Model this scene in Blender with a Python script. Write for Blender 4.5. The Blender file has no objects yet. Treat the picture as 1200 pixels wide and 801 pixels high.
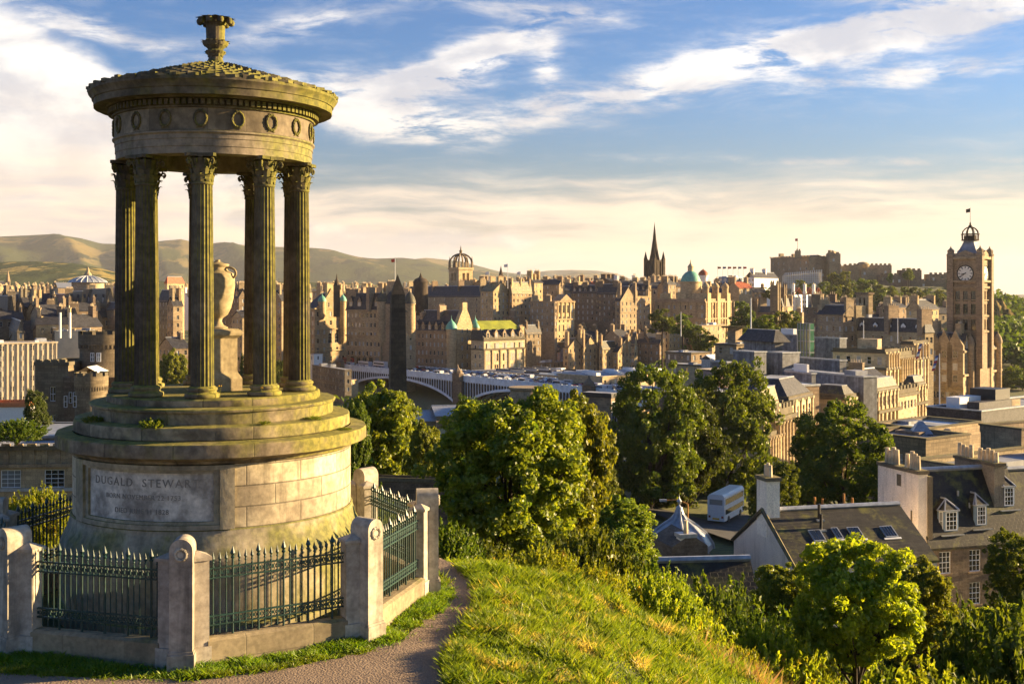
import bpy, math, random
import numpy as np
from math import sin, cos, pi, radians, atan2, sqrt, atan, asin
from mathutils import Vector, Matrix

SC = bpy.context.scene
COL = SC.collection
F = 1350.0            # focal length in pixels of a 1200 px wide frame
HZ = 345.0            # height of the horizon in that frame
rnd = random.Random(7)
HAZE = 0.000028        # density of the air, per metre

# ------------------------------------------------------------------ camera
cam_d = bpy.data.cameras.new('camera')
cam = bpy.data.objects.new('camera', cam_d)
COL.objects.link(cam)
cam.location = (0, 0, 0)
cam.rotation_euler = (radians(90), 0, 0)
cam_d.sensor_width = 36.0
cam_d.lens = 36.0 * F / 1200.0
cam_d.shift_y = (HZ - 400.5) / 1200.0
cam_d.clip_start = 0.2
cam_d.clip_end = 60000.0
SC.camera = cam
SC.render.resolution_x, SC.render.resolution_y = 1024, 683

# ------------------------------------------------------------------ exposure
SC.view_settings.view_transform = 'Standard'
SC.view_settings.look = 'None'
SC.view_settings.exposure = 2.0
SC.view_settings.gamma = 1.0
SC.view_settings.use_curve_mapping = False
SC.cycles.max_bounces = 6
SC.cycles.diffuse_bounces = 3
SC.cycles.transparent_max_bounces = 8
SC.cycles.volume_bounces = 1

# ------------------------------------------------------------------ node helpers
class E:
    """a socket with arithmetic"""
    def __init__(s, nt, sk): s.nt, s.k = nt, sk
    def _m(s, op, o=None, o2=None, clamp=False):
        n = s.nt.nodes.new('ShaderNodeMath'); n.operation = op; n.use_clamp = clamp
        s.nt.links.new(s.k, n.inputs[0])
        for i, q in ((1, o), (2, o2)):
            if q is None: continue
            if isinstance(q, E): s.nt.links.new(q.k, n.inputs[i])
            else: n.inputs[i].default_value = float(q)
        return E(s.nt, n.outputs[0])
    def __add__(s, o): return s._m('ADD', o)
    def __sub__(s, o): return s._m('SUBTRACT', o)
    def __mul__(s, o): return s._m('MULTIPLY', o)
    def __truediv__(s, o): return s._m('DIVIDE', o)
    __radd__ = __add__
    __rmul__ = __mul__
    def exp(s): return s._m('EXPONENT')
    def max(s, o): return s._m('MAXIMUM', o)
    def min(s, o): return s._m('MINIMUM', o)
    def pw(s, o): return s._m('POWER', o)
    def clamp(s): return s._m('ADD', 0.0, clamp=True)
    def ramp(s, a, b, lo=0.0, hi=1.0, smooth=True):
        n = s.nt.nodes.new('ShaderNodeMapRange')
        n.interpolation_type = 'SMOOTHSTEP' if smooth else 'LINEAR'
        s.nt.links.new(s.k, n.inputs[0])
        for i, q in enumerate((a, b, lo, hi)): n.inputs[i + 1].default_value = q
        return E(s.nt, n.outputs[0])

def node(nt, typ, **kw):
    n = nt.nodes.new(typ)
    for k, v in kw.items(): setattr(n, k, v)
    return n

def mixc(nt, fac, a, b, mode='MIX'):
    n = node(nt, 'ShaderNodeMix', data_type='RGBA', blend_type=mode)
    for sk, q in ((n.inputs[0], fac), (n.inputs[6], a), (n.inputs[7], b)):
        if isinstance(q, E): nt.links.new(q.k, sk)
        elif isinstance(q, bpy.types.NodeSocket): nt.links.new(q, sk)
        elif isinstance(q, (int, float)): sk.default_value = q
        else: sk.default_value = (q[0], q[1], q[2], 1)
    return n.outputs[2]

def noise(nt, vec, scale, detail=4, rough=0.55, dist=0.0, out=0):
    n = node(nt, 'ShaderNodeTexNoise')
    if vec is not None: nt.links.new(vec, n.inputs['Vector'])
    n.inputs['Scale'].default_value = scale
    n.inputs['Detail'].default_value = detail
    n.inputs['Roughness'].default_value = rough
    n.inputs['Distortion'].default_value = dist
    return E(nt, n.outputs[out]) if out == 0 else n.outputs[out]

def vmap(nt, vec, sc=(1, 1, 1), rot=(0, 0, 0), loc=(0, 0, 0)):
    n = node(nt, 'ShaderNodeMapping')
    nt.links.new(vec, n.inputs[0])
    n.inputs['Scale'].default_value = sc
    n.inputs['Rotation'].default_value = rot
    n.inputs['Location'].default_value = loc
    return n.outputs[0]

# ------------------------------------------------------------------ sky and sun
SUN_AZ = radians(76)      # from the viewing direction towards the right
SUN_EL = radians(13)
world = bpy.data.worlds.new('World')
SC.world = world
world.use_nodes = True
wt = world.node_tree
wt.nodes.clear()
w_out = node(wt, 'ShaderNodeOutputWorld')
sky = node(wt, 'ShaderNodeTexSky', sky_type='NISHITA', sun_disc=False)
sky.sun_elevation = SUN_EL
sky.sun_rotation = SUN_AZ
sky.altitude = 100
sky.air_density = 1.0
sky.dust_density = 1.4
sky.ozone_density = 3.0
hsv = node(wt, 'ShaderNodeHueSaturation')
hsv.inputs['Saturation'].default_value = 1.2
wt.links.new(sky.outputs[0], hsv.inputs['Color'])
bg_sky = node(wt, 'ShaderNodeBackground')
bg_sky.inputs['Strength'].default_value = 0.052
wt.links.new(hsv.outputs[0], bg_sky.inputs['Color'])
tc = node(wt, 'ShaderNodeTexCoord')
sep = node(wt, 'ShaderNodeSeparateXYZ')
wt.links.new(tc.outputs['Generated'], sep.inputs[0])
dx, dy, dz = (E(wt, sep.outputs[i]) for i in range(3))
az = dx._m('ARCTAN2', dy)
el = dz / (dx * dx + dy * dy).pw(0.5).max(0.02)
comb = node(wt, 'ShaderNodeCombineXYZ')
wt.links.new(az.k, comb.inputs[0]); wt.links.new(el.k, comb.inputs[1])
AE = comb.outputs[0]
def blob(px, py, rx, ry, deg, amp):
    a0 = atan((px - 600) / F); e0 = (HZ - py) / F * cos(a0)
    c, s = cos(radians(deg)), sin(radians(deg))
    da, de = az - a0, el - e0
    u = (da * c + de * s) * (F / rx); v = (de * c - da * s) * (F / ry)
    return ((u * u + v * v) * -1.0).exp() * amp
warp = noise(wt, vmap(wt, AE, (5, 9, 1)), 1.0, 3, 0.5, 0, 1)
wv = node(wt, 'ShaderNodeMix', data_type='VECTOR')
wv.inputs[0].default_value = 0.035
wt.links.new(AE, wv.inputs[4]); wt.links.new(warp, wv.inputs[5])
WAE = wv.outputs[1]
n_big = noise(wt, vmap(wt, WAE, (9, 19, 1), (0, 0, radians(-9)), (3.1, 1.7, 0)), 1.0, 9, 0.58, 0.3)
n_str = noise(wt, vmap(wt, WAE, (7, 60, 1), (0, 0, radians(-4)), (8.3, 2.2, 0)), 1.0, 8, 0.6, 0.2)
n_cir = noise(wt, vmap(wt, WAE, (15, 62, 1), (0, 0, radians(-17)), (1.3, 5.2, 0)), 1.0, 10, 0.66, 0.2)
n_puf = noise(wt, vmap(wt, WAE, (22, 40, 1), (0, 0, 0), (4.3, 0.2, 0)), 1.0, 8, 0.55, 0.0)
tint = mixc(wt, el.ramp(0.02, 0.20), (0.50, 0.46, 0.45), (0.36, 0.63, 0.88))
wt.links.new(mixc(wt, 1.0, hsv.outputs[0], tint, 'MULTIPLY'), bg_sky.inputs['Color'])
# veils of high cirrus
c_cir = (blob(455, 138, 95, 20, -8, 1.5) + blob(520, 80, 90, 12, 24, .9) + blob(905, 62, 290, 22, 13, 1.1) + blob(1130, 20, 190, 24, 12, .75) + blob(1075, 88, 130, 13, 4, .55)
         + blob(545, 72, 90, 22, 24, .95) + blob(410, 100, 130, 18, 2, .65) + blob(640, 75, 16, 45, 0, .6) + blob(640, 15, 120, 12, -8, .5)
         + blob(80, 28, 150, 14, -10, .6) + blob(370, 25, 90, 14, 16, .5) + blob(1010, 190, 300, 9, -2, .45) + blob(560, 215, 120, 10, -3, .4))
c_cir = c_cir + el.ramp(0.10, 0.16) * 0.22
m_cir = (c_cir * (n_cir * 4.2 + (-1.3)) ).ramp(0.10, 1.0)
# heavier cloud left and mid
c_big = (blob(10, 150, 150, 95, -28, 1.5) + blob(60, 235, 230, 42, -3, .75) + blob(230, 200, 300, 50, 0, .35)
         + blob(-100, 120, 150, 110, 0, .8))
m_big = (c_big * 0.85 + (n_big - 0.5) * 1.3 * (c_big * 1.6).min(1.0)).ramp(0.30, 0.70)
# bands towards the horizon
hb = el.ramp(0.035, 0.125, 1.0, 0.0)
hb2 = el.ramp(0.09, 0.21, 0.55, 0.0)
m_str = (hb * 0.62 + hb2 * 0.5 + (n_str - 0.5) * 1.5 * (hb * 0.6 + hb2).min(1.0)).ramp(0.22, 0.80)
m_all = (m_cir * 0.9).max(m_big).max(m_str * 0.93)
m_puf = (blob(470, 290, 180, 26, 3, 1.0) + blob(60, 292, 150, 20, 0, .8) + blob(300, 262, 90, 14, 0, .7) + blob(800, 300, 200, 16, 0, .35))
m_puf = (m_puf * 0.75 + (n_puf - 0.5) * 1.6 * m_puf.min(1.0)).ramp(0.33, 0.62)
# cloud colours: white high up, peach low, shaded bellies
low = el.ramp(0.02, 0.20, 1.0, 0.0)
right = az.ramp(-0.45, 0.45, 0.0, 1.0)
c_hi = mixc(wt, n_big.ramp(0.38, 0.62), (0.56, 0.57, 0.62), (1.0, 0.95, 0.88))
c_lo = mixc(wt, n_str.ramp(0.35, 0.65), (0.60, 0.52, 0.48), (0.95, 0.74, 0.53))
c_lo = mixc(wt, right * 0.6, c_lo, (0.84, 0.64, 0.42))
c_cl = mixc(wt, low, c_hi, c_lo)
c_cl = mixc(wt, m_puf * 0.65, c_cl, mixc(wt, n_puf.ramp(.5, .68), (0.46, 0.45, 0.50), (0.92, 0.80, 0.68)))
bg_cl = node(wt, 'ShaderNodeBackground')
bg_cl.inputs['Strength'].default_value = 0.315
wt.links.new(c_cl, bg_cl.inputs['Color'])
wmix = node(wt, 'ShaderNodeMixShader')
wt.links.new(m_all.max(m_puf * 0.8).clamp().k, wmix.inputs[0])
wt.links.new(bg_sky.outputs[0], wmix.inputs[1]); wt.links.new(bg_cl.outputs[0], wmix.inputs[2])
wt.links.new(wmix.outputs[0], w_out.inputs['Surface'])

sun_d = bpy.data.lights.new('sun', 'SUN')
sun_d.energy = 5.0
sun_d.angle = radians(0.6)
sun_d.color = (1.0, 0.71, 0.36)
sun = bpy.data.objects.new('sun', sun_d)
COL.objects.link(sun)
sdir = Vector((sin(SUN_AZ) * cos(SUN_EL), cos(SUN_AZ) * cos(SUN_EL), sin(SUN_EL)))
sun.rotation_euler = sdir.to_track_quat('Z', 'Y').to_euler()
sun.location = (60, 20, 40)

# ------------------------------------------------------------------ materials
def new_mat(name):
    m = bpy.data.materials.new(name); m.use_nodes = True
    nt = m.node_tree; nt.nodes.clear()
    out = node(nt, 'ShaderNodeOutputMaterial')
    p = node(nt, 'ShaderNodeBsdfPrincipled')
    nt.links.new(p.outputs[0], out.inputs[0])
    return m, nt, p, out
def setc(nt, p, c, key='Base Color'):
    if isinstance(c, tuple): p.inputs[key].default_value = (*c, 1)
    else: nt.links.new(c, p.inputs[key])
def bump(nt, p, h, strength=0.4, dist=0.02):
    b = node(nt, 'ShaderNodeBump')
    b.inputs['Strength'].default_value = strength; b.inputs['Distance'].default_value = dist
    nt.links.new(h.k if isinstance(h, E) else h, b.inputs['Height'])
    nt.links.new(b.outputs[0], p.inputs['Normal'])

def m_plain(name, c, rough=0.6, metal=0.0, var=0.15, scale=3.0, bmp=0.0, spec=0.4):
    m, nt, p, _ = new_mat(name)
    t = node(nt, 'ShaderNodeTexCoord')
    n = noise(nt, t.outputs['Object'], scale, 4, 0.6)
    f = n.ramp(0.3, 0.7, 1 - var, 1 + var)
    oi = node(nt, 'ShaderNodeObjectInfo')
    f = f * (E(nt, oi.outputs['Random']) * (var * .8) + (1 - var * .4))
    sc = node(nt, 'ShaderNodeVectorMath', operation='SCALE')
    sc.inputs[0].default_value = c
    nt.links.new(f.k, sc.inputs['Scale'])
    nt.links.new(sc.outputs[0], p.inputs['Base Color'])
    p.inputs['Roughness'].default_value = rough; p.inputs['Metallic'].default_value = metal
    p.inputs['Specular IOR Level'].default_value = spec
    if bmp: bump(nt, p, n, bmp, 0.03)
    return m

def m_stone(name, a, b, scale=0.35, brick=None, moss=0.0, streak=0.5, bmp=0.5, mossc=(0.095, 0.11, 0.018), mortar=0.65, fine=9.0, bd=0.02, side=0.0):
    """weathered masonry: two stone tints, coursed blocks, run-down streaks, moss on ledges"""
    m, nt, p, _ = new_mat(name)
    t = node(nt, 'ShaderNodeTexCoord')
    ob = t.outputs['Object']
    n1 = noise(nt, ob, scale, 5, 0.62, 0.3)
    n2 = noise(nt, ob, fine, 4, 0.6)
    col = mixc(nt, n1.ramp(0.34, 0.66), a, b)
    if brick:
        bt = node(nt, 'ShaderNodeTexBrick')
        bt.offset = 0.5
        nt.links.new(t.outputs['UV'], bt.inputs['Vector'])
        bt.inputs['Color1'].default_value = (0.68, 0.66, 0.64, 1); bt.inputs['Color2'].default_value = (1.28, 1.25, 1.2, 1)
        bt.inputs['Mortar'].default_value = (mortar, mortar, mortar, 1)
        bt.inputs['Scale'].default_value = 1.0
        bt.inputs['Brick Width'].default_value = brick[0]; bt.inputs['Row Height'].default_value = brick[1]
        bt.inputs['Mortar Size'].default_value = brick[2] if len(brick) > 2 else 0.012
        bt.inputs['Mortar Smooth'].default_value = 0.3
        col = mixc(nt, 0.75, col, bt.outputs['Color'], 'MULTIPLY')
    sv = noise(nt, vmap(nt, ob, (1.6, 1.6, 0.16)), 1.0 / max(0.4, brick[1]) if brick else 1.2, 5, 0.65)
    col = mixc(nt, sv.ramp(0.48, 0.72) * streak, col, (0.075, 0.062, 0.045))
    col = mixc(nt, n2.ramp(0.3, 0.7) * 0.35, col, (0.0, 0.0, 0.0), 'MIX') if False else mixc(nt, 1.0, col, mixc(nt, n2.ramp(0.25, 0.75), (0.72, 0.72, 0.72), (1.2, 1.2, 1.2)), 'MULTIPLY')
    oi = node(nt, 'ShaderNodeObjectInfo')
    rv = E(nt, oi.outputs['Random'])
    hs = node(nt, 'ShaderNodeHueSaturation')
    nt.links.new((rv * 0.3 + 0.85).k, hs.inputs['Value']); nt.links.new((rv * 0.02 + 0.49).k, hs.inputs['Hue'])
    nt.links.new(col, hs.inputs['Color'])
    col = hs.outputs[0]
    if moss > 0:
        g = node(nt, 'ShaderNodeNewGeometry')
        sp = node(nt, 'ShaderNodeSeparateXYZ'); nt.links.new(g.outputs['Normal'], sp.inputs[0])
        up = E(nt, sp.outputs[2]).ramp(0.05, 0.85)
        sd = E(nt, sp.outputs[0]).ramp(0.2, 1.0)
        n3 = noise(nt, vmap(nt, ob, (1, 1, 0.55)), 1.7, 6, 0.65)
        mk = ((up * 0.42 + sd * (side * 0.35) + n3 * 1.25 + (moss - 1.0) * 0.9)).ramp(0.28, 0.72)
        mc = mixc(nt, n2.ramp(0.35, 0.65), mossc, (mossc[0] * 2.1, mossc[1] * 1.9, mossc[2] * 1.7))
        col = mixc(nt, mk * min(1.0, 0.45 + moss * 0.5), col, mc)
    setc(nt, p, col)
    p.inputs['Roughness'].default_value = 0.88
    p.inputs['Specular IOR Level'].default_value = 0.25
    if bmp:
        h = n1 * 0.5 + n2 * 0.5
        if brick: h = h * 0.6 + E(nt, bt.outputs['Fac']) * -0.8
        bump(nt, p, h, bmp, bd)
    return m

def m_slate(name, c, brick=(0.35, 0.22), moss=0.0):
    m, nt, p, _ = new_mat(name)
    t = node(nt, 'ShaderNodeTexCoord')
    bt = node(nt, 'ShaderNodeTexBrick'); nt.links.new(t.outputs['UV'], bt.inputs['Vector'])
    bt.inputs['Color1'].default_value = (0.6, 0.6, 0.6, 1); bt.inputs['Color2'].default_value = (1.35, 1.3, 1.25, 1)
    bt.inputs['Mortar'].default_value = (0.3, 0.3, 0.3, 1)
    bt.inputs['Scale'].default_value = 1.0; bt.inputs['Brick Width'].default_value = brick[0]; bt.inputs['Row Height'].default_value = brick[1]
    bt.inputs['Mortar Size'].default_value = 0.012
    n = noise(nt, t.outputs['Object'], 0.9, 6, 0.65)
    col = mixc(nt, n.ramp(0.35, 0.7), tuple(x * 0.7 for x in c), tuple(x * 1.35 for x in c))
    col = mixc(nt, 0.8, col, bt.outputs['Color'], 'MULTIPLY')
    if moss: col = mixc(nt, noise(nt, t.outputs['Object'], 0.5, 6, 0.7).ramp(0.62 - moss * .3, 0.8 - moss * .3) * 0.85, col, (0.13, 0.125, 0.025))
    setc(nt, p, col)
    p.inputs['Roughness'].default_value = 0.6; p.inputs['Specular IOR Level'].default_value = 0.3
    bump(nt, p, E(nt, bt.outputs['Fac']) * -1.0 + n * .3, 0.5, 0.02)
    return m

def m_leaf(name, c1, c2, trans=0.45, dry=None):
    m, nt, p, out = new_mat(name)
    g = node(nt, 'ShaderNodeNewGeometry')
    r = E(nt, g.outputs['Random Per Island'])
    t = node(nt, 'ShaderNodeTexCoord')
    nz = noise(nt, t.outputs['Object'], 2.2, 3, 0.5)
    col = mixc(nt, (r * 0.7 + nz * 0.9 + (-0.3)).clamp(), c1, c2)
    if dry:
        col = mixc(nt, (noise(nt, t.outputs['Object'], dry[1], 5, 0.6) + r * .16).ramp(dry[2], dry[2] + .13) * 0.85, col, dry[0])
    oi = node(nt, 'ShaderNodeObjectInfo')
    rv = E(nt, oi.outputs['Random'])
    hs = node(nt, 'ShaderNodeHueSaturation')
    nt.links.new((rv * 0.35 + 0.82).k, hs.inputs['Value']); nt.links.new((rv * 0.035 + 0.485).k, hs.inputs['Hue'])
    nt.links.new(col, hs.inputs['Color'])
    col = hs.outputs[0]
    df = node(nt, 'ShaderNodeBsdfDiffuse'); tr = node(nt, 'ShaderNodeBsdfTranslucent'); gl = node(nt, 'ShaderNodeBsdfGlossy')
    nt.links.new(col, df.inputs[0])
    br = mixc(nt, 1.0, col, (2.1, 1.8, 0.8), 'MULTIPLY')
    nt.links.new(br, tr.inputs[0])
    mx = node(nt, 'ShaderNodeMixShader'); mx.inputs[0].default_value = trans
    nt.links.new(df.outputs[0], mx.inputs[1]); nt.links.new(tr.outputs[0], mx.inputs[2])
    gl.inputs['Roughness'].default_value = 0.45; gl.inputs[0].default_value = (0.8, 0.8, 0.7, 1)
    m2 = node(nt, 'ShaderNodeMixShader'); m2.inputs[0].default_value = 0.035
    nt.links.new(mx.outputs[0], m2.inputs[1]); nt.links.new(gl.outputs[0], m2.inputs[2])
    nt.links.new(m2.outputs[0], out.inputs[0])
    nt.nodes.remove(p)
    return m

def m_glass(name, dark=(0.012, 0.016, 0.02), light=(0.38, 0.40, 0.40), p_light=0.45, rough=0.08):
    m, nt, p, _ = new_mat(name)
    oi = node(nt, 'ShaderNodeObjectInfo')
    f = E(nt, oi.outputs['Random']).ramp(1 - p_light - .15, 1 - p_light + .15)
    setc(nt, p, mixc(nt, f, dark, light))
    p.inputs['Roughness'].default_value = rough
    p.inputs['Specular IOR Level'].default_value = 0.8
    return m

M = {}
M['mon'] = m_stone('weathered_monument_stone', (0.22, 0.185, 0.13), (0.36, 0.30, 0.21), 0.9, None, 0.64, 0.55, 0.5, (0.085, 0.095, 0.012), side=0.8)
M['mon_pale'] = m_stone('pale_ashlar', (0.50, 0.42, 0.30), (0.31, 0.25, 0.18), 1.4, (1.05, 0.345, 0.014), 0.10, 0.65, 0.6, mortar=.25)
M['mon_top'] = m_stone('sooty_roof_stone', (0.085, 0.07, 0.048), (0.18, 0.145, 0.095), 1.8, None, 0.64, 0.5, 0.5, (0.085, 0.088, 0.008), side=1.2)
M['mon_dark'] = m_stone('sooty_monument_stone', (0.075, 0.06, 0.042), (0.15, 0.12, 0.085), 1.5, None, 0.66, 0.5, 0.5, (0.085, 0.088, 0.008), side=1.2)
M['mon_step'] = m_stone('mossy_step_stone', (0.36, 0.30, 0.19), (0.15, 0.125, 0.085), 2.0, (1.3, 2.0, 0.014), 0.62, 0.8, 0.6, (0.125, 0.125, 0.016), mortar=.35, side=1.0)
M['frieze'] = m_stone('frieze_stone', (0.37, 0.31, 0.21), (0.17, 0.14, 0.095), 1.3, (1.1, 3.0, 0.008), 0.12, 0.65, 0.4, mortar=.5)
M['panel'] = m_stone('inscribed_marble', (0.66, 0.60, 0.50), (0.27, 0.24, 0.20), 2.0, None, 0.0, 0.4, 0.25)
M['urn'] = m_stone('urn_stone', (0.42, 0.34, 0.20), (0.33, 0.26, 0.15), 0.9, None, 0.25, 0.3, 0.35, side=.4)
M['post'] = m_stone('fence_post_stone', (0.48, 0.43, 0.34), (0.31, 0.27, 0.21), 1.6, None, 0.12, 0.7, 0.35)
M['kerb'] = m_stone('kerb_stone', (0.33, 0.27, 0.17), (0.25, 0.2, 0.13), 0.8, (1.1, 0.9, 0.012), 0.22, 0.3, 0.4)
M['iron'] = m_plain('green_painted_iron', (0.012, 0.042, 0.036), 0.42, 0.0, 0.3, 6, 0.2, 0.5)
M['letter'] = m_plain('cut_letter', (0.24, 0.215, 0.18), 0.8, 0, .2)
M['bark'] = m_stone('bark', (0.075, 0.055, 0.04), (0.04, 0.03, 0.022), 2.0, None, 0.1, 0.3, 0.6)
M['leaf_bright'] = m_leaf('sycamore_leaf', (0.055, 0.10, 0.010), (0.235, 0.26, 0.022), 0.5)
M['leaf_maple'] = m_leaf('maple_leaf', (0.10, 0.17, 0.010), (0.32, 0.38, 0.02), 0.55)
M['leaf_mid'] = m_leaf('broad_leaf', (0.038, 0.075, 0.008), (0.13, 0.165, 0.012), 0.45)
M['leaf_dark'] = m_leaf('dark_leaf', (0.025, 0.052, 0.008), (0.085, 0.115, 0.012), 0.4)
M['leaf_gorse'] = m_leaf('gorse_leaf', (0.085, 0.135, 0.010), (0.28, 0.31, 0.02), 0.55, ((0.30, 0.17, 0.03), 2.0, 0.68))
M['leaf_far'] = m_leaf('far_leaf', (0.04, 0.075, 0.010), (0.13, 0.16, 0.016), 0.4)
M['grass'] = m_leaf('grass_blade', (0.045, 0.10, 0.006), (0.26, 0.32, 0.018), 0.45, ((0.46, 0.36, 0.12), 1.3, 0.64))
M['grass_g'] = m_leaf('green_grass_blade', (0.07, 0.15, 0.008), (0.20, 0.26, 0.015), 0.45)
M['straw'] = m_leaf('dry_stalk', (0.28, 0.18, 0.075), (0.40, 0.28, 0.12), 0.3)
M['lawn'] = m_leaf('lawn_blade', (0.05, 0.115, 0.01), (0.1, 0.17, 0.012), 0.4)
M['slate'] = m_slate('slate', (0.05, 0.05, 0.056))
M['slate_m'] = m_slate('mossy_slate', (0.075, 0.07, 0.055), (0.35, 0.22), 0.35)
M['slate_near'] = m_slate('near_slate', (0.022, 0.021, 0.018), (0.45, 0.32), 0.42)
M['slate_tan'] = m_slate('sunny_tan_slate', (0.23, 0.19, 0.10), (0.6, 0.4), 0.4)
M['tile_red'] = m_slate('red_tile', (0.33, 0.09, 0.035))
M['lead'] = m_plain('lead_sheet', (0.33, 0.35, 0.37), 0.4, 0.3, 0.2, 2.0, 0.1)
M['lead_flat'] = m_plain('flat_roof_felt', (0.27, 0.28, 0.30), 0.7, 0, 0.35, 0.3)
M['zinc'] = m_slate('zinc_cladding', (0.17, 0.18, 0.20), (0.7, 40.0))
M['copper'] = m_plain('green_copper', (0.13, 0.36, 0.27), 0.6, 0.0, 0.2, 0.8)
M['white'] = m_plain('white_paint', (0.72, 0.72, 0.70), 0.5, 0, 0.05)
M['harl'] = m_stone('white_harling', (0.90, 0.80, 0.66), (0.80, 0.70, 0.57), 0.5, None, 0.0, 0.32, 0.5, fine=14.)
M['harl_tan'] = m_stone('tan_harling', (0.33, 0.28, 0.2), (0.22, 0.19, 0.13), 0.6, None, 0.15, 0.5, 0.5)
M['frame'] = m_plain('window_frame_paint', (0.72, 0.74, 0.76), 0.5, 0, 0.08)
M['frame_far'] = m_plain('far_window_frame_paint', (0.52, 0.49, 0.44), 0.5, 0, 0.2)
M['blue_paint'] = m_plain('blue_grey_paint', (0.16, 0.24, 0.34), 0.5, 0, 0.1)
M['glass'] = m_glass('window_glass')
M['glass_near'] = m_glass('near_window_glass', p_light=0.1)
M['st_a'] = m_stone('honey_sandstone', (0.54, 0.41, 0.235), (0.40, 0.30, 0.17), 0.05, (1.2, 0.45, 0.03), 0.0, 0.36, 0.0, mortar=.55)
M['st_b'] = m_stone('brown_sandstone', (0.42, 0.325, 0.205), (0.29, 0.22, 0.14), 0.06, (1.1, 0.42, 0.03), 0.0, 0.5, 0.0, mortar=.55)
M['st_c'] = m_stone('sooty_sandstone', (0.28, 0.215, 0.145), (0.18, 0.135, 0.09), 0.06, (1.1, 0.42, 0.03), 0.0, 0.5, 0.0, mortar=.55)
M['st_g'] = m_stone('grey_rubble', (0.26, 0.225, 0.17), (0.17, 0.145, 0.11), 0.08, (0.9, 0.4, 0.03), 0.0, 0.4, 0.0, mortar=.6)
M['st_pale'] = m_stone('pale_sandstone', (0.60, 0.48, 0.30), (0.46, 0.36, 0.22), 0.05, (1.3, 0.5, 0.02), 0.05, 0.35, 0.0, mortar=.7)
M['rubble'] = m_stone('near_rubble_wall', (0.20, 0.155, 0.11), (0.12, 0.095, 0.07), 0.9, (0.55, 0.27, 0.03), 0.0, 0.35, 0.6, mortar=1.1)
M['parapet'] = m_stone('mossy_parapet', (0.16, 0.135, 0.09), (0.1, 0.085, 0.06), 0.2, None, 0.42, 0.3, 0.2, (0.17, 0.16, 0.03))
M['tan'] = m_stone('dressed_tan_stone', (0.36, 0.28, 0.18), (0.26, 0.2, 0.13), 0.3, (1.0, 0.4, 0.02), 0.0, 0.4, 0.3)
M['pot'] = m_plain('chimney_pot_clay', (0.60, 0.47, 0.29), 0.8, 0, 0.35, 1.0)
M['concrete'] = m_plain('pale_concrete', (0.55, 0.47, 0.34), 0.8, 0, 0.12, 0.3)
M['pink'] = m_stone('pink_stone', (0.44, 0.31, 0.27), (0.36, 0.26, 0.22), 0.2, None, 0, 0.3, 0)
M['orange'] = m_plain('orange_render', (0.5, 0.17, 0.06), 0.8)
M['bridge'] = m_plain('pale_blue_ironwork', (0.68, 0.75, 0.80), 0.5, 0, 0.12, 0.5)
M['asphalt'] = m_plain('asphalt', (0.055, 0.055, 0.058), 0.85, 0, 0.25, 0.5)
M['black'] = m_plain('black_metal', (0.015, 0.015, 0.017), 0.5)
M['shaded_steel'] = m_plain('dark_shadowed_steel', (0.06, 0.055, 0.05), 0.7)
M['yellow_post'] = m_plain('orange_pole', (0.5, 0.22, 0.04), 0.6)

# ------------------------------------------------------------------ mesh builder
def at(px, py, Y): return Vector(((px - 600) / F * Y, Y, (HZ - py) / F * Y))
def Zp(py, Y): return (HZ - py) / F * Y
def Xp(px, Y): return (px - 600) / F * Y

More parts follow.
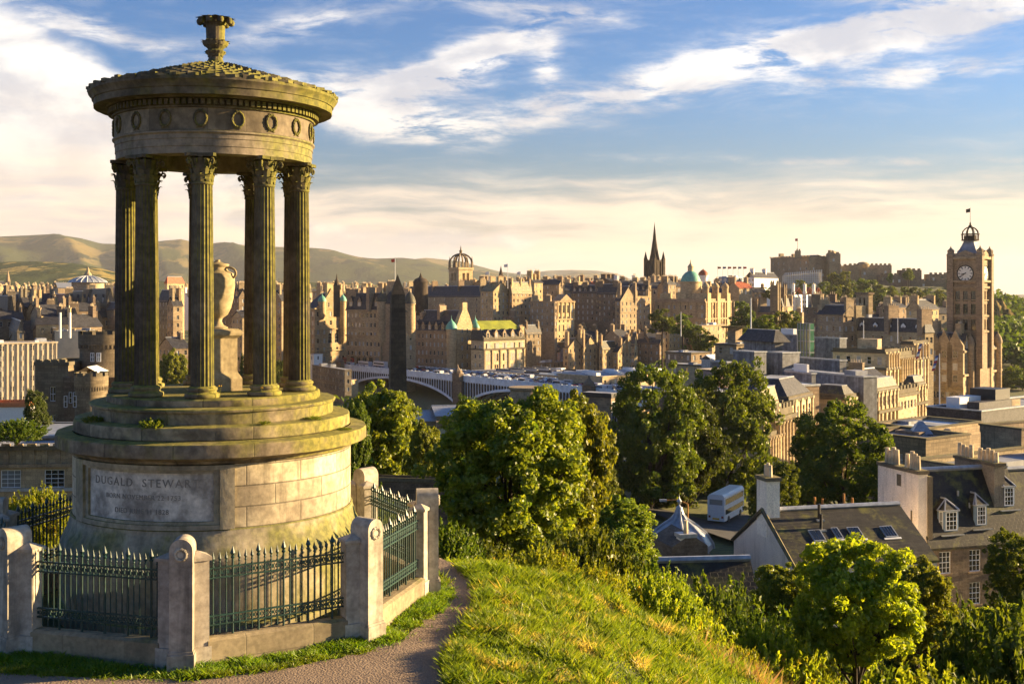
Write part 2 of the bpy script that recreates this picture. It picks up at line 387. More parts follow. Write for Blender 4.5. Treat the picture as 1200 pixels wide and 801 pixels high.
class MB:
    def __init__(s): s.v = []; s.f = []; s.m = []; s.uv = []; s.M = None
    def p(s, q):
        if s.M is not None:
            q = s.M @ Vector(q)
        s.v.append((q[0], q[1], q[2])); return len(s.v) - 1
    def face(s, pts, m=0, uv=None):
        s.f.append([s.p(q) for q in pts]); s.m.append(m); s.uv.append(uv)
    def box(s, x0, x1, y0, y1, z0, z1, m=0, skip=''):
        a = [s.p(q) for q in ((x0, y0, z0), (x1, y0, z0), (x1, y1, z0), (x0, y1, z0), (x0, y0, z1), (x1, y0, z1), (x1, y1, z1), (x0, y1, z1))]
        for k, q in (('b', (3, 2, 1, 0)), ('t', (4, 5, 6, 7)), ('f', (0, 1, 5, 4)), ('r', (1, 2, 6, 5)), ('k', (2, 3, 7, 6)), ('l', (3, 0, 4, 7))):
            if k not in skip: s.f.append([a[i] for i in q]); s.m.append(m); s.uv.append(None)
    def lathe(s, prof, n=24, cx=0, cy=0, m=0, a0=0.0, a1=2 * pi, rf=None, cap=True):
        """profile of (radius, z); a = 0 faces -Y and grows towards +X"""
        full = abs(a1 - a0 - 2 * pi) < 1e-6
        k = n if full else n + 1
        ids = []
        arc = [0.0]
        for (r0, z0), (r1, z1) in zip(prof, prof[1:]): arc.append(arc[-1] + math.hypot(r1 - r0, z1 - z0))
        rm = max(r for r, z in prof)
        for r, z in prof:
            row = []
            for i in range(k):
                a = a0 + (a1 - a0) * i / n
                rr = r * (rf(a, r, z) if rf else 1.0)
                row.append(s.p((cx + rr * sin(a), cy - rr * cos(a), z)))
            ids.append(row)
        for j in range(len(prof) - 1):
            if prof[j][0] < 1e-6 and prof[j + 1][0] < 1e-6: continue
            for i in range(n):
                i2 = (i + 1) % k if full else i + 1
                u0, u1 = (a0 + (a1 - a0) * i / n) * rm, (a0 + (a1 - a0) * (i + 1) / n) * rm
                s.f.append([ids[j][i], ids[j][i2], ids[j + 1][i2], ids[j + 1][i]]); s.m.append(m)
                s.uv.append([(u0, arc[j]), (u1, arc[j]), (u1, arc[j + 1]), (u0, arc[j + 1])])
        if cap and full:
            for j, fl in ((0, True), (len(prof) - 1, False)):
                if prof[j][0] > 1e-6:
                    s.f.append(list(reversed(ids[j])) if fl else list(ids[j])); s.m.append(m); s.uv.append(None)
    def cyl(s, x, y, z0, z1, r0, r1=None, n=12, m=0): s.lathe([(r0, z0), (r0 if r1 is None else r1, z1)], n, x, y, m)
    def tube(s, a, b, r0, r1=None, n=8, m=0):
        a, b = Vector(a), Vector(b); d = b - a
        if d.length < 1e-6: return
        q = d.to_track_quat('Z', 'Y').to_matrix()
        r1 = r0 if r1 is None else r1
        ra, rb = [], []
        for i in range(n):
            t = 2 * pi * i / n; c = Vector((cos(t), sin(t), 0))
            ra.append(s.p(a + q @ (c * r0))); rb.append(s.p(b + q @ (c * r1)))
        for i in range(n):
            j = (i + 1) % n
            s.f.append([ra[i], ra[j], rb[j], rb[i]]); s.m.append(m); s.uv.append(None)
        s.f.append(list(reversed(ra))); s.m.append(m); s.uv.append(None)
        s.f.append(list(rb)); s.m.append(m); s.uv.append(None)
    def path(s, pts, r, n=8, m=0):
        for i in range(len(pts) - 1):
            ra = r[i] if isinstance(r, (list, tuple)) else r
            rb = r[i + 1] if isinstance(r, (list, tuple)) else r
            s.tube(pts[i], pts[i + 1], ra, rb, n, m)
    def prism(s, poly, z0, z1, m=0):
        b = [s.p((x, y, z0)) for x, y in poly]; t = [s.p((x, y, z1)) for x, y in poly]
        n = len(poly)
        for i in range(n):
            j = (i + 1) % n; s.f.append([b[i], b[j], t[j], t[i]]); s.m.append(m); s.uv.append(None)
        s.f.append(t); s.m.append(m); s.uv.append(None); s.f.append(b[::-1]); s.m.append(m); s.uv.append(None)
    def extr(s, poly, y0, y1, m=0):
        """polygon given in x,z extruded along y"""
        a = [s.p((x, y0, z)) for x, z in poly]; b = [s.p((x, y1, z)) for x, z in poly]
        n = len(poly)
        for i in range(n):
            j = (i + 1) % n; s.f.append([a[i], a[j], b[j], b[i]]); s.m.append(m); s.uv.append(None)
        s.f.append(a[::-1]); s.m.append(m); s.uv.append(None); s.f.append(b); s.m.append(m); s.uv.append(None)
    def mesh(s, name, mats, smooth=None):
        me = bpy.data.meshes.new(name)
        me.from_pydata(s.v, [], s.f)
        for q in (mats if isinstance(mats, (list, tuple)) else [mats]): me.materials.append(q)
        me.polygons.foreach_set('material_index', s.m)
        uvl = me.uv_layers.new(name='UVMap')
        uv = []
        for f, q in zip(s.f, s.uv):
            if q is not None and len(q) == len(f): uv.extend(q); continue
            a, b, c = (Vector(s.v[f[i]]) for i in (0, 1, 2))
            nn = (b - a).cross(c - a)
            if nn.length < 1e-12 and len(f) > 3: nn = (c - a).cross(Vector(s.v[f[3]]) - a)
            if nn.length < 1e-12: nn = Vector((0, 0, 1))
            nn.normalize()
            if abs(nn.z) > 0.999: t = Vector((1, 0, 0)); bb = Vector((0, 1, 0))
            else: t = Vector((-nn.y, nn.x, 0)).normalized(); bb = nn.cross(t)
            for i in f:
                w = Vector(s.v[i]); uv.append((w.dot(t), w.dot(bb)))
        uvl.data.foreach_set('uv', [x for q in uv for x in q])
        if smooth is not None:
            me.polygons.foreach_set('use_smooth', [True] * len(me.polygons))
            me.set_sharp_from_angle(angle=radians(smooth))
        me.update()
        return me
    def build(s, name, mats, parent=None, smooth=None):
        return link(name, s.mesh(name, mats, smooth), parent)

def link(name, data, parent=None, loc=None, rz=None, sc=None):
    o = bpy.data.objects.new(name, data)
    COL.objects.link(o)
    if parent is not None: o.parent = parent
    if loc is not None: o.location = loc
    if rz is not None: o.rotation_euler = (0, 0, rz)
    if sc is not None: o.scale = sc if isinstance(sc, (tuple, list)) else (sc, sc, sc)
    return o
def tag(o, label=None, cat=None, group=None, kind=None):
    if label: o['label'] = label
    if cat: o['category'] = cat
    if group: o['group'] = group
    if kind: o['kind'] = kind
    return o
def empty(name, loc, rz=0.0, label=None, cat=None, group=None, sc=None):
    o = link(name, None, None, loc, rz, sc)
    o.empty_display_size = 0.5
    return tag(o, label, cat, group)
def copy_tree(o, parent=None):
    c = o.copy(); COL.objects.link(c); c.parent = parent
    for ch in list(KIDS.get(o.name, ())): copy_tree(ch, c)
    return c
KIDS = {}
def register(o):
    """remember the children of a prototype so that copies need no scene lookup"""
    for ch in list(COL.objects):
        if ch.parent is o:
            KIDS.setdefault(o.name, []).append(ch)
            register(ch)

def fast_mesh(name, verts, nper, mat):
    """numpy vertices (k, nper, 3), each row one separate face"""
    k = verts.shape[0]
    me = bpy.data.meshes.new(name)
    me.vertices.add(k * nper); me.vertices.foreach_set('co', verts.reshape(-1).astype(np.float32))
    me.loops.add(k * nper); me.loops.foreach_set('vertex_index', np.arange(k * nper, dtype=np.int32))
    me.polygons.add(k); me.polygons.foreach_set('loop_start', np.arange(0, k * nper, nper, dtype=np.int32))
    me.update(calc_edges=True)
    me.materials.append(mat)
    return me

# ------------------------------------------------------------------ terrain
GY = [0, 24, 27, 30, 42, 60, 80, 110, 150, 200, 300, 400, 600, 800, 1000, 1500, 3000, 6000, 16000]
GZ = [-5.6, -5.7, -6.6, -7.9, -12, -18.5, -24, -29, -33, -35, -44, -56, -50, -34, -34, -44, -52, -62, -75]
def ground_h(X, Y):
    X = np.asarray(X, float); Y = np.asarray(Y, float)
    z = np.interp(Y, GY, GZ)
    x = np.clip(X + 0.35, 0, 12)
    k = 1 - np.clip((Y - 30) / 40, 0, 1)
    lat = (0.20 * x + 0.042 * x * x) * k * np.clip((Y + 5) / 15, 0, 1)
    z = z - lat
    bumpy = 0.09 * np.sin(X * 2.1 + Y * 0.7) * np.sin(Y * 1.9 - X * 0.6) + 0.03 * np.sin(X * 5.3 - Y * 3.1) * np.sin(Y * 4.7 + X * 1.3)
    bumpy = bumpy + 0.13 * np.sin(X * 1.15 + 1.2 * np.sin(Y * .8)) * np.sin(Y * 1.05 + .7)
    z = z + bumpy * np.clip((X - 0.1) / 1.0, 0, 1) * np.clip((200 - Y) / 100, 0, 1)
    z = z + 8.0 * np.exp(-(((X + 22) / 38) ** 2 + ((Y - 190) / 42) ** 2))
    # the castle rock
    z = z + 48 * np.exp(-(((X - 372) / 135) ** 4 + ((Y - 1250) / 165) ** 4)) * (1 + 0.06 * np.sin(X * .09) * np.sin(Y * .07))
    return z
def gh(X, Y): return float(ground_h(X, Y))

m, nt, p, _ = new_mat('ground_cover')
t = node(nt, 'ShaderNodeTexCoord')
na = noise(nt, t.outputs['Object'], 0.9, 8, 0.65); nb = noise(nt, t.outputs['Object'], 0.02, 6, 0.6)
c = mixc(nt, na.ramp(0.35, 0.65), (0.045, 0.055, 0.012), (0.12, 0.13, 0.022))
c = mixc(nt, nb.ramp(0.4, 0.62) * 0.5, c, (0.10, 0.085, 0.05))
setc(nt, p, c); p.inputs['Roughness'].default_value = 0.95
bump(nt, p, na, 0.5, 0.1)
M['ground'] = m
def grid_axis(parts):
    out = []
    for a, b, st in parts: out += list(np.arange(a, b, st))
    out.append(parts[-1][1]); return np.array(out)
gx = grid_axis([(-14000, -3000, 1500), (-3000, -600, 200), (-600, -60, 24), (-60, -14, 3), (-14, 14, 0.45), (14, 60, 3), (60, 800, 20), (800, 3000, 200), (3000, 14000, 1500)])
gy = grid_axis([(-200, -10, 30), (-10, 14, 2), (14, 34, 0.45), (34, 90, 2.5), (90, 300, 8), (300, 1600, 22), (1600, 4000, 240), (4000, 20000, 1600)])
XX, YY = np.meshgrid(gx, gy)
ZZ = ground_h(XX, YY)
nxg, nyg = len(gx), len(gy)
vv = np.stack([XX, YY, ZZ], -1).reshape(-1, 3)
ii = np.arange(nxg * nyg).reshape(nyg, nxg)
ff = np.stack([ii[:-1, :-1], ii[:-1, 1:], ii[1:, 1:], ii[1:, :-1]], -1).reshape(-1, 4)
me = bpy.data.meshes.new('ground'); me.from_pydata(vv.tolist(), [], ff.tolist()); me.materials.append(M['ground'])
me.polygons.foreach_set('use_smooth', [True] * len(me.polygons)); me.update()
tag(link('ground', me), kind='structure')

# the trodden path round the monument
m, nt, p, _ = new_mat('trodden_earth')
t = node(nt, 'ShaderNodeTexCoord')
na = noise(nt, t.outputs['Object'], 1.3, 6, 0.6); nb = noise(nt, t.outputs['Object'], 34, 4, 0.7); vo = node(nt, 'ShaderNodeTexVoronoi'); vo.inputs['Scale'].default_value = 26
nt.links.new(t.outputs['Object'], vo.inputs['Vector'])
c = mixc(nt, na.ramp(0.3, 0.7), (0.15, 0.10, 0.065), (0.24, 0.17, 0.115))
c = mixc(nt, nb.ramp(0.45, 0.75), c, (0.30, 0.235, 0.17))
c = mixc(nt, noise(nt, t.outputs['Object'], 2.6, 7, 0.7).ramp(.58, .72) * .6, c, (0.10, 0.085, 0.03))
setc(nt, p, c); p.inputs['Roughness'].default_value = 0.95
bump(nt, p, nb * 0.6 + E(nt, vo.outputs['Distance']) * 0.6 + na, 0.7, 0.03)
M['path'] = m
def onplane(px, py, z=-5.6):
    Y = -z * F / (py - HZ); return ((px - 600) / F * Y, Y)
inner = [(-140, 780), (0, 784), (110, 790), (230, 792), (330, 779), (430, 760), (487, 733), (518, 703), (521, 675), (505, 655), (470, 640)]
outer = [(-140, 1400), (0, 1400), (200, 1300), (400, 1100), (500, 940), (520, 830), (520, 775), (534, 738), (557, 703), (554, 678), (534, 656), (480, 630)]
def resamp(pts, n):
    P = np.array([onplane(*q) for q in pts]); d = np.r_[0, np.cumsum(np.hypot(*np.diff(P, axis=0).T))]
    t_ = np.linspace(0, 1, n) ** 1.0 * d[-1]
    return np.stack([np.interp(t_, d, P[:, 0]), np.interp(t_, d, P[:, 1])], -1)
PI_, PO_ = resamp(inner, 90), resamp(outer, 90)
for i in range(90):
    PI_[i] += np.array([0.05 * sin(i * 1.9), 0.05 * cos(i * 2.7)]); PO_[i] += np.array([0.05 * sin(i * 2.3 + 1), 0.04 * cos(i * 3.1)])
mb = MB()
rows = []
for i in range(90):
    row = []
    for j in range(9):
        q = PI_[i] * (1 - j / 8) + PO_[i] * (j / 8)
        row.append(mb.p((q[0], q[1], max(gh(q[0], q[1]), -5.72 if q[1] < 25 else -9) + 0.025)))
    rows.append(row)
for i in range(89):
    for j in range(8):
        mb.f.append([rows[i][j], rows[i][j + 1], rows[i + 1][j + 1], rows[i + 1][j]]); mb.m.append(0); mb.uv.append(None)
tag(mb.build('path', M['path'], None, 60), kind='structure')
def in_path(x, y):
    """vectorised: inside the polygon of the path"""
    poly = np.vstack([PI_, PO_[::-1]])
    c_ = np.zeros(len(x), bool); n = len(poly); j = n - 1
    for i in range(n):
        xi, yi = poly[i]; xj, yj = poly[j]
        cond = ((yi > y) != (yj > y)) & (x < (xj - xi) * (y - yi) / (yj - yi + 1e-12) + xi)
        c_ ^= cond; j = i
    return c_
# ------------------------------------------------------------------ the round monument
MX, MY = -5.50, 21.37
GZ0 = -5.6
ROT = atan2(-MX, MY)
mon = empty('monument', (MX, MY, GZ0), ROT, 'round mossy stone temple monument with nine fluted columns under a shallow domed roof', 'monument')
mon.scale = (0.955, 0.955, 1.0)
def Zm(z): return z - GZ0          # eye-relative height to the height above the monument's base
def pol(r, a): return (r * sin(a), -r * cos(a))

mb = MB()
prof = [(2.86, -5.75), (2.86, -5.42), (2.80, -5.36), (2.80, -4.42), (2.815, -4.36), (2.80, -4.30), (2.76, -4.22), (2.70, -4.12), (2.66, -3.98), (2.64, -3.94), (2.64, -3.88), (2.61, -3.86)]
mb.lathe([(r, Zm(z)) for r, z in prof], 96, cap=False)
mb.build('plinth', M['mon'], mon, 40)
mb = MB()
PA0, PA1 = radians(-66), radians(7)
mb.lathe([(2.60, Zm(-3.86)), (2.60, Zm(-2.80))], 72, a0=PA1, a1=PA0 + 2 * pi, cap=False)
mb.lathe([(2.50, Zm(-3.86)), (2.50, Zm(-2.80))], 30, a0=PA0, a1=PA1, cap=False)
mb.build('drum_wall', M['mon_pale'], mon, 40)
# the inscribed panel with its moulded frame
mb = MB()
def arcband(mb, r, a0, a1, z0, z1, n=24, thick=0.12, m=0):
    ro, ri = r, r - thick
    for i in range(n):
        b0, b1 = a0 + (a1 - a0) * i / n, a0 + (a1 - a0) * (i + 1) / n
        p0, p1, q0, q1 = pol(ro, b0), pol(ro, b1), pol(ri, b0), pol(ri, b1)
        mb.face([(*p0, z0), (*p1, z0), (*p1, z1), (*p0, z1)], m, [(b0 * r, z0), (b1 * r, z0), (b1 * r, z1), (b0 * r, z1)])
        mb.face([(*p0, z1), (*p1, z1), (*q1, z1), (*q0, z1)], m); mb.face([(*q0, z0), (*q1, z0), (*p1, z0), (*p0, z0)], m)
    for b in (a0, a1):
        p0, q0 = pol(ro, b), pol(ri, b); mb.face([(*q0, z0), (*p0, z0), (*p0, z1), (*q0, z1)], m)
T0, T1 = radians(-58), radians(0.5)
arcband(mb, 2.57, T0, T1, Zm(-3.78), Zm(-2.88), 24, .05)
pan = mb.build('inscription_panel', M['panel'], mon, 30)
mb = MB()
for (r, b0, b1, z0, z1) in ((2.665, PA0, T0 - .02, -3.86, -2.80), (2.665, T1 + .02, PA1, -3.86, -2.80), (2.66, T0 - .02, T1 + .02, -2.88, -2.80), (2.66, T0 - .02, T1 + .02, -3.86, -3.78)):
    arcband(mb, r, b0, b1, Zm(z0), Zm(z1), 20, .14)
for (r, b0, b1, z0, z1) in ((2.615, T0 - .02, T0 + .02, -3.78, -2.88), (2.615, T1 - .02, T1 + .02, -3.78, -2.88), (2.615, T0 + .02, T1 - .02, -2.93, -2.88), (2.615, T0 + .02, T1 - .02, -3.78, -3.73)):
    arcband(mb, r, b0, b1, Zm(z0), Zm(z1), 20, .1)
mb.build('panel_frame', M['mon'], pan, 30)

def text_mesh(txt, size, extrude=0.006, spacing=1.0):
    cu = bpy.data.curves.new('inscription', 'FONT'); cu.body = txt; cu.size = size; cu.extrude = extrude
    cu.align_x = 'CENTER'; cu.space_character = spacing; cu.resolution_u = 3
    o = bpy.data.objects.new('tmp', cu); COL.objects.link(o)
    dg = bpy.context.evaluated_depsgraph_get(); dg.update()
    me = bpy.data.meshes.new_from_object(o.evaluated_get(dg))
    bpy.data.objects.remove(o); return me
for txt, size, zc, sp in (('DUGALD  STEWART', 0.19, -3.10, 1.28), ('BORN NOVEMBER 22 1753', 0.115, -3.34, 1.12), ('DIED JUNE 11 1828', 0.115, -3.57, 1.12)):
    me = text_mesh(txt, size, 0.006, sp)
    for v in me.vertices:
        a = radians(-29.5) + v.co.x / 2.572; r = 2.572 + v.co.z
        v.co = Vector((r * sin(a), -r * cos(a), Zm(zc) + v.co.y - size * .35))
    me.materials.clear(); me.materials.append(M['letter']); me.name = 'inscription'
    link('inscription', me, pan)

def rough(rf_amp=0.004, k=7):
    return lambda a, r, z: 1 + rf_amp * sin(a * k + z * 9) * sin(a * (k * 3 + 1) - z * 5)
mb = MB()
mb.lathe([(r, Zm(z)) for r, z in [(2.60, -2.80), (2.64, -2.78), (2.66, -2.74), (2.76, -2.70), (2.86, -2.665), (2.90, -2.66), (2.905, -2.47), (2.89, -2.44), (2.60, -2.415)]], 120, rf=rough(), cap=False)
mb.build('base_cornice', M['mon_step'], mon, 35)
mb = MB()
mb.lathe([(r, Zm(z)) for r, z in [(2.56, -2.42), (2.58, -2.40), (2.585, -2.24), (2.57, -2.20), (2.2, -2.18)]], 120, rf=rough(.005, 6), cap=False)
mb.build('step', M['mon_step'], mon, 35)
mb = MB()
mb.lathe([(r, Zm(z)) for r, z in [(2.2, -2.20), (2.25, -2.18), (2.26, -1.99), (2.30, -1.975), (2.31, -1.94), (2.29, -1.92), (1.97, -1.91)]], 120, rf=rough(.005, 5), cap=False)
mb.build('step', M['mon_step'], mon, 35)
mb = MB()
mb.lathe([(r, Zm(z)) for r, z in [(1.98, -1.93), (2.00, -1.90), (2.0, -1.80), (1.97, -1.775), (0.0, -1.77)]], 120, rf=rough(.005, 8), cap=False)
mb.build('step', M['mon_step'], mon, 35)

# columns: fluted shaft, base and leafy capital
RC, COLZ0, COLZ1 = 1.65, -1.77, 2.41
def flute(a, r, z): return 1 - 0.085 * (abs(sin(a * 10)) ** 0.6)
mb = MB()
H0, H1 = 0.20, 3.70
shaft = [(0.212, H0), (0.209, H0 + .04), (0.205, H0 + .6), (0.200, 1.9), (0.190, 2.9), (0.182, H1 - .05)]
mb.lathe(shaft, 120, rf=flute, cap=False)
mb.lathe([(0.182, H1 - .05), (0.195, H1 - .035), (0.195, H1 - .01), (0.185, H1)], 40, cap=False)
shaft_me = mb.mesh('shaft', M['mon_dark'], 40)
mb = MB()
mb.lathe([(0.30, 0.0), (0.31, 0.015), (0.315, 0.045), (0.305, 0.075), (0.265, 0.085), (0.25, 0.10), (0.25, 0.115), (0.262, 0.125), (0.27, 0.15), (0.262, 0.175), (0.235, 0.185), (0.215, 0.203)], 40, cap=False)
base_me = mb.mesh('base', M['mon_step'], 40)
mb = MB()
CH = COLZ1 - COLZ0 - H1
z = H1
mb.lathe([(0.175, z), (0.172, z + .15), (0.18, z + .3), (0.215, z + CH - .08)], 24, cap=False)
def leafstrip(a, z0, h, w, r0, curl, twist=0.0):
    pts = []
    n = 7
    for i in range(n + 1):
        t_ = i / n
        rr = r0 + 0.012 + curl * (t_ ** 3.0) * 1.0
        zz = z0 + h * (t_ if t_ < .8 else .8 + (t_ - .8) * .2 - (t_ - .8) ** 2 * 3.2)
        ww = w * (0.72 + 0.45 * sin(pi * min(1, t_ * 1.05))) * (1 - .7 * max(0, t_ - .72) / .28) * (1 + .13 * (-1) ** i)
        pts.append((rr, zz, ww))
    for k_ in range(n):
        for sgn in (-1, 1):
            (ra, za, wa), (rb, zb, wb) = pts[k_], pts[k_ + 1]
            def P(r, zz, off): 
                return (r * sin(a) + off * cos(a), -r * cos(a) + off * sin(a), zz)
            q = [P(ra + .016, za, 0), P(ra - .004, za, sgn * wa / 2), P(rb - .004, zb, sgn * wb / 2), P(rb + .016, zb, 0)]
            mb.face(q)
            q2 = [P(ra - .01, za, 0), P(ra - .006, za, sgn * wa / 2), P(rb - .006, zb, sgn * wb / 2), P(rb - .012, zb, 0)]
            mb.face(q2)
for i in range(8): leafstrip(i * pi / 4, z, .17, .125, .175, .075)
for i in range(8): leafstrip(i * pi / 4 + pi / 8, z + .05, .25, .12, .178, .095)
def spiral(a, rc, zc, size, w):
    pts, rr = [], []
    for i in range(15):
        t_ = i / 14; th = -pi / 2 + t_ * 3.6 * pi * .75
        q = size * (1 - .78 * t_)
        u = rc + q * cos(th) * -1 * -1; v = zc + q * sin(th)
        pts.append((u * sin(a), -u * cos(a), v)); rr.append(w * (1 - .35 * t_))
    mb.path(pts, rr, 6)
for i in range(4):
    a = i * pi / 2 + pi / 4
    spiral(a, .285, z + CH - .125, .052, .022)
    mb.path([(.19 * sin(a), -.19 * cos(a), z + .24), (.22 * sin(a), -.22 * cos(a), z + .33), (.285 * sin(a), -.285 * cos(a), z + CH - .072)], [.02, .022, .024], 6)
    for dlt in (-.30, .30):
        b = i * pi / 2 + dlt
        spiral(b, .215, z + CH - .12, .04, .015)
for i in range(4):   # abacus rosettes
    a = i * pi / 2
    mb.lathe([(0, 0), (.04, 0), (.03, .03), (0, .04)], 8, cap=False) if False else mb.box(.215 * sin(a) - .035, .215 * sin(a) + .035, -.215 * cos(a) - .035, -.215 * cos(a) + .035, z + CH - .07, z + CH - .005)
ab = []
for i in range(4):
    a = i * pi / 2 + pi / 4
    for da in (-.09, .09): ab.append((.36 * sin(a + da), -.36 * cos(a + da)))
    ab.append((.235 * sin(a + pi / 4), -.235 * cos(a + pi / 4)))
mb.prism(ab, z + CH - .055, z + CH)
cap_me = mb.mesh('capital', M['mon_top'], 35)
for i in range(9):
    a = radians(-8 + 40 * i)
    x, y = pol(RC, a)
    c_ = link('column', shaft_me, mon, (x, y, Zm(COLZ0)), a)
    link('base', base_me, c_); link('capital', cap_me, c_)

# entablature, roof and finial
mb = MB()
mb.lathe([(r, Zm(z)) for r, z in [(1.42, 2.41), (1.84, 2.41), (1.84, 2.53), (1.852, 2.535), (1.852, 2.66), (1.865, 2.665), (1.865, 2.74), (1.90, 2.765), (1.90, 2.79), (1.86, 2.80)]], 108, rf=rough(.002, 4), cap=False)
mb.lathe([(1.42, Zm(2.41)), (1.42, Zm(2.95)), (0.0, Zm(3.05))], 60, cap=False)
mb.build('architrave', M['mon'], mon, 35)
mb = MB()
mb.lathe([(1.86, Zm(2.80)), (1.86, Zm(3.20))], 96, cap=False)
fr = mb.build('frieze', M['frieze'], mon, 35)
mb = MB()
for k_ in range(26):
    t0, t1 = 2 * pi * k_ / 26, 2 * pi * (k_ + 1) / 26
    rw = .022 + .006 * (k_ % 2)
    mb.tube((.105 * sin(t0), -.012, -.13 * cos(t0)), (.105 * sin(t1), -.012, -.13 * cos(t1)), rw, rw, 6)
for s_ in (-1, 1):
    mb.tube((0, -.012, -.13), (s_ * .075, -.01, -.165), .016, .006, 5); mb.tube((0, -.012, .13), (s_ * .05, -.01, .165), .012, .004, 5)
wr_me = mb.mesh('wreath', M['mon_dark'], 50)
for i in range(18):
    a = radians(12 + 20 * i); x, y = pol(1.862, a)
    link('wreath', wr_me, fr, (x, y, Zm(3.0)), a)
mb = MB()
for i in range(112):
    a = 2 * pi * i / 112; h_ = .30 * 2 * pi / 112
    p0, p1 = pol(1.885, a - h_ * 1.05), pol(1.885, a + h_ * 1.05); q0, q1 = pol(1.975, a - h_), pol(1.975, a + h_)
    z0, z1 = Zm(3.23), Zm(3.325)
    mb.face([(*q0, z0), (*q1, z0), (*q1, z1), (*q0, z1)]); mb.face([(*p0, z0), (*q0, z0), (*q0, z1), (*p0, z1)])
    mb.face([(*q1, z0), (*p1, z0), (*p1, z1), (*q1, z1)]); mb.face([(*p1, z0), (*q1, z0), (*q0, z0), (*p0, z0)])
mb.build('dentil_course', M['mon_top'], mon)
mb = MB()
mb.lathe([(r, Zm(z)) for r, z in [(1.862, 3.18), (1.90, 3.19), (1.905, 3.215), (1.89, 3.22), (1.89, 3.335), (2.0, 3.345), (2.02, 3.375), (2.16, 3.37), (2.235, 3.36), (2.24, 3.48), (2.26, 3.485), (2.27, 3.53), (2.315, 3.58), (2.33, 3.60), (2.325, 3.65), (2.25, 3.67)]], 132, rf=rough(.0035, 9), cap=False)
r2 = random.Random(3)
for i in range(36):      # worn antefixes along the rim
    a = 2 * pi * i / 36 + .05
    x, y = pol(2.27, a)
    mb.M = Matrix.Translation((x, y, Zm(3.65))) @ Matrix.Rotation(a, 4, 'Z')
    h_ = r2.uniform(.03, .075)
    mb.box(-.05, .05, -.06, .06, -.01, h_); mb.M = None
mb.build('roof_cornice', M['mon_top'], mon, 35)
mb = MB()
RR0, RZ0, RR1, RZ1 = 2.29, 3.645, 0.26, 4.235
mb.lathe([(RR0, Zm(RZ0)), (RR1, Zm(RZ1))], 64, cap=False)
def roofz(r): return RZ0 + (RZ1 - RZ0) * (RR0 - r) / (RR0 - RR1)
for k_ in range(13):
    ra = RR0 - (RR0 - RR1) * k_ / 13; rb = RR0 - (RR0 - RR1) * (k_ + 1.12) / 13; rc = ra + .035
    n = 44
    for i in range(n):
        a = 2 * pi * (i + .5 * (k_ % 2)) / n; hw = pi / n * .94
        j1, j2 = r2.uniform(-.012, .012), r2.uniform(0.0, .018)
        zt = Zm(roofz(rb)) + .004
        zl = Zm(roofz(ra)) + .045 + j2
        pts = [(*pol(rb, a - hw), zt), (*pol(ra, a - hw), zl - .006), (*pol(rc + j1 + .03, a), zl), (*pol(ra, a + hw), zl - .006), (*pol(rb, a + hw), zt)]
        mb.face(pts)
        low_ = [(q[0], q[1], q[2] - .05) for q in pts[1:4]]
        mb.face([pts[1], low_[0], low_[1], pts[2]]); mb.face([pts[2], low_[1], low_[2], pts[3]])
roof = mb.build('roof', M['mon_top'], mon)
mb = MB()
fin = [(.29, 4.20), (.27, 4.25), (.17, 4.30), (.135, 4.36), (.13, 4.42), (.19, 4.46), (.20, 4.50), (.14, 4.53), (.16, 4.56), (.24, 4.62), (.25, 4.68), (.19, 4.70), (.175, 4.74), (.185, 5.0), (.21, 5.06), (.22, 5.09), (0.02, 5.10)]
mb.lathe([(r, Zm(z)) for r, z in fin], 48, rf=lambda a, r, z: 1 - .05 * abs(sin(a * 8)) if .12 < r < .26 else 1, cap=False)
for ring, (zz, hh, ww, r0, cu, nn) in enumerate(((5.02, .12, .16, .19, .17, 8), (4.98, .16, .15, .18, .20, 8), (4.60, .11, .12, .20, .075, 10), (4.40, .10, .09, .13, .075, 8))):
    for i in range(nn): leafstrip(2 * pi * (i + .5 * (ring % 2)) / nn, Zm(zz), hh, ww, r0, cu)
for i in range(9):
    a = 2 * pi * i / 9 + .3
    x, y = pol(.30, a); mb.lathe([(0.0, Zm(4.98)), (.05, Zm(5.0)), (.068, Zm(5.05)), (.05, Zm(5.10)), (0.0, Zm(5.12))], 8, x, y, cap=False)
mb.build('finial', M['mon_top'], mon, 45)

# ------------------------------------------------------------------ urn on its pedestal
urn = empty('urn', (MX + .04, MY, GZ0 + 3.83), ROT + radians(22), 'tall pale stone urn with looped handles on a square pedestal amid the columns', 'urn')
mb = MB()
def sqring(mb, prof):
    for (h0, z0), (h1, z1) in zip(prof, prof[1:]):
        c0 = [(-h0, -h0, z0), (h0, -h0, z0), (h0, h0, z0), (-h0, h0, z0)]; c1 = [(-h1, -h1, z1), (h1, -h1, z1), (h1, h1, z1), (-h1, h1, z1)]
        for i in range(4):
            j = (i + 1) % 4; mb.face([c0[i], c0[j], c1[j], c1[i]])
    mb.face([(-h1, -h1, z1), (h1, -h1, z1), (h1, h1, z1), (-h1, h1, z1)])
sqring(mb, [(.40, 0), (.40, .22), (.385, .25), (.33, .33), (.32, .36), (.32, .96), (.34, .98), (.39, 1.02), (.40, 1.06), (.40, 1.10), (.33, 1.14)])
mb.build('pedestal', M['urn'], urn).scale = (.85, .85, 1)
mb = MB()
mb.lathe([(.20, 1.14), (.21, 1.17), (.12, 1.22), (.085, 1.30), (.09, 1.36), (.12, 1.40), (.20, 1.46), (.27, 1.62), (.32, 1.85), (.345, 2.1), (.345, 2.3), (.32, 2.42), (.24, 2.46), (.20, 2.50), (.19, 2.56), (.23, 2.60), (.23, 2.63), (.12, 2.66), (.05, 2.69), (.05, 2.73), (0, 2.74)], 40, cap=False)
v_ = mb.build('vase', M['urn'], urn, 50); v_.scale = (.9, .9, .80); v_.location.z = .228
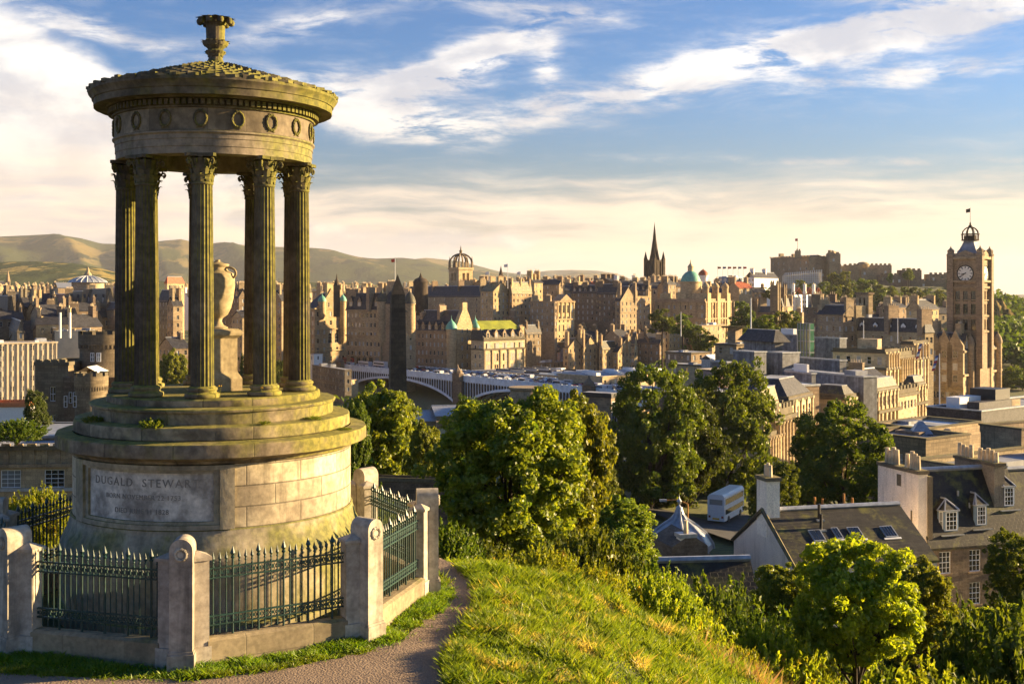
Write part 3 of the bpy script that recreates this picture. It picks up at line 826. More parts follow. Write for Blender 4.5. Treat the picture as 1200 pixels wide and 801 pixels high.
for s_ in (1, -1):
    mb = MB(); pts = []
    for i in range(13):
        t_ = i / 12; th = -pi / 2 + pi * t_
        pts.append((s_ * (.25 + .15 * cos(th)), 0, 2.42 + .13 * sin(th)))
    mb.path([(s_ * .20, 0, 2.29)] + pts + [(s_ * .18, 0, 2.55)], .026, 8)
    h_ = mb.build('handle', M['urn'], urn, 50); h_.scale = (.9, .9, .80); h_.location.z = .228; h_.rotation_euler = (0, 0, radians(-22 - 25))

# ------------------------------------------------------------------ fence: eight piers and eight railings
OR = 3.856
pier_names = {0: 'stone fence pier with carved wreath between the two front railings, below the inscribed panel',
              1: 'stone fence pier standing where the front railing turns back along the footpath',
              2: 'stone fence pier nearest to the large leafy tree beyond the monument',
              3: 'stone fence pier behind the drum whose round top shows beside the drum',
              4: 'fence pier hidden behind the drum on the far side of the monument',
              5: 'far fence pier behind the drum towards the stone governor house',
              6: 'stone fence pier cut by the edge of the photo, beside the yellow bush',
              7: 'stone fence pier at the outer end of the shaded front railing'}
rail_names = {0: 'dark iron railing partly sunlit on its low kerb, between the two tallest front piers',
              1: 'short sunlit green iron railing running back beside the footpath',
              2: 'iron railing behind the drum seen end on against the graveyard trees',
              3: 'iron railing hidden behind the drum on the far side',
              4: 'iron railing on the far side of the drum towards the castellated house',
              5: 'black iron railing behind the drum beside the yellow green bush',
              6: 'iron railing running back out of the photo past the edge',
              7: 'dark shaded iron railing below the inscribed panel'}
mb = MB()
pts = [(-.17, 0.22), (.17, 0.22), (.17, 1.74)] + [(.17 * cos(t_), 1.76 + .17 * sin(t_)) for t_ in [pi * i / 12 for i in range(0, 13)]] + [(-.17, 1.74)]
mb.extr(pts, -.27, .14)
pier_body = mb
mb.box(-.20, .20, -.31, .18, -.35, .20); mb.box(-.185, .185, -.29, .16, .20, .24)
for s_ in (-1, 1):
    mb.M = Matrix.Rotation(s_ * radians(22.5), 4, 'Z')
    x0, x1 = (.12, .36) if s_ > 0 else (-.36, -.12)
    mb.box(x0, x1, -.13, .13, .24, 1.55); mb.box(x0 - (0 if s_ > 0 else .03), x1 + (.03 if s_ > 0 else 0), -.16, .16, -.35, .238)
    xa, xb = (x0, x1 + .035) if s_ > 0 else (x0 - .035, x1)
    mb.box(xa, xb, -.165, .165, 1.55, 1.60)
    c_ = (xa + xb) / 2
    for q in ([(xa, -.165, 1.60), (xb, -.165, 1.60), (c_ - .03 * s_ - .03 * s_, 0, 1.69)], [(xb, -.165, 1.60), (xb, .165, 1.60), (c_ - .06 * s_, 0, 1.69)], [(xb, .165, 1.60), (xa, .165, 1.60), (c_ - .06 * s_, 0, 1.69)], [(xa, .165, 1.60), (xa, -.165, 1.60), (c_ - .06 * s_, 0, 1.69)]): mb.face(q)
    mb.M = None
pier_me = mb.mesh('fence_pier', M['post'], 40)
mb = MB()
for k_ in range(20):
    t0, t1 = 2 * pi * k_ / 20, 2 * pi * (k_ + 1) / 20
    rw = .020 + .006 * (k_ % 2)
    mb.tube((.085 * sin(t0), -.278, 1.70 - .085 * cos(t0)), (.085 * sin(t1), -.278, 1.70 - .085 * cos(t1)), rw, rw, 6)
mb.lathe([(0, 0)], 4) if False else mb.extr([(.05 * cos(t_), 1.70 + .05 * sin(t_)) for t_ in [2 * pi * i / 10 for i in range(10)]], -.285, -.262)
wre_me = mb.mesh('wreath', M['post'], 50)
# the railing's repeated bar
mb = MB()
mb.cyl(0, 0, .38, 1.46, .011, .011, 8)
mb.lathe([(.011, 1.455), (.02, 1.465), (.02, 1.475), (.011, 1.485), (.013, 1.50), (.028, 1.525), (.020, 1.56), (.0, 1.635)], 8, cap=False)
for zz in (.53, .64, 1.24, 1.40): mb.lathe([(.011, zz - .02), (.019, zz - .012), (.019, zz + .012), (.011, zz + .02)], 8, cap=False)
bar_me = mb.mesh('bar', M['iron'], 40)
mb = MB()
mb.cyl(0, 0, .34, 1.50, .019, .019, 8)
mb.lathe([(.019, 1.50), (.032, 1.515), (.032, 1.53), (.018, 1.545), (.022, 1.56), (.042, 1.59), (.028, 1.63), (.0, 1.71)], 8, cap=False)
bar2_me = mb.mesh('bar', M['iron'], 40)
NG = 'stone piers of the monument fence'; RG = 'spiked iron railings of the monument fence'
VA = [radians(7.4 + 45 * k) for k in range(8)]
VP = [(MX + OR * sin(a), MY - OR * cos(a)) for a in VA]
for k in range(8):
    a = VA[k]
    pr = link('fence_pier', pier_me, None, (VP[k][0], VP[k][1], GZ0), a)
    tag(pr, pier_names[k], 'fence pier', NG); link('wreath', wre_me, pr)
    (xa, ya), (xb, yb) = VP[k], VP[(k + 1) % 8]
    Ls = math.hypot(xb - xa, yb - ya); th = atan2(yb - ya, xb - xa)
    rl = empty('railing', ((xa + xb) / 2, (ya + yb) / 2, GZ0), th, rail_names[k], 'railing', RG)
    hw = Ls / 2 - .34
    mb = MB(); mb.box(-hw, hw, -.15, .15, -.4, .30); mb.extr([(0, 0)] * 3, 0, 0) if False else None
    mb.face([(-hw, -.15, .30), (hw, -.15, .30), (hw, -.09, .335), (-hw, -.09, .335)]); mb.face([(-hw, -.09, .335), (hw, -.09, .335), (hw, .09, .335), (-hw, .09, .335)]); mb.face([(-hw, .09, .335), (hw, .09, .335), (hw, .15, .30), (-hw, .15, .30)])
    mb.build('kerb_wall', M['kerb'], rl)
    hw -= .01
    for zz in (.515, .65, 1.235, 1.385):
        mb = MB(); mb.box(-hw, hw, -.02, .02, zz - .012, zz + .012); mb.build('rail', M['iron'], rl)
    nb = 22; stp = 2 * hw / nb
    for Z0_, Z1_ in ((.54, .625), (1.26, 1.36)):
      mb = MB()
      for i in range(nb * 2):
        x = -hw + stp / 4 + i * stp / 2
        for (z0, z1) in ((Z0_, Z1_),):
            if i % 2:
                mb.tube((x - stp / 4, 0, z0), (x + stp / 4, 0, z1), .007, .007, 5); mb.tube((x - stp / 4, 0, z1), (x + stp / 4, 0, z0), .007, .007, 5)
            else:
                mb.box(x - .022, x + .022, -.008, .008, z0 + .02, z1 - .02)
      mb.build('ornament_band', M['iron'], rl)
    for i in range(1, nb):
        link('bar', bar2_me if i % 4 == 0 else bar_me, rl, (-hw + i * stp, 0, 0))
# ------------------------------------------------------------------ vegetation
def rot_leaves(rs, k, up=0.25, asp=0.55):
    nrm = rs.normal(size=(k, 3)); nrm[:, 2] += up; nrm /= np.linalg.norm(nrm, axis=1)[:, None]
    t_ = rs.normal(size=(k, 3)); t_ -= (t_ * nrm).sum(1)[:, None] * nrm; t_ /= np.linalg.norm(t_, axis=1)[:, None]
    b = np.cross(nrm, t_)
    return nrm, t_, b * asp
def leaf_quads(cen, t_, b, size, nrm=None):
    s = size[:, None]
    q = np.stack([cen - t_ * s, cen + b * s + (nrm * s * .18 if nrm is not None else 0), cen + t_ * s, cen - b * s + (nrm * s * .18 if nrm is not None else 0)], 1)
    return q
def crown_mesh(name, seed, nclump, nleaf, leaf, mat, lobes=9, spread=0.13, low=0.0, flat=0.8, tall=1.0):
    """crown of leaf-sized faces in clumps over several lobes; x,y in [-1,1], z in [0,2]"""
    rs = np.random.RandomState(seed)
    L = []
    for i in range(lobes):
        a = 2 * pi * (i * 0.618 + rs.rand() * .15); zz = rs.uniform(-0.62, 0.72); rr = 0.60 * sqrt(max(0.05, 1 - (zz * 1.02) ** 2)) * rs.uniform(.7, 1.0)
        L.append((rr * cos(a), rr * sin(a), zz, rs.uniform(.22, .42)))
    L.append((0, 0, 0.50 * tall, .46)); L.append((0, 0, 0, .55))
    L = np.array(L)
    P = []
    while len(P) < nclump:
        l = L[rs.randint(len(L))]
        d = rs.normal(size=3); d /= np.linalg.norm(d)
        q = l[:3] + d * l[3] * (rs.uniform(.75, 1.06) if rs.rand() > .16 else rs.uniform(1.1, 1.42))
        ins = (np.linalg.norm(L[:, :3] - q, axis=1) < L[:, 3] * .80).sum()
        if ins > 0 and rs.rand() > .12: continue
        if q[2] < -1 + low: continue
        P.append(q)
    P = np.array(P)
    k = nclump * nleaf
    idx = np.repeat(np.arange(nclump), nleaf)
    cs = rs.uniform(.6, 1.25, nclump)[idx]
    d = rs.normal(size=(k, 3)); d /= np.linalg.norm(d, axis=1)[:, None]
    r = rs.uniform(.25, 1.0, k) ** .5 * spread * cs
    off = d * r[:, None]; off[:, 2] *= flat
    cen = P[idx] + off
    cen[:, 2] = (cen[:, 2] + 1.0)
    cen[:, 2] = np.maximum(cen[:, 2], 0.02)
    nrm, t_, b = rot_leaves(rs, k, .3)
    # leaves face outward a little
    nrm = nrm + d * .6
    nrm /= np.linalg.norm(nrm, axis=1)[:, None]
    t_ -= (t_ * nrm).sum(1)[:, None] * nrm; t_ /= np.linalg.norm(t_, axis=1)[:, None]; b = np.cross(nrm, t_) * .6
    return fast_mesh(name, leaf_quads(cen, t_, b, leaf * rs.uniform(.6, 1.25, k), nrm), 4, mat), P
def trunk_mesh(name, P, mat, seed=0, nl=14, th=.05, base=-0.9):
    r = random.Random(seed); mb = MB()
    mid = Vector((r.uniform(-.05, .05), r.uniform(-.05, .05), .55))
    mb.path([(0, 0, -7), (0.01, 0, base * .4), (mid.x * .5, 0, .1), mid, (mid.x * 1.4, mid.y, 1.2)], [th * 1.5, th * 1.1, th, th * .8, th * .35], 9)
    sel = r.sample(range(len(P)), min(nl, len(P)))
    for i in sel:
        q = Vector((P[i][0], P[i][1], P[i][2] + 1)) * .93
        st = Vector((mid.x * .5, 0, r.uniform(.0, .7)))
        mm = st.lerp(q, .5) + Vector((r.uniform(-.06, .06), r.uniform(-.06, .06), r.uniform(-.12, .02)))
        mb.path([st, mm, q], [th * .45, th * .28, th * .1], 6)
    return mb.mesh(name, mat, 60)
CR = {}
def crown_kind(key, *a, **k):
    th = k.pop('th', .05); base = k.pop('base', -0.9); nl = k.pop('nl', 14)
    cm, P = crown_mesh('crown', *a, **k)
    CR[key] = (cm, trunk_mesh('trunk', P, M['bark'], a[0], nl, th, base))
crown_kind('near_a', 11, 640, 98, .030, M['leaf_bright'], lobes=20, spread=.105, nl=20)
crown_kind('near_b', 23, 470, 92, .037, M['leaf_bright'], lobes=15, spread=.12, nl=16)
crown_kind('near_c', 29, 430, 96, .036, M['leaf_maple'], lobes=17, spread=.115, nl=20)
crown_kind('mid_a', 31, 560, 86, .027, M['leaf_mid'], lobes=20, spread=.10, tall=1.2)
crown_kind('mid_b', 47, 560, 86, .027, M['leaf_mid'], lobes=19, spread=.10, tall=1.1)
crown_kind('dark_a', 53, 500, 80, .029, M['leaf_dark'], lobes=12, spread=.12)
crown_kind('far_a', 61, 130, 34, .075, M['leaf_far'], lobes=9, spread=.17)
crown_kind('far_b', 67, 130, 34, .075, M['leaf_far'], lobes=7, spread=.17)

def tree(kind, px, Y, ytop, ybot, wpx, label, name='tree', cat='tree', group=None, seed=0, deep=1.0, zb=None):
    """a tree whose crown spans ytop..ybot and wpx in the frame at distance Y"""
    X = Xp(px, Y); zt, zc = Zp(ytop, Y), Zp(ybot, Y); R = wpx / F * Y / 2; h = (zt - zc) / 2 / .98
    g = gh(X, Y) if zb is None else zb
    ro = empty(name, (X, Y, g), 0, label, cat, group)
    cm, tm = CR[kind]
    rz = seed * 2.399
    c_ = link('crown', cm, ro, (0, 0, zc - g), rz, (R, R * deep, h))
    need = max(0.3, zc - g)
    t_ = link('trunk', tm, ro, (0, 0, zc - g), rz, (R, R * deep, h))
    return ro

# spiky shrubs: sprigs of short leaves along upright stalks
def shrub_mesh(name, seed, nsprig, nl, leaf, mat, upright=.8, hgt=1.0):
    rs = np.random.RandomState(seed)
    base = rs.uniform(-1, 1, (nsprig * 3, 2)); base = base[np.hypot(base[:, 0], base[:, 1]) < 1][:nsprig]
    n = len(base); rr = np.hypot(base[:, 0], base[:, 1])
    top = np.stack([base[:, 0] * 1.0, base[:, 1] * 1.0, (0.35 + 0.75 * np.sqrt(1 - rr ** 2) * rs.uniform(.85, 1.12, n)) * hgt], 1)
    lean = rs.normal(size=(n, 3)) * .10; lean[:, :2] += base * .25
    top += lean
    bot = np.stack([base[:, 0] * .72, base[:, 1] * .72, np.maximum(0, top[:, 2] - rs.uniform(.3, .65, n))], 1)
    t_ = rs.rand(n, nl) ** .8
    cen = bot[:, None] + (top - bot)[:, None] * t_[..., None] + rs.normal(size=(n, nl, 3)) * (.055 * (1.05 - t_))[..., None]
    cen = cen.reshape(-1, 3); k = len(cen)
    ax = np.repeat((top - bot) / np.linalg.norm(top - bot, axis=1)[:, None], nl, 0)
    d = rs.normal(size=(k, 3)) * (1 - upright * .6) + ax * upright; d /= np.linalg.norm(d, axis=1)[:, None]
    o = rs.normal(size=(k, 3)); o -= (o * d).sum(1)[:, None] * d; o /= np.linalg.norm(o, axis=1)[:, None]
    return fast_mesh(name, leaf_quads(cen, d, o * .38, leaf * rs.uniform(.6, 1.3, k)), 4, mat)
SH = {'gorse': shrub_mesh('foliage', 5, 560, 40, .045, M['leaf_gorse'], .45, .9),
      'gorse2': shrub_mesh('foliage', 6, 460, 44, .05, M['leaf_gorse'], .5, .85),
      'broom': shrub_mesh('foliage', 8, 700, 34, .05, M['leaf_gorse'], .35, .9),
      'bush': shrub_mesh('foliage', 9, 380, 50, .05, M['leaf_mid'], .3, .9),
      'darkbush': shrub_mesh('foliage', 10, 380, 50, .05, M['leaf_dark'], .3, .9)}
mb = MB()
r2 = random.Random(5)
for i in range(14):
    a = r2.uniform(0, 2 * pi); rr = r2.uniform(.2, .8)
    mb.path([(0, 0, -.3), (rr * .4 * cos(a), rr * .4 * sin(a), .25), (rr * cos(a), rr * sin(a), .7)], [.03, .02, .008], 5)
STEM = mb.mesh('stem', M['bark'])
def shrub(kind, px, Y, ytop, wpx, label, ybot=None, group='shrubs on the slope', cat='shrub', name='shrub', seed=0):
    X = Xp(px, Y); g = gh(X, Y) - .1 if ybot is None else Zp(ybot, Y); zt = Zp(ytop, Y); R = wpx / F * Y / 2
    ro = empty(name, (X, Y, g), 0, label, cat, group)
    R = max(R, (zt - g) / 2.3); h = max(.4, zt - g) / 1.28
    link('foliage', SH[kind], ro, None, seed * 2.4, (R, R, h)); link('stem', STEM, ro, None, seed * 2.4, (R, R, h))
    return ro

# --- grass on the near slope: one mass of blades
def blades(rs, x, y, z, h, w, lean, mat, name):
    k = len(x)
    a = rs.uniform(0, 2 * pi, k); c_, s_ = np.cos(a), np.sin(a)
    la = rs.uniform(0, 2 * pi, k); lx, ly = np.cos(la) * lean * h, np.sin(la) * lean * h
    p0 = np.stack([x - c_ * w, y - s_ * w, z], 1); p1 = np.stack([x + c_ * w, y + s_ * w, z], 1)
    m1 = np.stack([x + c_ * w * .7 + lx * .4, y + s_ * w * .7 + ly * .4, z + h * .55], 1)
    m0 = np.stack([x - c_ * w * .7 + lx * .4, y - s_ * w * .7 + ly * .4, z + h * .55], 1)
    t_ = np.stack([x + lx, y + ly, z + h], 1)
    me = fast_mesh(name, np.stack([p0, p1, m1, t_, m0], 1), 5, mat)
    return me
rs = np.random.RandomState(4)
def fld(x, y, f, ph=0.0):
    return (np.sin(x * f + ph + 1.3 * np.sin(y * f * .7)) * np.sin(y * f * 1.13 + 2 * ph + 1.1 * np.sin(x * f * .6)) + 1) / 2
k = 170000
x = rs.uniform(-1.6, 7.2, k); y = 15.2 + (rs.rand(k) ** 1.0) * 11.6
ok = (~in_path(x, y)) & (x > -1.55 + 0 * y) & ((x - MX) ** 2 + (y - MY) ** 2 > 4.4 ** 2) & (rs.rand(k) < .45 + .55 * fld(x, y, 2.1))
x, y = x[ok], y[ok]
ff_ = fld(x, y, 1.5) * .5 + fld(x, y, 4.3, 1.0) * .5
h = (.03 + .20 * ff_ ** 2.0) * rs.uniform(.5, 1.3, len(x)) * np.interp(y, [15, 23, 24.5], [1, 1.25, 1.9])
x += .05 * np.sin(y * 14); 
me = blades(rs, x, y, ground_h(x, y) - .01, h, .010 + .006 * rs.rand(len(x)), rs.uniform(.3, 1.1, len(x)), M['grass'], 'grass')
tag(link('grass', me), kind='stuff')
# tussocks: fans of long blades
k = 620
tx, ty = rs.uniform(-.6, 7, k), rs.uniform(15.5, 26.5, k); ok = ~in_path(tx, ty); tx, ty = tx[ok], ty[ok]
nb = 46
x = np.repeat(tx, nb) + rs.normal(size=len(tx) * nb) * .07; y = np.repeat(ty, nb) + rs.normal(size=len(tx) * nb) * .07
me = blades(rs, x, y, ground_h(x, y) - .02, rs.uniform(.10, .30, len(x)) * np.repeat(rs.uniform(.6, 1.25, len(tx)), nb), .010, rs.uniform(.4, 1.3, len(x)), M['grass'], 'tussocks')
tag(link('tussock_grass', me), kind='stuff')
# green strip of grass and weeds along the kerb and the verge of the path
def strip(pts, n, width, hmin, hmax, mat, name, seed, w=.012, lean=.8):
    rs = np.random.RandomState(seed)
    P = np.array(pts); d = np.r_[0, np.cumsum(np.hypot(*np.diff(P, axis=0).T))]
    t_ = rs.rand(n) * d[-1]; x = np.interp(t_, d, P[:, 0]); y = np.interp(t_, d, P[:, 1])
    o = rs.normal(size=(n, 2)) * width
    x, y = x + o[:, 0], y + o[:, 1]
    dens = fld(x, y, 5.0, 2) * .6 + fld(x, y, 1.9, 4) * .5
    ok = (rs.rand(n) < dens * 1.3) & (np.hypot(x - MX, y - MY) > 3.5); x, y = x[ok], y[ok]
    hh = rs.uniform(hmin, hmax, len(x)) * (.4 + .9 * dens[ok])
    return blades(rs, x, y, ground_h(x, y) - .005, hh, w, rs.uniform(.4, 1.4, len(x)), mat, name)
kb = []
for k_ in range(-3, 4):
    a = VA[k_ % 8]; kb.append((MX + 4.22 * sin(a), MY - 4.22 * cos(a)))
tag(link('kerb_weeds', strip(kb, 46000, .17, .03, .14, M['grass_g'], 'kerb_weeds', 3)), kind='stuff')
tag(link('kerb_grass', strip([(q[0] - .05, q[1] + .12) for q in [onplane(*w_) for w_ in inner[1:9]]], 26000, .08, .02, .09, M['grass_g'], 'kerb_grass', 6)), kind='stuff')
tag(link('verge_grass', strip([(q[0] + .20, q[1]) for q in [onplane(*w_) for w_ in outer[4:11]]], 30000, .09, .05, .2, M['grass'], 'verge_grass', 5)), kind='stuff')
# dry stalks low on the slope
dr = [(5.0, 22.9), (5.6, 22.3), (5.3, 23.4), (4.4, 24.2), (6.0, 23.2)]
x = np.concatenate([rs.normal(q[0], .4, 120) for q in dr]); y = np.concatenate([rs.normal(q[1], .4, 120) for q in dr])
me = blades(rs, x, y, ground_h(x, y), rs.uniform(.15, .62, len(x)), .007, rs.uniform(.2, .9, len(x)), M['straw'], 'dry_stalks')
tag(link('dry_grass', me), kind='stuff')

# --- undergrowth covering the fall of the hill
k = 150000
y = 24.6 + 48 * rs.rand(k) ** 1.25; x = rs.uniform(-.20, .60, k) * y
ok = rs.rand(k) < .35 + .65 * fld(x, y, .55) ; x, y = x[ok], y[ok]
hh = (.10 + .75 * (fld(x, y, .8, 1) * .5 + fld(x, y, 2.7, 3) * .5) ** 1.5) * np.interp(y, [24.6, 27, 60], [.15, .8, 1.4])
z = ground_h(x, y) + hh * rs.rand(len(x)) ** .5
nrm, t_, b = rot_leaves(rs, len(x), .9)
me = fast_mesh('undergrowth', leaf_quads(np.stack([x, y, z], 1), t_, b, .085 * rs.uniform(.6, 1.3, len(x)) * np.interp(y, [24, 70], [.8, 1.5]), nrm), 4, M['leaf_gorse'])
tag(link('undergrowth', me), kind='stuff')

# --- trees placed by where they stand
tree('near_a', 598, 42, 470, 668, 205, 'large sunlit bushy tree beyond the end of the footpath, tallest on the near slope', name='broadleaf_tree', seed=1)
tree('near_b', 672, 47, 476, 655, 118, 'loose leafy tree pressed against the far side of the largest near tree', name='broadleaf_tree', seed=2)
tree('near_c', 1003, 36, 644, 818, 165, 'bright yellow green maple standing in front of the white gabled cottage', name='broadleaf_tree', seed=3)
tree('near_a', 1075, 54, 664, 775, 95, 'smaller leafy tree beside the bright maple, below the rubble stone house', name='broadleaf_tree', seed=4)
tree('near_b', 922, 55, 668, 750, 90, 'small round tree below the white cottage gable', name='broadleaf_tree', seed=5)
tree('mid_a', 1196, 50, 632, 735, 90, 'dense shrubby tree cut by the photo edge, in front of the rubble stone house', name='broadleaf_tree', seed=6)
tree('near_a', 1185, 46, 712, 830, 130, 'low dark leafy tree in the bottom corner below the rubble stone house', name='broadleaf_tree', seed=16)
tree('mid_a', 762, 172, 438, 604, 134, 'tall dense street tree nearest to the flat topped stone block by the bridge', name='broadleaf_tree', group='street trees by the colonnaded terrace', seed=7)
tree('mid_b', 848, 192, 433, 604, 128, 'tall dense street tree against the sunlit colonnaded terrace end', name='broadleaf_tree', group='street trees by the colonnaded terrace', seed=8)
tree('mid_a', 696, 160, 512, 615, 75, 'lower street tree tucked between the near bushy tree and the tall street tree', name='broadleaf_tree', group='street trees by the colonnaded terrace', seed=9)
tree('dark_a', 800, 178, 465, 615, 110, 'darker street tree filling the gap between the two tall street trees', name='broadleaf_tree', group='street trees by the colonnaded terrace', seed=10)
tree('mid_b', 985, 135, 478, 604, 136, 'wide spreading tree in front of the long classical terrace', name='broadleaf_tree', seed=11)
tree('dark_a', 952, 140, 512, 602, 70, 'dark tree at the side of the wide spreading tree by the terrace', name='broadleaf_tree', seed=12)
tree('near_b', 722, 75, 588, 668, 110, 'bushy sunlit tree on the crest behind the rusty gorse', name='broadleaf_tree', seed=23)
tree('near_a', 668, 62, 590, 668, 90, 'bushy tree low on the slope, right behind the loose leafy tree', name='broadleaf_tree', seed=24)
tree('near_b', 734, 70, 622, 690, 80, 'round leafy tree just in front of the arcaded wall and the ogee dome', name='broadleaf_tree', seed=25)
tree('near_b', 1040, 70, 668, 730, 90, 'leafy tree at the corner where the cottage meets the rubble house', name='broadleaf_tree', seed=26)
tree('mid_a', 872, 72, 690, 745, 60, 'dark green tree under the corner of the cottage gable', name='broadleaf_tree', seed=27)
tree('mid_a', 905, 120, 546, 628, 72, 'small tree directly behind the tall white chimney of the cottage', name='broadleaf_tree', seed=13)
tree('near_b', 448, 88, 460, 590, 112, 'yellow green tree beside the obelisk, over the graveyard', name='broadleaf_tree', seed=14, zb=-22)
tree('near_a', 498, 80, 500, 592, 52, 'small sunny tree in front of the graveyard lawn', name='broadleaf_tree', seed=15, zb=-22)
tree('mid_b', 418, 84, 478, 590, 46, 'narrow tree pressed against the drum of the monument in view, behind the fence', name='broadleaf_tree', seed=18, zb=-22)
tree('dark_a', 44, 128, 460, 515, 34, 'dark green conical tree before the castellated house', name='broadleaf_tree', seed=17)
tree('near_b', 204, 400, 414, 470, 42, 'pale green tree seen between the columns on the shaded side of the urn', name='broadleaf_tree', seed=19)
tree('mid_a', 290, 400, 418, 470, 26, 'small tree seen just beside the pedestal of the urn', name='broadleaf_tree', seed=20)
tree('mid_b', 326, 400, 424, 470, 24, 'small tree seen between the two sunlit columns', name='broadleaf_tree', seed=21)
tree('dark_a', 555, 120, 470, 560, 60, 'dark tree behind the largest near tree, beside the graveyard', name='broadleaf_tree', seed=22)

for i, (kd, px, Y, yt, w, lb) in enumerate([
    ('bush', 560, 31, 622, 95, 'dark green bush at the foot of the largest tree by the footpath'),
    ('gorse', 640, 29, 632, 82, 'gorse bush with rusty brown tips on the crest of the slope'),
    ('gorse2', 598, 30, 640, 60, 'olive gorse bush between the footpath end and the rusty gorse'),
    ('bush', 690, 33, 608, 90, 'leafy green bush behind the crest beneath the street trees'),
    ('broom', 700, 29, 655, 52, 'upright pale green broom on the crest of the slope'),
    ('gorse', 768, 30, 658, 95, 'wide sunlit gorse bush beneath the domed lead roof'),
    ('gorse2', 728, 31, 660, 60, 'olive gorse bush between the pale broom and the wide gorse'),
    ('bush', 752, 38, 640, 105, 'dense green bush just below the domed lead roof'),
    ('broom', 800, 31, 690, 55, 'young green broom low on the sunlit slope'),
    ('darkbush', 662, 36, 615, 60, 'dark bush behind the rusty gorse'),
    ('broom', 822, 34, 712, 45, 'green broom sprays at the shoulder of the grassy slope'),
    ('broom', 905, 34, 722, 60, 'bright green broom at the lower end of the slope'),
    ('bush', 838, 50, 664, 70, 'thin leafy bush in front of the lead covered wall'),
    ('darkbush', 858, 44, 692, 70, 'dark bush before the dark slate lean to'),
    ('darkbush', 880, 40, 704, 90, 'dark bush filling the hollow below the white cottage'),
    ('bush', 948, 40, 700, 80, 'green bush at the foot of the bright maple'),
    ('gorse2', 862, 29, 745, 55, 'straggling olive gorse at the end of the slope'),
    ('darkbush', 1130, 58, 700, 90, 'dark hedge bush under the rubble stone house'),
    ('darkbush', 1090, 62, 690, 70, 'dark bush beside the garden lawn'),
    ('darkbush', 1165, 60, 705, 80, 'dark hedge bush at the corner of the garden lawn'),
    ('broom', 1085, 38, 762, 80, 'bright young broom below the garden lawn'),
    ('bush', 1140, 36, 770, 90, 'sunlit green bush in the bottom corner'),
    ('bush', 1190, 42, 690, 70, 'leafy bush at the photo edge under the rubble stone house'),
    ('gorse', 930, 34, 748, 60, 'olive bush in front of the bright maple'),
    ('broom', 1062, 33, 785, 50, 'low green broom at the bottom edge of the photo')]):
    shrub(kd, px, Y, yt, w, lb, seed=i)
shrub('gorse2', 20, 26.5, 572, 50, 'sunlit yellow green bush behind the black railing', ybot=640, group=None, seed=31)
shrub('broom', 50, 26.0, 565, 34, 'taller yellow bush with orange tips behind the black railing', ybot=640, group=None, seed=32)
shrub('bush', 425, 30, 560, 40, 'bush squeezed between the drum and the back railing', ybot=660, group=None, seed=33)
shrub('bush', 520, 30, 600, 60, 'green bush at the turn of the footpath beyond the fence', group=None, seed=34)
shrub('bush', 20, 112, 488, 60, 'low green hedge in front of the castellated house', group=None, seed=35, ybot=515)
# weeds growing on the monument steps
def weed(phi, r, z, size, kind, label, n=1):
    X, Y = MX + r * sin(phi - 0) * 1.0, MY
    a = phi
    lx, ly = pol(r * .955, a)
    wx = MX + lx * cos(ROT) - ly * sin(ROT); wy = MY + lx * sin(ROT) + ly * cos(ROT)
    ro = link('weed', WEED[kind], None, (wx, wy, z), a * 3, size)
    return tag(ro, label, 'weed', 'weeds on the monument steps')
WEED = {'leafy': shrub_mesh('weed', 21, 60, 26, .10, M['leaf_bright'], .4, .8)}
mb = MB()
rr = random.Random(2)
for i in range(3):
    x, y = rr.uniform(-.3, .3), rr.uniform(-.3, .3)
    mb.path([(x * .3, y * .3, 0), (x * .6, y * .6, .9), (x, y, 1.8)], .022, 5)
    mb.lathe([(0, 1.76), (.10, 1.80), (.13, 1.86), (0, 1.92)], 8, x, y, 1, cap=False)
    for k_ in range(5): mb.tube((x * .4, y * .4, .3 + .2 * k_), (x * .4 + rr.uniform(-.3, .3), y * .4 + rr.uniform(-.3, .3), .45 + .2 * k_), .03, .006, 4)
M['flower'] = m_plain('yellow_flower', (0.75, 0.42, 0.02), 0.7)
WEED['flower'] = mb.mesh('weed', [M['leaf_bright'], M['flower']])
weed(radians(-26), 2.45, -2.22, (.20, .20, .17), 'leafy', 'bright green leafy weed on the step above the inscription')
weed(radians(46), 2.42, -2.20, (.13, .13, .07), 'leafy', 'small green weed on the sunlit step below the outer columns')
weed(radians(20), 2.46, -2.19, (.10, .10, .06), 'leafy', 'tiny weed on the lit part of the second step')
weed(radians(2), 1.85, -1.78, (.10, .10, .12), 'flower', 'thin yellow flowering weed beside the front column')
weed(radians(26), 1.88, -1.78, (.09, .09, .09), 'flower', 'short yellow flowering weed between the two front columns')
weed(radians(-62), 2.4, -2.2, (.16, .16, .12), 'leafy', 'low weed at the shaded outer end of the steps')
weed(radians(60), 2.72, -2.43, (.12, .12, .05), 'leafy', 'flat green weed on the wide sunlit ledge')
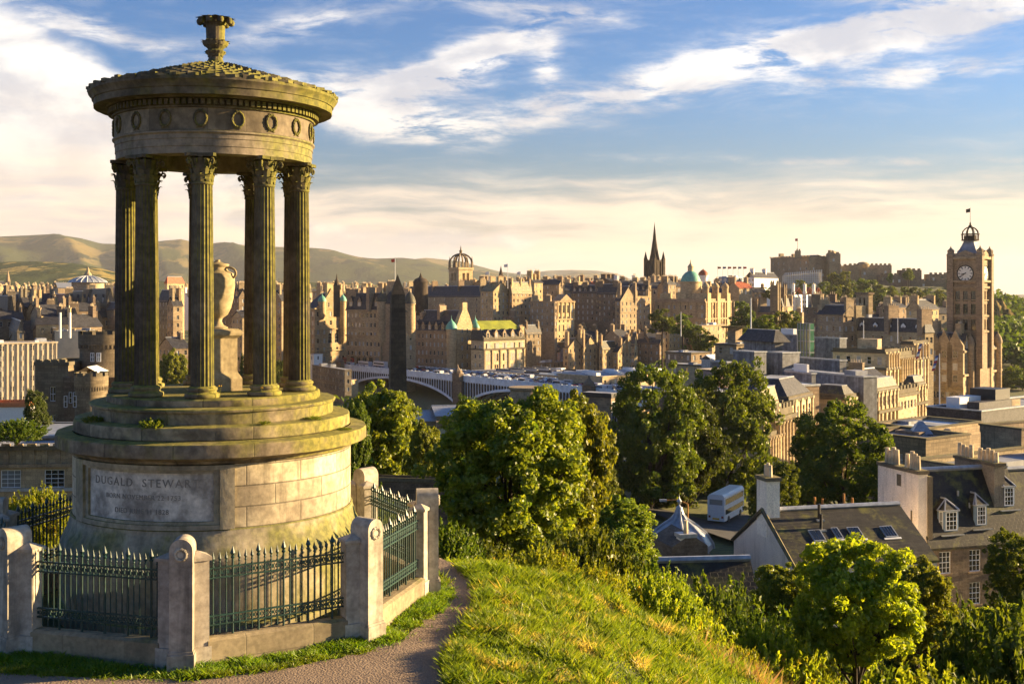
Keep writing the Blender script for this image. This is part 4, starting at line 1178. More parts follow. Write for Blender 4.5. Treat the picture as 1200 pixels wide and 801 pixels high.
# ------------------------------------------------------------------ building kit
def facade(mb, O, T, W, H, holes, N, depth=0.25, m=0, mr=None):
    """wall sheet from O along T (unit) and up, with real openings; N points outwards"""
    O, T, N = Vector(O), Vector(T), Vector(N)
    us = sorted({0.0, W} | {h[0] for h in holes} | {h[1] for h in holes}); vs = sorted({0.0, H} | {h[2] for h in holes} | {h[3] for h in holes})
    def P(u, v, d=0): return O + T * u + Vector((0, 0, v)) - N * d
    hs = set()
    ui = {u: i for i, u in enumerate(us)}; vi = {v: i for i, v in enumerate(vs)}
    for h in holes:
        for i in range(ui[h[0]], ui[h[1]]):
            for j in range(vi[h[2]], vi[h[3]]): hs.add((i, j))
    for j in range(len(vs) - 1):
        i = 0
        while i < len(us) - 1:
            if (i, j) in hs: i += 1; continue
            k = i
            while k + 1 < len(us) - 1 and (k + 1, j) not in hs: k += 1
            mb.face([P(us[i], vs[j]), P(us[k + 1], vs[j]), P(us[k + 1], vs[j + 1]), P(us[i], vs[j + 1])], m)
            i = k + 1
    mr = m if mr is None else mr
    for (a, b, c, d) in holes:
        mb.face([P(a, c), P(a, c, depth), P(a, d, depth), P(a, d)], mr); mb.face([P(b, c, depth), P(b, c), P(b, d), P(b, d, depth)], mr)
        mb.face([P(a, c, depth), P(a, c), P(b, c), P(b, c, depth)], mr); mb.face([P(a, d), P(a, d, depth), P(b, d, depth), P(b, d)], mr)

WIN = {}
def window_me(w, h, style='sash', fm='frame_far', gm='glass'):
    key = (round(w, 2), round(h, 2), style, fm, gm)
    if key in WIN: return WIN[key]
    mb = MB(); w2 = w / 2
    arch = style == 'arch'
    if style in ('sash', 'near', 'arch', 'four'):
        t_ = min(.09 if style != 'near' else .07, w * .12)
        mb.face([(-w2, .02, 0), (w2, .02, 0), (w2, .02, h), (-w2, .02, h)], 1)
        for (a, b, c, d) in ((-w2, -w2 + t_, 0, h), (w2 - t_, w2, 0, h), (-w2 + t_, w2 - t_, 0, t_), (-w2 + t_, w2 - t_, h - t_, h), (-w2 + t_, w2 - t_, h * .5 - t_ * .4, h * .5 + t_ * .4)):
            mb.box(a, b, -.03, .015, c, d, 0)
        if style == 'near':
            for u in (-w / 6, w / 6): mb.box(u - .016, u + .016, -.012, .017, t_, h - t_, 0)
            for v in (h * .26, h * .74): mb.box(-w2 + t_, w2 - t_, -.011, .016, v - .016, v + .016, 0)
        elif style == 'four' or w > 1.5:
            mb.box(-.03, .03, -.02, .016, t_, h - t_, 0)
        if arch:
            n = 8
            pts = [(w2 * cos(pi * i / n), h + w2 * sin(pi * i / n)) for i in range(n + 1)]
            mb.face([(x, -.035, z) for x, z in pts], 1)
    elif style == 'plain':
        mb.face([(-w2, .02, 0), (w2, .02, 0), (w2, .02, h), (-w2, .02, h)], 1)
        mb.box(-w2 - .06, w2 + .06, -.08, .01, -.12, -.01, 0)
    WIN[key] = mb.mesh('window', [M[fm], M[gm]])
    return WIN[key]

def ring(mb, x0, x1, y0, y1, z0, z1, out, inn=0.0, m=0):
    """a moulding or parapet round a rectangle, mitred at the corners"""
    o = [(x0 - out, y0 - out), (x1 + out, y0 - out), (x1 + out, y1 + out), (x0 - out, y1 + out)]
    n = [(x0 + inn, y0 + inn), (x1 - inn, y0 + inn), (x1 - inn, y1 - inn), (x0 + inn, y1 - inn)]
    for i in range(4):
        j = (i + 1) % 4
        mb.face([(*o[i], z0), (*o[j], z0), (*o[j], z1), (*o[i], z1)], m)
        mb.face([(*o[i], z1), (*o[j], z1), (*n[j], z1), (*n[i], z1)], m)
        mb.face([(*n[i], z0), (*n[j], z0), (*o[j], z0), (*o[i], z0)], m)
        if inn > 0: mb.face([(*n[j], z0), (*n[i], z0), (*n[i], z1), (*n[j], z1)], m)

def stack(mb, x, y, z0, z1, w, d, npots=4, m=0, mp=1, mc=0, ph=.9, pr=.16):
    mb.box(x - w / 2, x + w / 2, y - d / 2, y + d / 2, z0, z1, m)
    mb.box(x - w / 2 - .12, x + w / 2 + .12, y - d / 2 - .12, y + d / 2 + .12, z1, z1 + .28, mc)
    n = npots; lng = max(w, d) - .5
    for i in range(n):
        t_ = (i + .5) / n - .5
        cx, cy = (x + t_ * lng, y) if w >= d else (x, y + t_ * lng)
        hh = ph * (0.85 + .3 * ((i * 7 + int(x * 3)) % 5) / 5)
        mb.cyl(cx, cy, z1 + .28, z1 + .28 + hh, pr, pr * .8, 7, mp)

class Bld:
    def __init__(s, name, label, pl, pc, pr, Y, yt, zb=None, t=45, A=None, B=None, cat='building', group=None, wall='st_a', off=None):
        s.w = wall; t = radians(t)
        u = (pc - 600) / F; X = u * Y
        R = (sin(t), cos(t)); L = (-cos(t), sin(t))
        def solve(px, d):
            u2 = (px - 600) / F
            return (u2 * Y - X) / (d[0] - u2 * d[1])
        s.A = solve(pr, R) if A is None else A
        s.B = solve(pl, L) if B is None else B
        zt = Zp(yt, Y)
        if zb is None:
            zb = min(gh(X, Y), gh(X + R[0] * s.A, Y + R[1] * s.A), gh(X + L[0] * s.B, Y + L[1] * s.B)) - .5
        s.H = zt - zb; s.Y = Y
        s.root = empty(name, (X, Y, zb), atan2(cos(t), sin(t)), label, cat, group)
        s.nwin = 0
        s.r2 = random.Random(int(pl * 7 + pc * 13 + yt * 3))
        s.px = Y / F            # metres per reference pixel here
    def zz(s, py): return Zp(py, s.Y) - s.root.location.z
    def face_def(s, f):
        A, B = s.A, s.B
        return {'r': ((0, 0, 0), (1, 0, 0), A, (0, -1, 0), 0.0), 'l': ((0, B, 0), (0, -1, 0), B, (-1, 0, 0), -pi / 2),
                'k': ((A, B, 0), (-1, 0, 0), A, (0, 1, 0), pi), 'e': ((A, 0, 0), (0, 1, 0), B, (1, 0, 0), pi / 2)}[f]
    def walls(s, rows=None, nr=None, nl=None, ww=1.15, wh=1.9, fh=3.6, style='sash', fm='frame_far', gm='glass', top=1.2, gable=None, rise=0, sp=3.0, skipf='', depth=.25, jit=0, ne=0, bottom=0, mat=None, rowsr=None):
        """rows: floors counted from the top; nr/nl: bays on the lit and the left face"""
        A, B, H = s.A, s.B, s.H
        mb = MB(); wins = []
        maxrows = max(1, int((H - top - bottom) / fh))
        rows = maxrows if rows is None else min(rows, maxrows)
        for f, n in (('r', nr), ('l', nl), ('k', 0), ('e', ne)):
            O, T, W, N, rz = s.face_def(f)
            if n is None: n = max(1, int(W / sp))
            rws = rowsr if (f == 'r' and rowsr) else rows
            if n and W / n < ww * 1.25: n = max(1, int(W / (ww * 1.4)))
            holes = []
            if n and f not in skipf:
                while n * rws > 52: n -= 1
                for j in range(rws):
                    v1 = H - top - j * fh; v0 = v1 - wh
                    if v0 < .3: break
                    for i in range(n):
                        uc = W * (i + .5) / n
                        if jit and s.r2.random() < jit: continue
                        holes.append((uc - ww / 2, uc + ww / 2, v0, v1))
                        wins.append((Vector(O) + Vector(T) * uc + Vector((0, 0, v0)) - Vector(N) * (depth * .8), rz))
            facade(mb, O, T, W, H, holes, N, depth)
        if gable in ('x', 'y') and rise:
            if gable == 'x':
                for xx in (0, A): mb.face([(xx, 0, H), (xx, B, H), (xx, B / 2, H + rise)] if xx else [(xx, B, H), (xx, 0, H), (xx, B / 2, H + rise)])
            else:
                for yy in (0, B): mb.face([(0, yy, H), (A, yy, H), (A / 2, yy, H + rise)] if not yy else [(A, yy, H), (0, yy, H), (A / 2, yy, H + rise)])
        s.wall = mb.build('wall', M[mat or s.w], s.root)
        me = window_me(ww, wh, style, fm, gm)
        for q, rz in wins[:98]:
            link('window', me, s.root, q, rz); s.nwin += 1
        return s
    def win(s, f, u, v, w, h, style='sash', fm='frame_far', gm='glass', proud=.03):
        O, T, W, N, rz = s.face_def(f)
        link('window', window_me(w, h, style, fm, gm), s.root, Vector(O) + Vector(T) * u + Vector((0, 0, v)) + Vector(N) * proud, rz)
    def cornice(s, zs, out=.45, h=.5, mat=None, name='cornice'):
        for z in (zs if isinstance(zs, (list, tuple)) else [zs]):
            mb = MB(); ring(mb, 0, s.A, 0, s.B, z, z + h, out); mb.build(name, M[mat or s.w], s.root)
        return s
    def parapet(s, h=1.2, mat=None, crenel=0, th=.4, z=None, cop=None):
        mb = MB(); z = s.H if z is None else z
        ring(mb, 0, s.A, 0, s.B, z, z + h, .06, th)
        if crenel:
            mw = crenel
            for (x0, x1, y0, y1) in ((0, s.A, 0, 0), (0, s.A, s.B, s.B), (0, 0, 0, s.B), (s.A, s.A, 0, s.B)):
                Ln = max(x1 - x0, y1 - y0); n = max(2, int(Ln / (mw * 2)))
                for i in range(n + 1):
                    c = Ln * i / n
                    cx, cy = (x0 + c, y0) if x1 > x0 else (x0, y0 + c)
                    mb.box(cx - mw / 2 - .05, cx + mw / 2 + .05, cy - .3 - .05 * (x1 > x0), cy + .3 + .05, z + h + .003, z + h + .9)
        mb.build('parapet', M[mat or s.w], s.root)
        if cop:
            mb = MB(); ring(mb, 0, s.A, 0, s.B, z + h, z + h + .2, .18, th + .1); mb.build('coping', M[cop], s.root)
        return s
    def roof(s, kind='gx', rise=3.5, mat='slate', over=.35, inset=None, flatm='lead_flat', ridge='lead', top=0.3):
        A, B, H = s.A, s.B, s.H; o = over; mb = MB(); th = .18
        if kind == 'flat':
            mb.box(.1, A - .1, .1, B - .1, H - .3, H + .02); s.rf = mb.build('roof', M[flatm], s.root)
            for i in range(min(5, int(A * B / 55)) if kind == 'flat' else 0):
                w, d_, h_ = s.r2.uniform(.5, 1.8), s.r2.uniform(.5, 2.2), s.r2.uniform(.4, 1.3); x, y = s.r2.uniform(.12, .88) * A, s.r2.uniform(.12, .88) * B
                s.block('roof_vent', x - w, x + w, y - d_, y + d_, H + .02, H + .02 + h_, s.r2.choice(['zinc', 'lead_flat', 'white', 'st_b']), s.rf)
            return s
        def slab(pts):
            mb.face(pts)
            n = len(pts)
            for i in range(n):
                a, b = pts[i], pts[(i + 1) % n]
                mb.face([a, b, (b[0], b[1], b[2] - th), (a[0], a[1], a[2] - th)])
        e = H + .02 + th
        if kind == 'gx':
            k_ = rise / (B / 2) * o
            slab([(-o, -o, e - k_), (A + o, -o, e - k_), (A + o, B / 2, e + rise), (-o, B / 2, e + rise)]); slab([(A + o, B + o, e - k_), (-o, B + o, e - k_), (-o, B / 2, e + rise), (A + o, B / 2, e + rise)])
            rd = ((-o, B / 2, e + rise), (A + o, B / 2, e + rise))
        elif kind == 'gy':
            k_ = rise / (A / 2) * o
            slab([(-o, B + o, e - k_), (-o, -o, e - k_), (A / 2, -o, e + rise), (A / 2, B + o, e + rise)]); slab([(A + o, -o, e - k_), (A + o, B + o, e - k_), (A / 2, B + o, e + rise), (A / 2, -o, e + rise)])
            rd = ((A / 2, -o, e + rise), (A / 2, B + o, e + rise))
        elif kind == 'hip':
            d = min(A, B) / 2 * (1 if inset is None else inset)
            if inset is not None and inset < 1:     # truncated: flat lead top
                q = [(-o, -o), (A + o, -o), (A + o, B + o), (-o, B + o)]; t_ = [(d, d), (A - d, d), (A - d, B - d), (d, B - d)]
                for i in range(4):
                    j = (i + 1) % 4; slab([(*q[i], e), (*q[j], e), (*t_[j], e + rise), (*t_[i], e + rise)])
                s.rf = mb.build('roof', M[mat], s.root)
                m2 = MB(); m2.box(d - .1, A - d + .1, d - .1, B - d + .1, e + rise - .05, e + rise + .12); m2.build('roof_top', M[flatm], s.rf); s.rise = rise; return s
            if A >= B: r0, r1 = (B / 2, B / 2, e + rise), (A - B / 2, B / 2, e + rise)
            else: r0, r1 = (A / 2, A / 2, e + rise), (A / 2, B - A / 2, e + rise)
            c = [(-o, -o, e), (A + o, -o, e), (A + o, B + o, e), (-o, B + o, e)]
            if A >= B: slab([c[0], c[1], r1, r0]); slab([c[1], c[2], r1]); slab([c[2], c[3], r0, r1]); slab([c[3], c[0], r0])
            else: slab([c[0], c[1], r0]); slab([c[1], c[2], r1, r0]); slab([c[2], c[3], r1]); slab([c[3], c[0], r0, r1])
            rd = (r0, r1)
        s.rf = mb.build('roof', M[mat], s.root); s.rise = rise
        if ridge:
            m2 = MB(); r_ = .22; m2.tube(Vector(rd[0]) + Vector((0, 0, .02)), Vector(rd[1]) + Vector((0, 0, .02)), r_, r_, 6); m2.build('ridge', M[ridge], s.rf)
        return s
    def chim(s, pts, h=4.5, w=1.1, d=3.4, pots=5, wall=None, base=-1.0):
        """chimney stacks at fractions of the plan"""
        for q in pts:
            fx, fy = q[0], q[1]; hh = q[2] if len(q) > 2 else h
            ww, dd = (w, d) if len(q) < 4 else (d, w)
            mb = MB(); stack(mb, fx * s.A, fy * s.B, s.H + base, s.H + hh, ww, dd, pots)
            mb.build('chimney', [M[wall or s.w], M['pot']], s.rf)
        return s
    def dormers(s, f, n, w=1.5, h=1.9, zf=.12, mat='st', gable=1.1, back=2.6, z=None, roofm='slate', wm=None, m=None, fm='frame_far'):
        O, T, W, N, rz = s.face_def(f); O, T, N = Vector(O), Vector(T), Vector(N)
        mm = M[m or s.w]
        mb = MB(); z0 = 0
        mb.box(-w / 2 - .25, w / 2 + .25, 0, back, 0, h, 0, 'b')
        mb.face([(-w / 2 - .25, 0, h), (w / 2 + .25, 0, h), (0, 0, h + gable)]);
        mb.face([(-w / 2 - .4, -.12, h - .1), (0, -.12, h + gable + .1), (0, back, h + gable + .1), (-w / 2 - .4, back, h - .1)], 1); mb.face([(w / 2 + .4, -.12, h - .1), (w / 2 + .4, back, h - .1), (0, back, h + gable + .1), (0, -.12, h + gable + .1)], 1)
        dm = mb.mesh('dormer', [mm, M[roofm]])
        wme = window_me(w * .8, h * .78, 'sash', fm, 'glass')
        for i in range(n):
            u = W * (i + .5) / n
            q = O + T * u - N * (zf * min(s.A, s.B)) + Vector((0, 0, s.H + (.25 if z is None else z)))
            dd = link('dormer', dm, s.root, q, rz); link('window', wme, dd, (0, -.03, h * .12))
        return s
    def turret(s, x, y, r, z0, z1, h, mat='copper', kind='dome', nwin=0, wall=None, n=14):
        mb = MB(); mb.lathe([(r * .3, z0 - r * 1.2), (r, z0), (r, z1), (r * 1.12, z1 + .1), (r * 1.12, z1 + .5), (r, z1 + .55)], n, x, y, cap=False)
        tt = mb.build('turret', M[wall or s.w], s.root, 40)
        mb = MB()
        if kind == 'dome':
            pr = [(r * 1.15, z1 + .5), (r * 1.12, z1 + .5 + h * .2), (r * .9, z1 + .5 + h * .45), (r * .5, z1 + .5 + h * .68), (r * .2, z1 + .5 + h * .8), (.12, z1 + .5 + h), (0, z1 + .5 + h * 1.35)]
        else: pr = [(r * 1.2, z1 + .5), (0, z1 + .5 + h)]
        mb.lathe(pr, n, x, y, cap=False)
        mb.build('cap', M[mat], tt, 40 if kind == 'dome' else 30)
        return s
    def block(s, name, x0, x1, y0, y1, z0, z1, mat, parent=None):
        mb = MB(); mb.box(x0, x1, y0, y1, z0, z1); return mb.build(name, M[mat], parent or s.root)
    def pilasters(s, f, n, z0, z1, w=.8, out=.35, mat=None, cap=True):
        O, T, W, N, rz = s.face_def(f); O, T, N = Vector(O), Vector(T), Vector(N)
        mb = MB(); mb.box(-w / 2, w / 2, -out, 0.0, 0, z1 - z0)
        if cap: mb.box(-w / 2 - .15, w / 2 + .15, -out - .15, 0.0, z1 - z0 + .002, z1 - z0 + .5)
        me = mb.mesh('pilaster', M[mat or s.w])
        for i in range(n + 1):
            u = min(max(W * i / n, w / 2 + .1), W - w / 2 - .1)
            link('pilaster', me, s.root, O + T * u + Vector((0, 0, z0)) + N * .002, rz)
        return s
    def cols(s, f, n, z0, z1, r=.5, out=1.0, mat=None):
        O, T, W, N, rz = s.face_def(f); O, T, N = Vector(O), Vector(T), Vector(N)
        mb = MB(); hh = z1 - z0
        mb.lathe([(r * 1.25, 0), (r * 1.25, .2), (r, .3), (r * .86, hh - .6), (r * 1.2, hh - .3), (r * 1.3, hh)], 12)
        me = mb.mesh('column', M[mat or s.w], 40)
        for i in range(n): link('column', me, s.root, O + T * (W * (i + .5) / n) + Vector((0, 0, z0)) + N * out, rz)
        return s
OT = 'old stone buildings of the ridge'
def stdb(label, pl, pc, pr, Y, yt, roof='gx', rise=3.5, wall='st_b', rm='slate', t=45, ch=((.02, .5), (.98, .5)), name='tenement', dorm=None, fh=3.5, ww=1.1, wh=1.8, sp=3.2, chh=None, corn=True, zb=None, rows=5, group=OT, par=None, cat='tenement', A=None, B=None, chd=None, rowsr=None, fm='frame_far', nl=None, nr=None):
    b = Bld(name, label, pl, pc, pr, Y, yt, zb, t, A, B, cat, group, wall)
    b.walls(rows, nr, nl, ww, wh, fh, top=1.0, sp=sp, gable={'gx': 'x', 'gy': 'y'}.get(roof), rise=rise, rowsr=rowsr, fm=fm)
    if roof == 'flat': b.roof('flat')
    else: b.roof(roof if roof != 'mans' else 'hip', rise, rm, inset=.35 if roof == 'mans' else None)
    if par is not None: b.parapet(par, mat='parapet')
    if corn: b.cornice(b.H - .35, .22, .35); b.cornice(b.H - .35 - fh * 2, .16, .3, name='string_course')
    if ch: b.chim(ch, h=(rise if roof != 'flat' else 1.2) + (1.8 if chh is None else chh), d=min(4.0, .6 * b.B) if chd is None else chd, w=1.1)
    if dorm:
        for f, n in dorm: b.dormers(f, n, zf=.05)
    return b
# ------------------------------------------------------------------ hills on the skyline
def hill(name, ridge, Y, depth, px0, px1, foot, seed, mat, n=150, m_=26, rough_=14):
    """a range whose skyline follows the given profile at distance Y"""
    rs = np.random.RandomState(seed)
    px = np.linspace(px0, px1, n); pts = np.array(ridge, float)
    yy = np.interp(px, pts[:, 0], pts[:, 1]); X = (px - 600) / F * Y; Zr = (HZ - yy) / F * Y
    V = []
    for j in range(m_ + 1):
        s_ = j / m_ * 2 - 1           # -1 front foot, 0 ridge, 1 back foot
        yj = Y + s_ * depth
        w = np.cos(s_ * pi / 2) ** 1.0 if abs(s_) < 1 else 0
        nzz = sum(rough_ / (1.75 ** o) * np.sin(X * (2 ** o) * .0021 + seed + o * 2.1 + 1.7 * np.sin(yj * .0012 * (1.7 ** o) + o)) * np.sin(yj * (2 ** o) * .0019 + o + 1.2 * np.sin(X * .0017 * 1.6 ** o)) for o in range(6))
        gul = 1 - np.abs(np.sin(X * .0034 + 1.8 * np.sin(X * .0009 + seed) + yj * .0007)) * .30 * (abs(s_) ** .7)
        z = foot + (Zr - foot) * w * np.where(s_ < 0, gul, 1) + nzz * (abs(s_) * 2.2) * w * (s_ != 0) + nzz * .12
        V.append(np.stack([X * (yj / Y if True else 1), np.full(n, yj), z], 1))
    V = np.concatenate(V); ii = np.arange(n * (m_ + 1)).reshape(m_ + 1, n)
    f_ = np.stack([ii[:-1, :-1], ii[:-1, 1:], ii[1:, 1:], ii[1:, :-1]], -1).reshape(-1, 4)
    me = bpy.data.meshes.new(name); me.from_pydata(V.tolist(), [], f_.tolist()); me.materials.append(mat)
    me.polygons.foreach_set('use_smooth', [True] * len(me.polygons)); me.update()
    return tag(link(name, me), kind='structure')
def m_hill(name, a, b, c_, sc):
    m, nt, p, _ = new_mat(name)
    t = node(nt, 'ShaderNodeTexCoord'); o = t.outputs['Object']
    n1 = noise(nt, vmap(nt, o, (1, .5, 1)), sc, 6, 0.6, .4); n2 = noise(nt, vmap(nt, o, (1, .45, 1), (0, 0, .3)), sc * 3.2, 5, 0.6, .2)
    c = mixc(nt, n1.ramp(.47, .53), a, b); c = mixc(nt, n2.ramp(.53, .57), c, c_)
    g = node(nt, 'ShaderNodeSeparateXYZ'); nt.links.new(o, g.inputs[0])
    setc(nt, p, c); p.inputs['Roughness'].default_value = 1; p.inputs['Specular IOR Level'].default_value = 0
    bump(nt, p, n1 * .6 + n2 * .4, .6, 60)
    return m
M['hill_a'] = m_hill('heather_hill', (0.16, 0.125, 0.05), (0.055, 0.065, 0.024), (0.035, 0.042, 0.024), .0017)
M['hill_b'] = m_hill('wooded_hill', (0.03, 0.045, 0.016), (0.05, 0.065, 0.02), (0.26, 0.20, 0.06), .0028)
M['hill_c'] = m_hill('distant_hill', (0.11, 0.10, 0.06), (0.07, 0.07, 0.05), (0.14, 0.12, 0.06), .001)
hill('hills', [(-400, 300), (-120, 292), (0, 277), (30, 276), (62, 274), (95, 279), (118, 285), (150, 286), (190, 282), (213, 280), (235, 286), (262, 284), (300, 289), (345, 290), (370, 291), (392, 294), (420, 301), (440, 303), (470, 302), (500, 305), (530, 313), (570, 318), (600, 323), (680, 326), (760, 333), (850, 342), (900, 352)], 9000, 2600, -420, 900, -60, 3, M['hill_a'], 260, 34, 20)
hill('hills', [(300, 330), (420, 316), (465, 306), (500, 302), (540, 306), (585, 318), (640, 324), (676, 319), (700, 321), (730, 327), (760, 338), (800, 350)], 11500, 1500, 300, 800, -60, 9, M['hill_a'], 120, 20, 16)
hill('hills', [(560, 333), (610, 322), (640, 317), (670, 316), (700, 317), (724, 321), (745, 329), (770, 345)], 14000, 1500, 560, 775, -70, 5, M['hill_c'], 60, 12, 10)
hill('wooded_hills', [(-400, 312), (-100, 310), (0, 307), (40, 306), (90, 309), (120, 315), (150, 323), (200, 331), (260, 333), (330, 330), (420, 332), (480, 336), (560, 343)], 4200, 1300, -420, 560, -58, 12, M['hill_b'], 160, 26, 9)
hill('distant_land', [(1080, 352), (1130, 346), (1160, 345), (1200, 345), (1300, 343), (1500, 342), (1700, 348)], 12000, 2500, 1080, 1700, -70, 8, M['hill_c'], 60, 14, 6)

# ------------------------------------------------------------------ ground level streets by the slope
def sheet(name, pts, mat, lift=.05, kind='structure'):
    mb = MB(); mb.face([(x, y, z + lift) for x, y, z in pts]); o = mb.build(name, M[mat]); tag(o, kind=kind); return o
# street with the coach and the wall of the graveyard
sx = [(Xp(700, 150), 150), (Xp(900, 140), 140), (Xp(1010, 190), 190), (Xp(850, 230), 230), (Xp(700, 215), 215)]
sheet('road', [(x, y, gh(x, y)) for x, y in [(Xp(740, 172), 172), (Xp(905, 140), 140), (Xp(935, 158), 158), (Xp(835, 205), 205), (Xp(760, 215), 215)]], 'asphalt', .15)

# the coach
Yb = 176
bz = Zp(613, Yb)
bus = empty('coach', (Xp(839, 164), 164, Zp(613, 164)), radians(-28), 'white double deck coach parked under the street trees', 'coach')
mb = MB()
Lb, Wb, Hb = 9.5, 2.5, 4.1
pr = [(-Wb / 2, .35), (Wb / 2, .35), (Wb / 2, Hb - .35), (Wb / 2 - .3, Hb), (-Wb / 2 + .3, Hb), (-Wb / 2, Hb - .35)]
mb.extr(pr, 0, Lb); mb.build('body', M['white'], bus)
for (z0, z1) in ((1.25, 1.95), (2.65, 3.45)):
    mb = MB(); mb.box(Wb / 2 + .005, Wb / 2 + .03, .5, Lb - .4, z0, z1); mb.build('window', M['glass_near'], bus)
    mb = MB(); mb.box(-Wb / 2 - .03, -Wb / 2 - .005, .5, Lb - .4, z0, z1); mb.build('window', M['glass_near'], bus)
mb = MB(); mb.box(-Wb / 2 + .3, Wb / 2 - .3, -.03, -.005, 2.65, 3.4); mb.build('rear_window', M['glass_near'], bus)
for y in (1.9, 7.6):
    for s_ in (-1, 1):
        mb = MB(); mb.tube((s_ * (Wb / 2 - .1), y, .45), (s_ * (Wb / 2 + .06), y, .45), .45, .45, 14); mb.build('wheel', M['black'], bus)
for s_ in (-1, 1):
    mb = MB(); mb.box(s_ * .95 - .15, s_ * .95 + .15, -.04, -.004, .8, 1.1); mb.build('tail_light', M['tile_red'], bus)
mb = MB(); mb.box(-.5, .5, -.035, -.004, .55, .8); mb.build('number_plate', M['flower'], bus)

# ------------------------------------------------------------------ near houses
def recess_windows(b, f, holes, style='near', depth=.14, fm='frame', gm='glass_near', sill='tan'):
    O, T, W, N, rz = b.face_def(f)
    for (u0, u1, v0, v1) in holes:
        w, h = u1 - u0, v1 - v0
        wd = link('window', window_me(w, h, style, fm, gm), b.root, Vector(O) + Vector(T) * ((u0 + u1) / 2) + Vector((0, 0, v0)) - Vector(N) * depth, rz)
        mb = MB(); mb.box(-w / 2 - .12, w / 2 + .12, -.24, -.10, -.14, -.001); mb.build('sill', M[sill], wd)
def custom_walls(b, mats, holes, gable=None, rise=0, ridge=None):
    """mats per face, holes per face"""
    A, B, H = b.A, b.B, b.H
    for f in 'rlke':
        O, T, W, N, rz = b.face_def(f)
        mb = MB(); facade(mb, O, T, W, H, holes.get(f, []), N, .22)
        if gable == 'x' and f in 'le':
            xx = 0 if f == 'l' else A
            mb.face([(xx, B, H), (xx, 0, H), (xx, B / 2, H + rise)])
        mb.build('wall', M[mats.get(f, mats['d'])], b.root)

# white gabled cottage: long dark roof facing the camera, white gable with a tall chimney
cot = Bld('cottage', 'white gabled cottage with a long dark slate roof and four skylights', 860, 932, 1098, 84, 676, None, 76, cat='cottage', wall='harl')
cot.H = cot.zz(668); RISE = Zp(598, 89) - cot.root.location.z - cot.H - .2
custom_walls(cot, {'d': 'harl', 'r': 'harl'}, {'l': [(1.55, 2.25, cot.H - 2.3, cot.H - .9), (4.4, 5.1, cot.H - 2.5, cot.H - 1.1)] if cot.B > 5.5 else []}, 'x', RISE)
if cot.B > 5.5: recess_windows(cot, 'l', [(1.55, 2.25, cot.H - 2.3, cot.H - .9), (4.4, 5.1, cot.H - 2.5, cot.H - 1.1)], 'sash')
cot.roof('gx', RISE, 'slate_near', .12, ridge='lead')
for i in range(1):
    mb = MB(); stack(mb, .50, cot.B / 2 + .1, cot.H + RISE * .45, cot.H + RISE + 2.55, 1.1, 1.7, 3, 0, 1, 2, ph=1.0, pr=.16); mb.build('chimney', [M['harl'], M['pot'], M['parapet']], cot.rf)
mb = MB()   # stone skews along the near gable
for sgn in (0, 1):
    y0 = -.2 if sgn == 0 else cot.B + .2
    a = Vector((-.05, y0, cot.H + .05)); c_ = Vector((-.05, cot.B / 2, cot.H + RISE + .32))
    mb.tube(a, c_, .17, .17, 4)
    mb.build('skew', M['parapet'], cot.rf); mb = MB()
def on_slope(b, u, k, lift=0.0):
    return Vector((u, b.B / 2 * k, b.H + .2 + b.rise * k + lift))
ang = atan2(RISE, cot.B / 2)
for u, k, w in ((.27, .50, 1.0), (.42, .52, .55), (.55, .51, 1.0), (.79, .50, 1.05)):
    mb = MB(); mb.M = Matrix.Translation(on_slope(cot, cot.A * u, k)) @ Matrix.Rotation(ang, 4, 'X')
    mb.box(-w / 2, w / 2, -.6, .6, .02, .12, 0)
    sk = mb.build('skylight', M['lead'], cot.rf)
    mb2 = MB(); mb2.M = mb.M
    n = 4 if w > 1 else 2
    for i in range(n):
        a = -w / 2 + .08 + i * (w - .12) / n
        mb2.box(a, a + (w - .12) / n - .05, -.52, .52, .122, .14)
    mb2.build('pane', M['glass_near'], sk)
    mb3 = MB(); mb3.M = mb.M; mb3.box(-w / 2 - .2, w / 2 + .2, -.80, -.61, .015, .05); mb3.build('flashing', M['white'], sk)
for u, k in ((.36, .80), (.33, .62)):
    q = on_slope(cot, cot.A * u, k); mb = MB(); mb.cyl(q.x, q.y, q.z - .1, q.z + 1.15, .12, .12, 8, 0); mb.box(q.x - .3, q.x + .3, q.y - .35, q.y + .05, q.z - .16, q.z - .02, 1); mb.build('vent_pipe', [M['black'], M['lead']], cot.rf)
# tall rubble stone house with harled gable chimney, two lead dormers
hs = Bld('stone_house', 'tall rubble stone house with lead dormers and a huge white harled chimney gable', 1040, 1090, 1206, 96, 641, None, 74, cat='house', wall='rubble')
HH = hs.H; RS = hs.zz(560) - HH
hol = [(.9 + 2.95 * i, 2.05 + 2.95 * i, HH - 2.3 - 2.75 * j, HH - .45 - 2.75 * j) for i in range(3) for j in range(2) if .9 + 2.95 * i + 1.2 < hs.A]
custom_walls(hs, {'d': 'rubble'}, {'r': hol}, 'x', RS)
recess_windows(hs, 'r', hol)
hs.roof('gx', RS, 'slate_near', .15)
